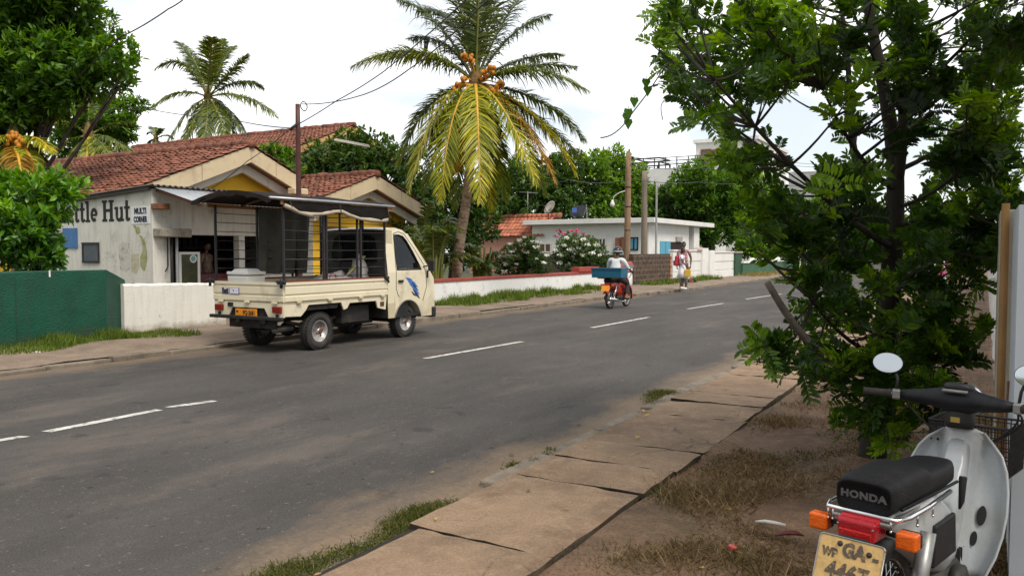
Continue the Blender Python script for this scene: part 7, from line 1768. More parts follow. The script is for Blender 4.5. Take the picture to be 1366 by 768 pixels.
def cub(name, label, loc, rz, body_m, cover_m, mirrors=True, basket=False, plate=True, lean=0.0, plate_m=None):
    b = thing(name, label, 'motorcycle', loc, 0, None, (0, lean, rz))
    bike_wheel(b, -.50, .265); bike_wheel(b, .60)
    # steering: fork, fender
    mb = MB()
    for s_ in (-1, 1): mb.tube([(s_ * .075, .60, .285), (s_ * .078, .53, .46), (s_ * .06, .46, .66)], [.022, .026, .03], 10); mb.box((s_ * .07, .575, .30), (.025, .12, .06))
    mb.build('fork', body_m if body_m is not M_WBODY else M_DKGREY, b, bevel=.004)
    def fender(y, a0, a1, m_, r=.335, wd=.062, name='fender'):
        mb = MB(); rings = []
        for k in range(17):
            a = R(a0 + (a1 - a0) * k / 16); c, s = math.cos(a), math.sin(a)
            rings.append([Vector((x, y + (r + dr) * c, .285 + (r + dr) * s)) for x, dr in ((-wd, -.05), (-wd * .95, -.01), (-wd * .5, .012), (0, .018), (wd * .5, .012), (wd * .95, -.01), (wd, -.05), (wd * .9, -.05), (wd * .45, 0), (-wd * .45, 0), (-wd * .9, -.05))])
        mb.loft(rings); return mb.build(name, m_, b)
    fender(.60, -15, 165, cover_m); fender(-.50, 35, 158, M_BLACK if body_m is M_WBODY else body_m, .318, .07)
    # leg shield with central tunnel
    rows = [(.825, .075, .352), (.80, .11, .352), (.765, .175, .345), (.72, .225, .33), (.66, .258, .305), (.58, .278, .27), (.50, .287, .23), (.42, .283, .185), (.34, .265, .145), (.27, .232, .115), (.225, .20, .10)]
    nx = 24; vs = []
    for z, w2, yc in rows:
        w2 *= .74
        for i in range(nx + 1):
            f = -1 + 2 * i / nx; x = f * w2; ax = abs(x)
            tun = .055 + .02 * max(0, (.6 - z))
            g = sstep(ax, tun * .6, tun * 1.7)
            y = yc + .085 * g + .02 * g * (ax / .28) - .05 * max(0, abs(f) - .82) / .18 * (1 if z < .8 else 0)
            vs.append(Vector((x, y, z)))
    k = len(vs); vs2 = [p + Vector((0, .012, 0)) for p in vs]; fs = []; W1 = nx + 1
    for j in range(len(rows) - 1):
        for i in range(nx): a = j * W1 + i; q = (a, a + 1, a + W1 + 1, a + W1); fs += [q, tuple(k + t for t in reversed(q))]
    rim = list(range(W1)) + [j * W1 + nx for j in range(1, len(rows))] + [(len(rows) - 1) * W1 + i for i in range(nx - 1, -1, -1)] + [j * W1 for j in range(len(rows) - 2, 0, -1)]
    fs += [(rim[i], rim[(i + 1) % len(rim)], k + rim[(i + 1) % len(rim)], k + rim[i]) for i in range(len(rim))]
    mb = MB(); mb.add(vs + vs2, fs, True); shd = mb.build('leg_shield', cover_m, b)
    for (x, z, sx, sz) in ((.115, .475, .018, .038), (.10, .385, .013, .028), (-.115, .475, .018, .038)):
        yq = float(np.interp(z, [r_[0] for r_ in rows[::-1]], [r_[2] for r_ in rows[::-1]])) + .092
        mb = MB(); mb.prism([(x + sx * math.cos(t), z + sz * math.sin(t)) for t in [2 * math.pi * q / 16 for q in range(16)]], 0, .004, lambda a, c, d: (a, yq - .012 - d + (c - z) * .52, c)); mb.build('vent_hole', M_BLACK, shd)
    for x in (-.13, -.10):
        mb = MB(); mb.lathe([(.006, 0), (.006, .004), (0, .004)], 8, MREAR(x, .41, .75)); mb.build('screw', M_BLACK, shd)
    mb = MB(); mb.tube([(vs[i] + Vector((0, -.003, 0))) for i in [j * W1 + nx for j in range(1, len(rows))]], .006, 6); mb.tube([(vs[i] + Vector((0, -.003, 0))) for i in [j * W1 for j in range(1, len(rows))]], .006, 6); mb.build('shield_edge', cover_m, shd)
    # body: tunnel down from the head and covers under the seat
    secs = [(.36, .70, .050, .10), (.30, .58, .055, .12), (.20, .47, .065, .12), (.08, .42, .085, .13), (-.06, .46, .105, .16), (-.20, .53, .118, .17), (-.36, .58, .115, .13), (-.52, .62, .10, .08), (-.62, .65, .08, .05)]
    mb = MB(); rings = [[Vector((w2 * math.copysign(abs(math.cos(t)) ** .6, math.cos(t)), y, z + hz * math.copysign(abs(math.sin(t)) ** .7, math.sin(t)))) for t in [2 * math.pi * q / 20 for q in range(20)]] for y, z, w2, hz in secs]
    mb.loft(rings); mb.build('body_cover', body_m, b)
    mb = MB()
    for s_ in (-1, 1): mb.box((s_ * .118, -.20, .50), (.02, .26, .16), taper=.9)
    mb.build('side_cover', M_DKGREY if body_m is M_WBODY else cover_m, b, bevel=.02)
    # engine, exhaust, stand, pegs, chain case
    mb = MB(); mb.sphere((0, .02, .27), (.13, .17, .10), 16, 10); mb.tube([(0, .12, .28), (0, .34, .30)], [.065, .06], 12)
    for q in range(7): mb.box((0, .16 + q * .025, .29), (.15, .008, .13))
    mb.lathe([(.0, 0), (.085, 0), (.085, .03), (.05, .045), (0, .045)], 18, Matrix.Translation((.10, .0, .26)) @ Matrix.Rotation(R(90), 4, 'Y')); mb.build('engine', M_ENGINE, b)
    mb = MB(); mb.tube([(.06, .33, .24), (.12, .22, .17), (.13, 0, .17), (.135, -.2, .20)], .017, 8); mb.tube([(.135, -.18, .20), (.14, -.3, .22), (.145, -.78, .27), (.145, -.84, .275)], [.022, .042, .045, .02], 12); mb.build('exhaust', M_CHROME if body_m is not M_WBODY else M_ENGINE, b)
    mb = MB(); mb.tube([(-.29, .06, .24), (.29, .06, .24)], .012, 8)
    for s_ in (-1, 1): mb.tube([(s_ * .20, .06, .24), (s_ * .30, .06, .245)], .021, 8)
    mb.build('footrest', M_RUBBER, b)
    mb = MB(); mb.tube([(-.10, .02, .22), (-.19, -.04, .02), (-.20, .0, .012)], .012, 7); mb.build('side_stand', M_ALLOY, b)
    mb = MB(); mb.tube([(-.09, -.18, .2), (-.12, -.3, .06)], .012, 6); mb.build('centre_stand', M_ALLOY, b)
    mb = MB(); mb.loft([[Vector((-.09, y + rr * math.cos(t), z + rr * math.sin(t))) for t in [2 * math.pi * q / 14 for q in range(14)]] for y, z, rr in ((-.3, .29, .07),)] + [[Vector((-.105, -.3 + .07 * math.cos(t), .29 + .07 * math.sin(t))) for t in [2 * math.pi * q / 14 for q in range(14)]]]); mb.box((-.095, -.32, .285), (.03, .62, .10)); mb.build('chain_case', M_DKGREY, b, bevel=.012)
    mb = MB()
    for s_ in (-1, 1): mb.tube([(s_ * .115, -.50, .27), (s_ * .125, -.40, .58)], [.026, .03], 10)
    mb.build('shock_absorber', M_ALLOY if body_m is M_WBODY else M_CHROME, b)
    # seat in two steps
    def cushion(secs):
        mb = MB(); rings = []
        for y, z, w2, hz in secs: rings.append([Vector((w2 * .72 * math.copysign(abs(math.cos(t)) ** .45, math.cos(t)), y, z + hz * math.copysign(abs(math.sin(t)) ** .55, math.sin(t)))) for t in [2 * math.pi * q / 28 for q in range(28)]])
        mb.loft(rings); return mb
    st_ = cushion([(-.655, .735, .118, .040), (-.672, .735, .128, .052), (-.665, .737, .136, .060), (-.62, .742, .142, .066), (-.45, .742, .146, .066), (-.33, .738, .145, .064), (-.30, .732, .143, .058), (-.27, .722, .14, .050), (-.12, .712, .135, .05), (.02, .708, .118, .048), (.09, .704, .085, .04), (.12, .70, .05, .02)]).build('seat', M_SEAT, b)
    mb = MB(); mb.tube([(.104 * s, y, z) for s, y, z in ((1, -.60, .70), (1.02, -.3, .69), (1.0, 0, .68))], .006, 6); mb.tube([(-.104 * s, y, z) for s, y, z in ((1, -.60, .70), (1.02, -.3, .69), (1.0, 0, .68))], .006, 6); mb.build('seat_piping', M_SEAT, st_)
    if body_m is M_WBODY:
        mb = MB(); mb.merge(text_mesh('HONDA', .038, .0018, 1.1), MREAR(.0, -.6735, .742) @ Matrix.Diagonal((1.05, .9, 1, 1)), False); mb.build('lettering', mat('faded grey print', (.075, .075, .075), .6, .4, 60), st_)
        mb = MB(); mb.loft([[Vector((.101, y, z)) for y, z in ((.02, .70), (.10, .68), (.07, .58), (.02, .56))], [Vector((.113, y, z)) for y, z in ((.02, .70), (.10, .68), (.07, .58), (.02, .56))]]); mb.build('seat_flap', M_SEAT, st_, bevel=.006)
        mb = MB(); rail = [(.138, -.20, .69), (.142, -.45, .685), (.138, -.62, .685), (.12, -.685, .685), (-.12, -.685, .685), (-.138, -.62, .685), (-.142, -.45, .685), (-.138, -.20, .69)]
        mb.tube(rail, .0085, 10); gr_ = mb.build('grab_rail', M_CHROME, b)
        for x, y in ((.10, -.685), (-.10, -.685), (-.118, -.684), (.140, -.55), (.141, -.4), (-.140, -.5)):
            mb = MB(); mb.tube([(x, y, .685), (x, y, .645)], .004, 6); mb.sphere((x, y, .643), .006, 8, 6); mb.build('rail_bolt', M_CHROME, gr_)
        mb = MB(); mb.box((0, -.55, .665), (.20, .30, .012)); mb.build('rack', M_ALLOY, b, bevel=.004)
    # tail lamp, indicators, plate
    mb = MB(); mb.loft([[Vector((x, y, z)) for x, z in ((-.067, .60), (.067, .60), (.075, .69), (-.075, .69))] if q == 0 else [Vector((x, y, z)) for x, z in ((-.06, .597), (.06, .597), (.067, .668), (-.067, .668))] for q, y in ((0, -.64), (1, -.735))], smooth=False); tl = mb.build('tail_lamp', M_REDLENS, b, bevel=.010, seg=3)
    mb = MB(); mb.box((0, -.737, .618), (.112, .008, .036)); mb.build('brake_lens', M_REDLENS2, tl, bevel=.004)
    for x in (-.06, .06):
        mb = MB(); mb.lathe([(.004, 0), (.004, .003), (0, .003)], 8, MREAR(x, -.737, .65)); mb.build('screw', M_ALLOY, tl)
    for s_ in (-1, 1):
        mb = MB(); mb.tube([(s_ * .07, -.63, .62), (s_ * .125, -.655, .622)], .010, 8); ar = mb.build('indicator_stalk', M_BLACK, b)
        mb = MB(); mb.box((s_ * .152, -.672, .622), (.068, .052, .058)); ind = mb.build('indicator', M_AMBER, ar, bevel=.009, seg=3)
        mb = MB(); mb.box((s_ * .152, -.645, .622), (.070, .03, .055)); mb.build('indicator_shell', M_BLACK, ar, bevel=.008)
    # plate hangs below the lamp, tipped back
    T = Matrix.Translation((.012, -.815, .545)) @ Matrix.Rotation(R(-24), 4, 'X')
    def PM(x, d, z): return T @ Vector((x, -d, z))
    mb = MB(); wv = lambda x: .003 * math.sin(x * 18)
    def rr_poly(w2, h2, r): return [(sx * (w2 - r) + r * math.cos(a), sz * (h2 - r) + r * math.sin(a)) for sx, sz, a0 in ((1, 1, 0), (-1, 1, 90), (-1, -1, 180), (1, -1, 270)) for a in [R(a0 + 22.5 * q) for q in range(5)]]
    mb.prism(rr_poly(.112, .082, .014), 0, .002, lambda a, c, d: PM(a, d, c)); pl_ = mb.build('number_plate', plate_m or M_PLATE, b)
    mb = MB(); pp = rr_poly(.110, .080, .014); mb.tube([PM(a, .003, c) for a, c in pp + pp[:1]], .0026, 6); mb.build('plate_rim', M_ALLOY, pl_)
    if body_m is M_WBODY:
        Tm = T @ Matrix(((1, 0, 0, 0), (0, 0, -1, -.0005), (0, 1, 0, 0), (0, 0, 0, 1)))
        ink = mat('worn plate ink', (.09, .065, .045), .5, .5, 30, dirt=(.45, .3, .1), dirt_scale=60, dirt_lo=.55, dirt_hi=.6)
        for tx, x, z, sz, sq, bo in (('WP', -.068, .022, .040, .8, .002), ('GA', .012, .040, .062, .85, .0035), ('-', .085, .036, .06, .9, .003), ('4467', .0, -.036, .075, .9, .0035)):
            mb = MB(); mb.merge(text_mesh(tx, sz, bo, 1.05), Tm @ Matrix.Translation((x, z, .0015)) @ Matrix.Diagonal((sq, 1, 1.6, 1)), False); mb.build('lettering', ink, pl_)
        for x, z in ((-.038, .058), (.062, .044)):
            mb = MB(); mb.lathe([(.0, .006), (.007, .006), (.0095, .002), (.0095, 0), (0, 0)], 14, Tm @ Matrix.Translation((x, z, .002))); mb.build('plate_bolt', mat('dark bolt', (.05, .04, .035), .5, .3, 30, metal=.5), pl_)
    mb = MB(); mb.box(T @ Vector((0, .012, .03)), (.10, .02, .12), T.to_3x3()); mb.tube([(0, -.68, .60), (0, -.74, .56)], .02, 8); mb.build('plate_bracket', M_BLACK, b)
    # handlebar with cover, gauges, levers, grips
    hz, hy = .945, .335
    mb = MB(); rings = []
    for x, ry, rz_, oy, oz in ((-.225, .020, .020, -.035, .008), (-.17, .030, .030, -.020, .006), (-.09, .048, .042, 0, .006), (-.045, .068, .056, .02, .004), (0, .074, .060, .025, .002), (.045, .068, .056, .02, .004), (.09, .048, .042, 0, .006), (.17, .030, .030, -.020, .006), (.225, .020, .020, -.035, .008)):
        rings.append([Vector((x, hy + oy + ry * math.cos(t), hz + oz + rz_ * math.sin(t))) for t in [2 * math.pi * q / 18 for q in range(18)]])
    mb.loft(rings); hbar = mb.build('handlebar_cover', M_DKGREY if body_m is M_WBODY else cover_m, b)
    mb = MB(); mb.lathe([(.056, 0), (.060, .03), (.056, .075), (.052, .10)], 20, Matrix.Translation((0, .362, .825)) @ Matrix.Rotation(R(-6), 4, 'X')); mb.build('steering_neck', M_BLACK, b)
    mb = MB(); mb.box((0, .305, .868), (.036, .006, .022)); mb.build('ignition_label', mat('yellow label', (.34, .24, .05), .6), hbar)
    mb = MB(); mb.lathe([(0, .016), (.045, .014), (.05, 0), (.05, -.02), (0, -.02)], 22, Matrix.Translation((0, hy + .02, hz + .058)) @ Matrix.Rotation(R(-18), 4, 'X'), True, 0, False, 1.25); mb.build('speedometer', M_BLACK, hbar)
    mb = MB(); mb.box((.0, hy - .045, hz + .05), (.10, .02, .012)); mb.build('gauge_rim', M_ALLOY, hbar, bevel=.004)
    mb = MB(); mb.lathe([(0, .05), (.05, .045), (.072, .02), (.078, 0), (.07, -.05), (0, -.05)], 24, Matrix.Translation((0, .43, .94)) @ Matrix.Rotation(R(-90), 4, 'X')); mb.build('headlamp', M_CHROME, hbar)
    for s_ in (-1, 1):
        mb = MB(); mb.tube([(s_ * .20, hy - .03, hz + .008), (s_ * .36, hy - .085, hz + .012)], .011, 8); mb.build('bar', M_CHROME, hbar)
        mb = MB(); mb.tube([(s_ * .262, hy - .051, hz + .010), (s_ * .285, hy - .059, hz + .010), (s_ * .365, hy - .087, hz + .012), (s_ * .372, hy - .09, hz + .012)], [.021, .0165, .0165, .019], 12); mb.build('grip', M_RUBBER, hbar)
        mb = MB(); mb.box((s_ * .243, hy - .045, hz + .008), (.034, .042, .046), (0, 0, -s_ * .32)); mb.build('switch_block', M_ALLOY, hbar, bevel=.008)
        mb = MB(); mb.tube([(s_ * .24, hy + .0, hz + .0), (s_ * .30, hy + .02, hz + .0), (s_ * .36, hy - .01, hz - .004)], .006, 6); mb.build('lever', M_ALLOY, hbar)
        if mirrors:
            ym = hy - .035
            mb = MB(); mb.tube([(s_ * .243, ym - .01, hz + .03), (s_ * .245, ym + .01, hz + .075), (s_ * .262, ym + .01, hz + .12)], .0065, 8); ms_ = mb.build('mirror_stem', M_BLACK, hbar)
            Mm = Matrix.Translation((s_ * .285, ym, hz + .145)) @ Matrix.Rotation(R(-s_ * 6), 4, 'Z') @ Matrix.Rotation(R(86), 4, 'X')
            mb = MB(); mb.lathe([(0, -.022), (.03, -.018), (.045, -.004), (.047, .004), (.044, .006)], 26, Mm, True, 0, False, 1.42); mb.build('mirror_shell', M_BLACK, ms_)
            mb = MB(); mb.add([Mm @ Vector((.0445 * 1.42 * math.cos(2 * math.pi * q / 40), .0445 * math.sin(2 * math.pi * q / 40), .0064)) for q in range(40)], [tuple(range(40))]); mb.build('mirror_glass', M_MIRROR, ms_)
    mb = MB()
    for (x0, z0) in ((.22, .0), (.235, -.02), (-.22, .0)):
        mb.tube(bez((x0, hy - .01, hz + z0), (x0 * 1.15, hy + .12, hz - .10), (.03 * (1 if x0 > 0 else -1), .44, .72), 10), .0045, 6)
    mb.build('control_cable', M_BLACK, hbar)
    if basket:
        mb = MB(); x0, x1, y0, y1, z0, z1 = -.16, .16, .50, .74, .60, .82
        for q in range(13):
            f = q / 12
            for (a, c) in (((x0 + (x1 - x0) * f, y0), None), ((x0 + (x1 - x0) * f, y1), None)): mb.tube([(a[0], a[1], z0), (a[0], a[1] + (.01 if a[1] == y1 else -.01), z1)], .0028, 4, False)
            for xx in (x0, x1): mb.tube([(xx, y0 + (y1 - y0) * f, z0), (xx * 1.05, y0 + (y1 - y0) * f, z1)], .0028, 4, False)
            mb.tube([(x0 + (x1 - x0) * f, y0, z0), (x0 + (x1 - x0) * f, y1, z0)], .0028, 4, False)
        for z in (.60, .64, .68, .72, .76, .80, .82):
            e = .006 if z == .82 else .0028; g_ = 1 + .05 * (z - z0) / (z1 - z0)
            mb.tube([(x0 * g_, y0 - .01 * (g_ - 1) * 20, z), (x1 * g_, y0 - .01 * (g_ - 1) * 20, z), (x1 * g_, y1 + .01 * (g_ - 1) * 20, z), (x0 * g_, y1 + .01 * (g_ - 1) * 20, z), (x0 * g_, y0 - .01 * (g_ - 1) * 20, z)], e, 5, False)
        mb.build('front_basket', M_BLACK, b)
    return b

BK_D = R(45.5)
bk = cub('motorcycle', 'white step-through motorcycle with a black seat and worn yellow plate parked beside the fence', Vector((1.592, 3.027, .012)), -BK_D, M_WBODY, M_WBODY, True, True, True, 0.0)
bk.scale = (.93, .93, .93)

# ridden motorcycle with rider, crate and plank
rs, rt = on_z(811, 412, 0)
rb_loc = W(rs + .62, rt, 0)
rb = cub('motorcycle', 'red step-through motorcycle carrying a blue crate and ridden away along the far lane', rb_loc, RZ, M_RBODY, M_RBODY, True, False, True, 0.0, M_ORANGEPL)
Mrb = Matrix.Translation(rb_loc) @ Matrix.Rotation(RZ, 4, 'Z')
M_SHIRT = mat('pale blue white shirt', (.62, .66, .68), .85, .05, 5, .4, 9)
rider = person('person', 'rider in a white shirt and black helmet on the red motorcycle', rb_loc, RZ, 1.68, {
    'pelvis': (0, -.14, .84), 'waist': (0, -.15, .97), 'chest': (0, -.10, 1.16), 'collar': (0, -.06, 1.31), 'neck': (0, -.04, 1.36), 'skull': (0, -.02, 1.41),
    'shoulder_l': (-.19, -.07, 1.28), 'shoulder_r': (.19, -.07, 1.28), 'elbow_l': (-.29, .04, 1.06), 'elbow_r': (.29, .04, 1.06), 'wrist_l': (-.31, .20, .99), 'wrist_r': (.31, .20, .99),
    'hip_l': (-.10, -.10, .80), 'hip_r': (.10, -.10, .80), 'knee_l': (-.17, .26, .64), 'knee_r': (.19, .26, .64), 'ankle_l': (-.22, .02, .30), 'ankle_r': (.25, .02, .30), 'heel_l': (-.22, 0, .28), 'heel_r': (.25, 0, .28), 'toe_l': (-.22, .17, .275), 'toe_r': (.25, .17, .275)},
    M_SHIRT, mat('dark trousers', (.03, .03, .033), .9, .2, 8), mat('tan sandals', (.25, .16, .09), .8), None, None, 1.25)
hm = thing('helmet', 'black helmet with a grey band worn by the motorcycle rider', 'helmet', Mrb @ Vector((0, -.005, 1.495)), RZ)
mb = MB(); mb.sphere((0, 0, 0), (.128, .148, .135), 22, 14, fn=lambda p: Vector((p.x, p.y, max(p.z, -.42)))); mb.build('shell', mat('black helmet shell', (.02, .02, .022), .25), hm)
mb = MB(); mb.lathe([(.130, -.02), (.132, -.015), (.132, .015), (.128, .02)], 24, None, True, 0, False, 1.0, 1.15); mb.build('band', mat('grey band', (.3, .31, .33), .5), hm)
mb = MB(); mb.box((0, .155, -.02), (.16, .07, .012), (R(-12), 0, 0)); mb.build('peak', mat('black helmet shell', (.02, .02, .022)), hm, bevel=.004)
cr_ = thing('fish_crate', 'wide blue crate tied across the back of the red motorcycle', 'crate', Mrb @ Vector((0, -.52, .815)), RZ)
M_CR = mat('blue crate plastic', (.008, .10, .17), .5, .15, 6, .2, dirt=(.02, .06, .1), dirt_scale=4)
mb = MB(); w2, d2, h_ = .41, .22, .25
for a, c in (((0, -d2, h_ / 2), (2 * w2, .02, h_)), ((0, d2, h_ / 2), (2 * w2, .02, h_)), ((-w2 + .01, 0, h_ / 2), (.02, 2 * d2 - .022, h_)), ((w2 - .01, 0, h_ / 2), (.02, 2 * d2 - .022, h_)), ((0, 0, .012), (2 * w2 - .05, 2 * d2 - .024, .02))): mb.box(a, c)
mb.build('body', M_CR, cr_, bevel=.008)
mb = MB(); mb.box((0, -d2 - .014, h_ - .03), (2 * w2 + .03, .012, .06)); mb.box((0, d2 + .014, h_ - .03), (2 * w2 + .03, .012, .06)); mb.build('rim', mat('dark blue crate rim', (.008, .06, .12), .5), cr_, bevel=.005)
mb = MB(); mb.box((0, 0, h_ * .55), (2 * w2 - .05, 2 * d2 - .03, .02)); mb.build('load', mat('dark load', (.03, .05, .06), .9), cr_)
pk_ = thing('plank', 'yellow plank laid under the blue crate on the red motorcycle', 'plank', Mrb @ Vector((-.02, -.56, .785)), RZ)
mb = MB(); mb.box((0, 0, .012), (.56, .16, .024)); mb.build('board', mat('yellow plank', (.48, .34, .06), .7, .2, 8), pk_, bevel=.004)

# ================================================================== poles, wires, dish, small things
def pole(name, label, u, vtop, t, r, m_, cat='pole', zb=.1, lean=0.0):
    s_, z_ = on_t(u, vtop, t); o = rthing(name, label, cat, s_, t, zb)
    mb = MB(); k = 9; mb.tube([(t + lean * i / (k - 1), s_, zb + (z_ - zb) * i / (k - 1)) for i in range(k)], [r * (1.12 - .25 * i / (k - 1)) + random.uniform(-.003, .003) for i in range(k)], 12); mb.build('shaft', m_, o)
    return o, W(s_, t + lean, z_)
M_POLEW = mat('weathered wooden pole', (.26, .17, .10), .9, .35, 6, .5, 20, stretch=(1, 1, .12), dirt=(.10, .07, .05), dirt_scale=5)
M_POLEC = mat('grey brown pole', (.22, .18, .14), .9, .3, 6, .4, 20, stretch=(1, 1, .15))
p1_, top1 = pole('steel_pole', 'dark red brown steel pole carrying wires in front of the tiled gables', 397, 139, -13.2, .062, mat('red brown pole paint', (.075, .025, .022), .5, .25, 8))
mb = MB(); s_, z_ = on_t(388, 170, -13.2); mb.tube([(-13.2, s_ - .02, z_ - .05), (-13.2, s_ + .22, z_ + .12)], .035, 8); mb.build('insulator', M_BLACK, p1_)
mb = MB(); s_, z_ = on_t(401, 141, -13.2); mb.lathe([(.10 + .012 * math.cos(2 * math.pi * k / 6), .012 * math.sin(2 * math.pi * k / 6)) for k in range(6)], 18, Matrix.Translation((-13.2, s_ + .1, z_)) @ Matrix.Rotation(R(90), 4, 'Y'), True, 0, True); mb.build('wire_loop', M_BLACK, p1_)
p2_, top2 = pole('wooden_pole', 'taller weathered wooden pole standing behind the red capped pillar', 837, 204, -12.9, .13, M_POLEW, lean=.05)
mb = MB(); s_, z_ = on_t(841, 212, -12.8)
for dz in (0, -.25, -.5): mb.lathe([(0, .09), (.04, .08), (.055, .05), (.035, .03), (.05, 0), (0, 0)], 10, Matrix.Translation((-12.72, s_ + .05, z_ + dz)))
mb.build('insulators', M_BLACK, p2_)
for k, q in enumerate((.25, .42, .6, .75)):
    mb = MB(); s_ = OFF[p2_.name].y; zc = .1 + 5.4 * q; mb.lathe([(.125, -.03), (.135, -.02), (.135, .02), (.125, .03)], 12, Matrix.Translation((-12.9 + .05 * q, s_, zc))); mb.build('band', M_STEELD, p2_)
p3_, top3 = pole('wooden_pole', 'shorter grey wooden pole standing at the corner of the flat white house', 860, 228, -14.2, .15, M_POLEC)
p4_, top4 = pole('thin_mast', 'thin grey mast beside the shorter wooden pole at the white house', 876, 239, -14.6, .055, mat('pale grey mast', (.33, .33, .32), .6, .15, 6))
def wire(label, pts, r=.012, sag=0.0, name='overhead_wire'):
    P = [Vector(p) for p in pts]; o = thing(name, label, 'wire', P[0]); b0 = P[0]; out = []
    for a, c in zip(P[:-1], P[1:]):
        for i in range(14): f = i / 14; q = a.lerp(c, f) - Vector((0, 0, sag * 4 * f * (1 - f))); out.append(q - b0)
    out.append(P[-1] - b0); mb = MB(); mb.tube(out, r, 5); mb.build('cable', M_BLACK, o); return o
wire('black wire running from the steel pole top past the palm and up out of view', [top1 + Vector((.1, 0, 0)), on_y(480, 128, 15.8), on_y(545, 93, 13.8), on_y(640, 10, 11), on_y(720, -80, 9.5)], .011, .05)
wire('black wire crossing behind the first one from below the steel pole top', [on_y(388, 171, 17.0), on_y(450, 134, 16.5), on_y(510, 97, 15.5), on_y(600, 20, 13), on_y(680, -60, 11)], .011, .02)
wire('wire sloping from the steel pole down across the cream fascia to the shop', [on_y(388, 171, 17.0), on_y(330, 215, 17.2), on_y(272, 258, 17.4)], .009, .03)
wire('long thin wire crossing the sky behind the distant palm to the steel pole', [on_y(388, 171, 17.1), on_y(300, 157, 19), on_y(205, 147, 21), on_y(90, 140, 23)], .010, .04)
wire('black wire entering the sky above the big green tree', [on_y(260, -14, 14), on_y(225, 12, 14.5), on_y(160, 50, 16), on_y(85, 118, 18)], .012, .03)
for k, (v0, v1, du) in enumerate(((209, 209, 0), (212, 213, 2), (220, 221, 3), (238, 240, 0))):
    wire(['topmost', 'second highest', 'third highest', 'lowest'][k] + ' of the wires running from the taller wooden pole towards the apartment block', [on_y(838 + du, v0, 33.4), on_y(930, v1 + 3, 46), on_y(1010, v1 + 3, 56), on_y(1140, v1 + 12, 75)], .017, .12)
wire('thin service wire from the taller wooden pole back over the trees', [on_y(838, 240, 33.4), on_y(760, 240, 42), on_y(690, 244, 50)], .014, .15)
# yard lamp on a curved bracket, string of bulbs
yl = thing('yard_lamp', 'white bulb on a curved bracket hanging in front of the dark trees', 'lamp', on_y(836, 254, 33.5))
b0 = Vector(yl.location); q = [on_y(u, v, 33.5) - b0 for u, v in ((836, 254), (826, 257), (819, 262), (817, 270))]
mb = MB(); mb.tube(q, .02, 6); mb.build('bracket', M_OFFWHITE, yl); mb = MB(); mb.lathe([(0, -.2), (.08, -.16), (.1, -.06), (.05, .05), (.04, .1), (0, .1)], 12, Matrix.Translation(q[-1])); mb.build('bulb', M_WHITE, yl)
# satellite dish on the roof slab
ds = thing('satellite_dish', 'cream satellite dish tilted to the sky at the edge of the tiled and flat roofs', 'satellite dish', on_y(731, 291, 45.5))
b0 = Vector(ds.location); Md = Matrix.Translation(on_y(735, 278, 45.4) - b0) @ Matrix.Rotation(R(-55), 4, 'Z') @ Matrix.Rotation(R(62), 4, 'X')
mb = MB(); mb.lathe([(.40, .12), (.41, .135), (.32, .085), (.2, .03), (0, 0), (0, -.012), (.2, .018), (.32, .072), (.40, .12)], 28, Md); mb.build('reflector', mat('cream dish paint', (.55, .50, .42), .6, .1, 5), ds)
mb = MB(); mb.tube([(0, 0, -.05), (.02, 0, .3), tuple(Md @ Vector((0, 0, -.02)))], .03, 8); mb.tube([(0, 0, -.05), (.25, .0, .1), tuple(Md @ Vector((.0, -.1, -.02)))], .018, 6); mb.build('mount', M_STEELD, ds)
mb = MB(); mb.tube([Md @ Vector((0, -.38, .12)), Md @ Vector((0, -.15, .45))], .015, 6); mb.sphere(Md @ Vector((0, -.13, .47)), .05, 8, 6); mb.build('feed_arm', M_STEELD, ds)
wt = thing('solar_heater', 'dark solar heater panel with a blue label on the flat roof near the dish', 'solar panel', on_y(772, 290, 47.5))
Mq = Matrix.Rotation(RZ, 3, 'Z')
mb = MB(); mb.box((0, 0, .38), (.85, .10, .75), Mq @ Euler((R(-35), 0, 0)).to_matrix()); mb.build('panel', mat('dark solar glass', (.012, .014, .02), .2, .3), wt)
mb = MB(); mb.box((-.28, -.22, .42), (.30, .02, .26), Mq); mb.build('label', mat('blue label', (.06, .14, .42), .5), wt)
mb = MB()
for x in (-.4, .4): mb.tube([Mq @ Vector((x, .3, -.06)), Mq @ Vector((x, .2, .75))], .03, 6)
mb.build('frame', M_ALLOY, wt)
an = thing('roof_antenna', 'thin television antenna rising beside the tiled roof behind the dish', 'antenna', on_y(704, 285, 47))
mb = MB(); mb.tube([(0, 0, -.3), (0, 0, 1.3)], .02, 6); mb.tube([(-.5, 0, 1.25), (.6, 0, 1.2)], .015, 5)
for q in range(6): mb.tube([(-.45 + q * .2, -.2, 1.25 - q * .01), (-.45 + q * .2, .2, 1.25 - q * .01)], .01, 5)
mb.build('mast', M_ALLOY, an)
# fluorescent tube strung in front of the dense tree
ft = thing('tube_light', 'white fluorescent tube hanging slanted in front of the dense dark tree', 'tube light', on_y(446, 187, 24))
b0 = Vector(ft.location); e = on_y(493, 196, 24.6) - b0
mb = MB(); mb.tube([(0, 0, 0), e], .024, 8); mb.build('tube', M_WHITE, ft); mb = MB(); mb.tube([e * .02 + Vector((0, 0, .04)), e * .98 + Vector((0, 0, .04))], .02, 6); mb.build('batten', M_OFFWHITE, ft)
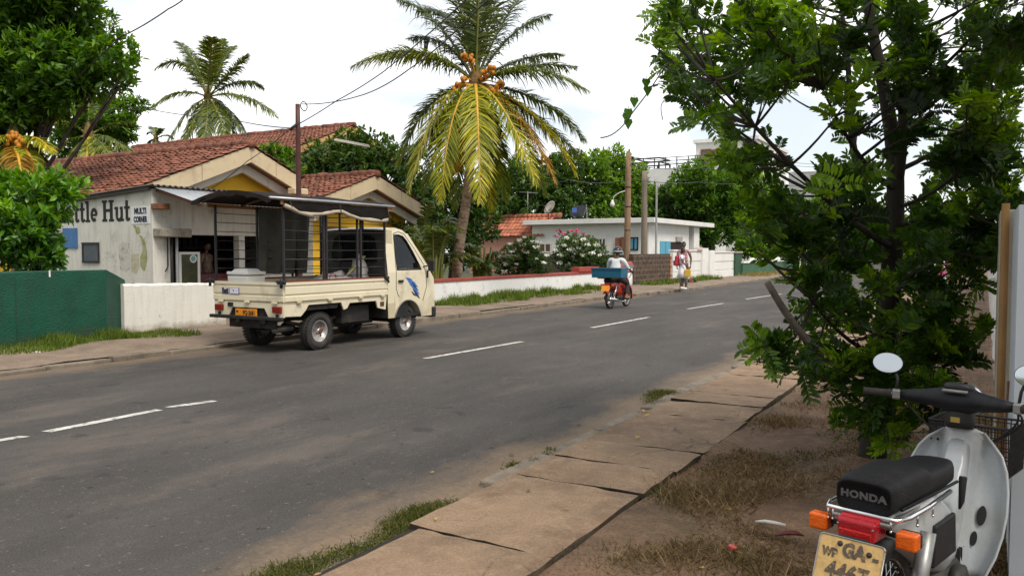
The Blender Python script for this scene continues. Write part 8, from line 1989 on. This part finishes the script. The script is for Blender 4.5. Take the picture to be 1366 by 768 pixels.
# crow on the frond
cw = thing('crow', 'black crow perched on the long frond of the big coconut palm', 'bird', on_y(568, 68, 22.9))
mb = MB(); mb.sphere((0, 0, .10), (.06, .075, .13), 12, 10); mb.sphere((0.0, -.05, .245), (.042, .05, .045), 10, 8); mb.tube([(0, -.08, .245), (0, -.15, .23)], [.016, .003], 6); mb.tube([(0, .05, .02), (0, .10, -.12)], [.035, .02], 6, flat=.4)
for s_ in (-1, 1): mb.tube([(s_ * .02, 0, .0), (s_ * .022, -.01, -.07)], .006, 5)
mb.build('body', mat('crow feathers', (.012, .012, .014), .4), cw)
# signboards far along the verge
def board(name, label, u, v, w_px, h_px, Y, m_, legs=True, m2=None):
    c = on_y(u, v, Y); wd, ht = w_px * Y / F, h_px * Y / F
    o = thing(name, label, 'sign', Vector((c.x, c.y, .05)), RZ * .6)
    mb = MB(); z = c.z - .05; mb.box((0, 0, z), (wd, .04, ht)); p_ = mb.build('panel', m_, o)
    if m2: mb = MB(); mb.box((-wd * .3, -.024, z), (wd * .22, .006, ht * .9)); mb.build('stripe', m2, p_)
    mb = MB(); mb.tube([(-wd * .35, .035, 0), (-wd * .35, .035, z + ht * .4)], .025, 6); mb.tube([(wd * .35, .035, 0), (wd * .35, .035, z + ht * .4)], .025, 6); mb.build('posts', M_STEELD, o)
    return o
board('shop_sign', 'orange signboard with a purple edge by the far end of the slat fence', 1276, 331, 17, 18, 27, mat('orange board', (.62, .20, .05), .5), m2=mat('purple board', (.2, .05, .3), .5))
board('shop_sign', 'dark blue signboard with a white patch at the road bend behind the street tree', 1078, 314, 14, 13, 62, mat('navy board', (.02, .03, .12), .5), m2=M_WHITE)
# litter on the verge
def litter(name, label, u, v, build, cat='litter'):
    s_, t_ = on_z(u, v, .06); o = thing(name, label, cat, W(s_, t_, .065), random.uniform(0, 3)); build(o); return o
def twig(o):
    mb = MB(); mb.tube([(-.075, 0, .015), (-.02, .012, .022), (.03, .004, .02), (.075, .01, .012)], [.009, .011, .010, .006], 7); mb.build('stick', mat('bleached wood', (.62, .58, .52), .8, .1, 20), o)
def pod(o):
    mb = MB(); mb.tube([(-.07, 0, .02), (-.02, .01, .03), (.04, .005, .03), (.075, 0, .018)], [.008, .02, .019, .006], 9, flat=.6); mb.build('pod', mat('dark red pod', (.10, .022, .014), .5, .3, 20), o)
def wrap(o):
    mb = MB(); mb.sphere((0, 0, .02), (.022, .018, .014), 10, 8, fn=lambda p: p * (1 + .3 * math.sin(p.x * 9 + p.y * 7))); mb.build('foil', mat('red white foil', (.55, .10, .09), .4, .8, 60), o)
litter('twig', 'short bleached white twig lying on the soil left of the motorcycle', 1028, 702, twig, 'twig')
litter('seed_pod', 'dark red brown seed pod on the soil beside the white twig', 1052, 720, pod, 'seed pod')
litter('wrapper', 'crumpled red and white wrapper on the soil near the slab edge', 977, 737, wrap)
def stone(o):
    mb = MB(); mb.sphere((0, 0, .02), (.07, .05, .035), 12, 8, fn=lambda p: p * (1 + .15 * math.sin(p.x * 5 + p.z * 7))); mb.build('stone', mat('pale stone', (.6, .56, .5), .8, .15, 9), o)
litter('stone', 'pale stone at the edge of the weeds in front of the green wall', 48, 474, stone, 'stone')
# fallen leaves: individual curled leaves scattered over verge and slabs
lf = MB(); lf.add([(0, -.5, 0), (.2, -.2, .07), (.24, .1, .08), (0, .5, .02), (-.24, .1, .08), (-.2, -.2, .07), (0, 0, .0)], [(0, 1, 6), (1, 2, 6), (2, 3, 6), (3, 4, 6), (4, 5, 6), (5, 0, 6)])
leafcols = [mat('fallen leaf tan', (.28, .17, .08), .8, .25, 9), mat('fallen leaf brown', (.13, .07, .035), .8, .25, 9), mat('fallen leaf yellow', (.42, .30, .05), .7, .2, 9)]
first = [None] * 3
for i in range(130):
    k = random.choice((0, 0, 1, 1, 1, 2))
    if random.random() < .72: s_, t_, z = random.uniform(1.8, 9.5), random.uniform(-1.62, -.2), .075
    elif random.random() < .6: s_, t_, z = random.uniform(2.2, 9), random.uniform(-2.6, -1.8), .098
    else: s_, t_, z = random.uniform(4, 12), random.uniform(-3.6, -2.9), .012
    if first[k] is None:
        o = lf.build('fallen_leaf', leafcols[k], None); first[k] = o
    else: o = first[k].copy(); link(o)
    o.location = W(s_, t_, z); o.scale = [random.uniform(.025, .065)] * 3; o.rotation_euler = (random.uniform(-.3, .3), random.uniform(-.3, .3), random.uniform(0, 6.3))
    setp(o, ['small tan leaf fallen on the ground along the near pavement', 'small dark brown leaf fallen on the ground along the near pavement', 'small yellow leaf fallen on the ground along the near pavement'][k], 'leaf', ['tan leaves on the ground by the near pavement', 'brown leaves on the ground by the near pavement', 'yellow leaves on the ground by the near pavement'][k])
bpy.context.view_layer.update()
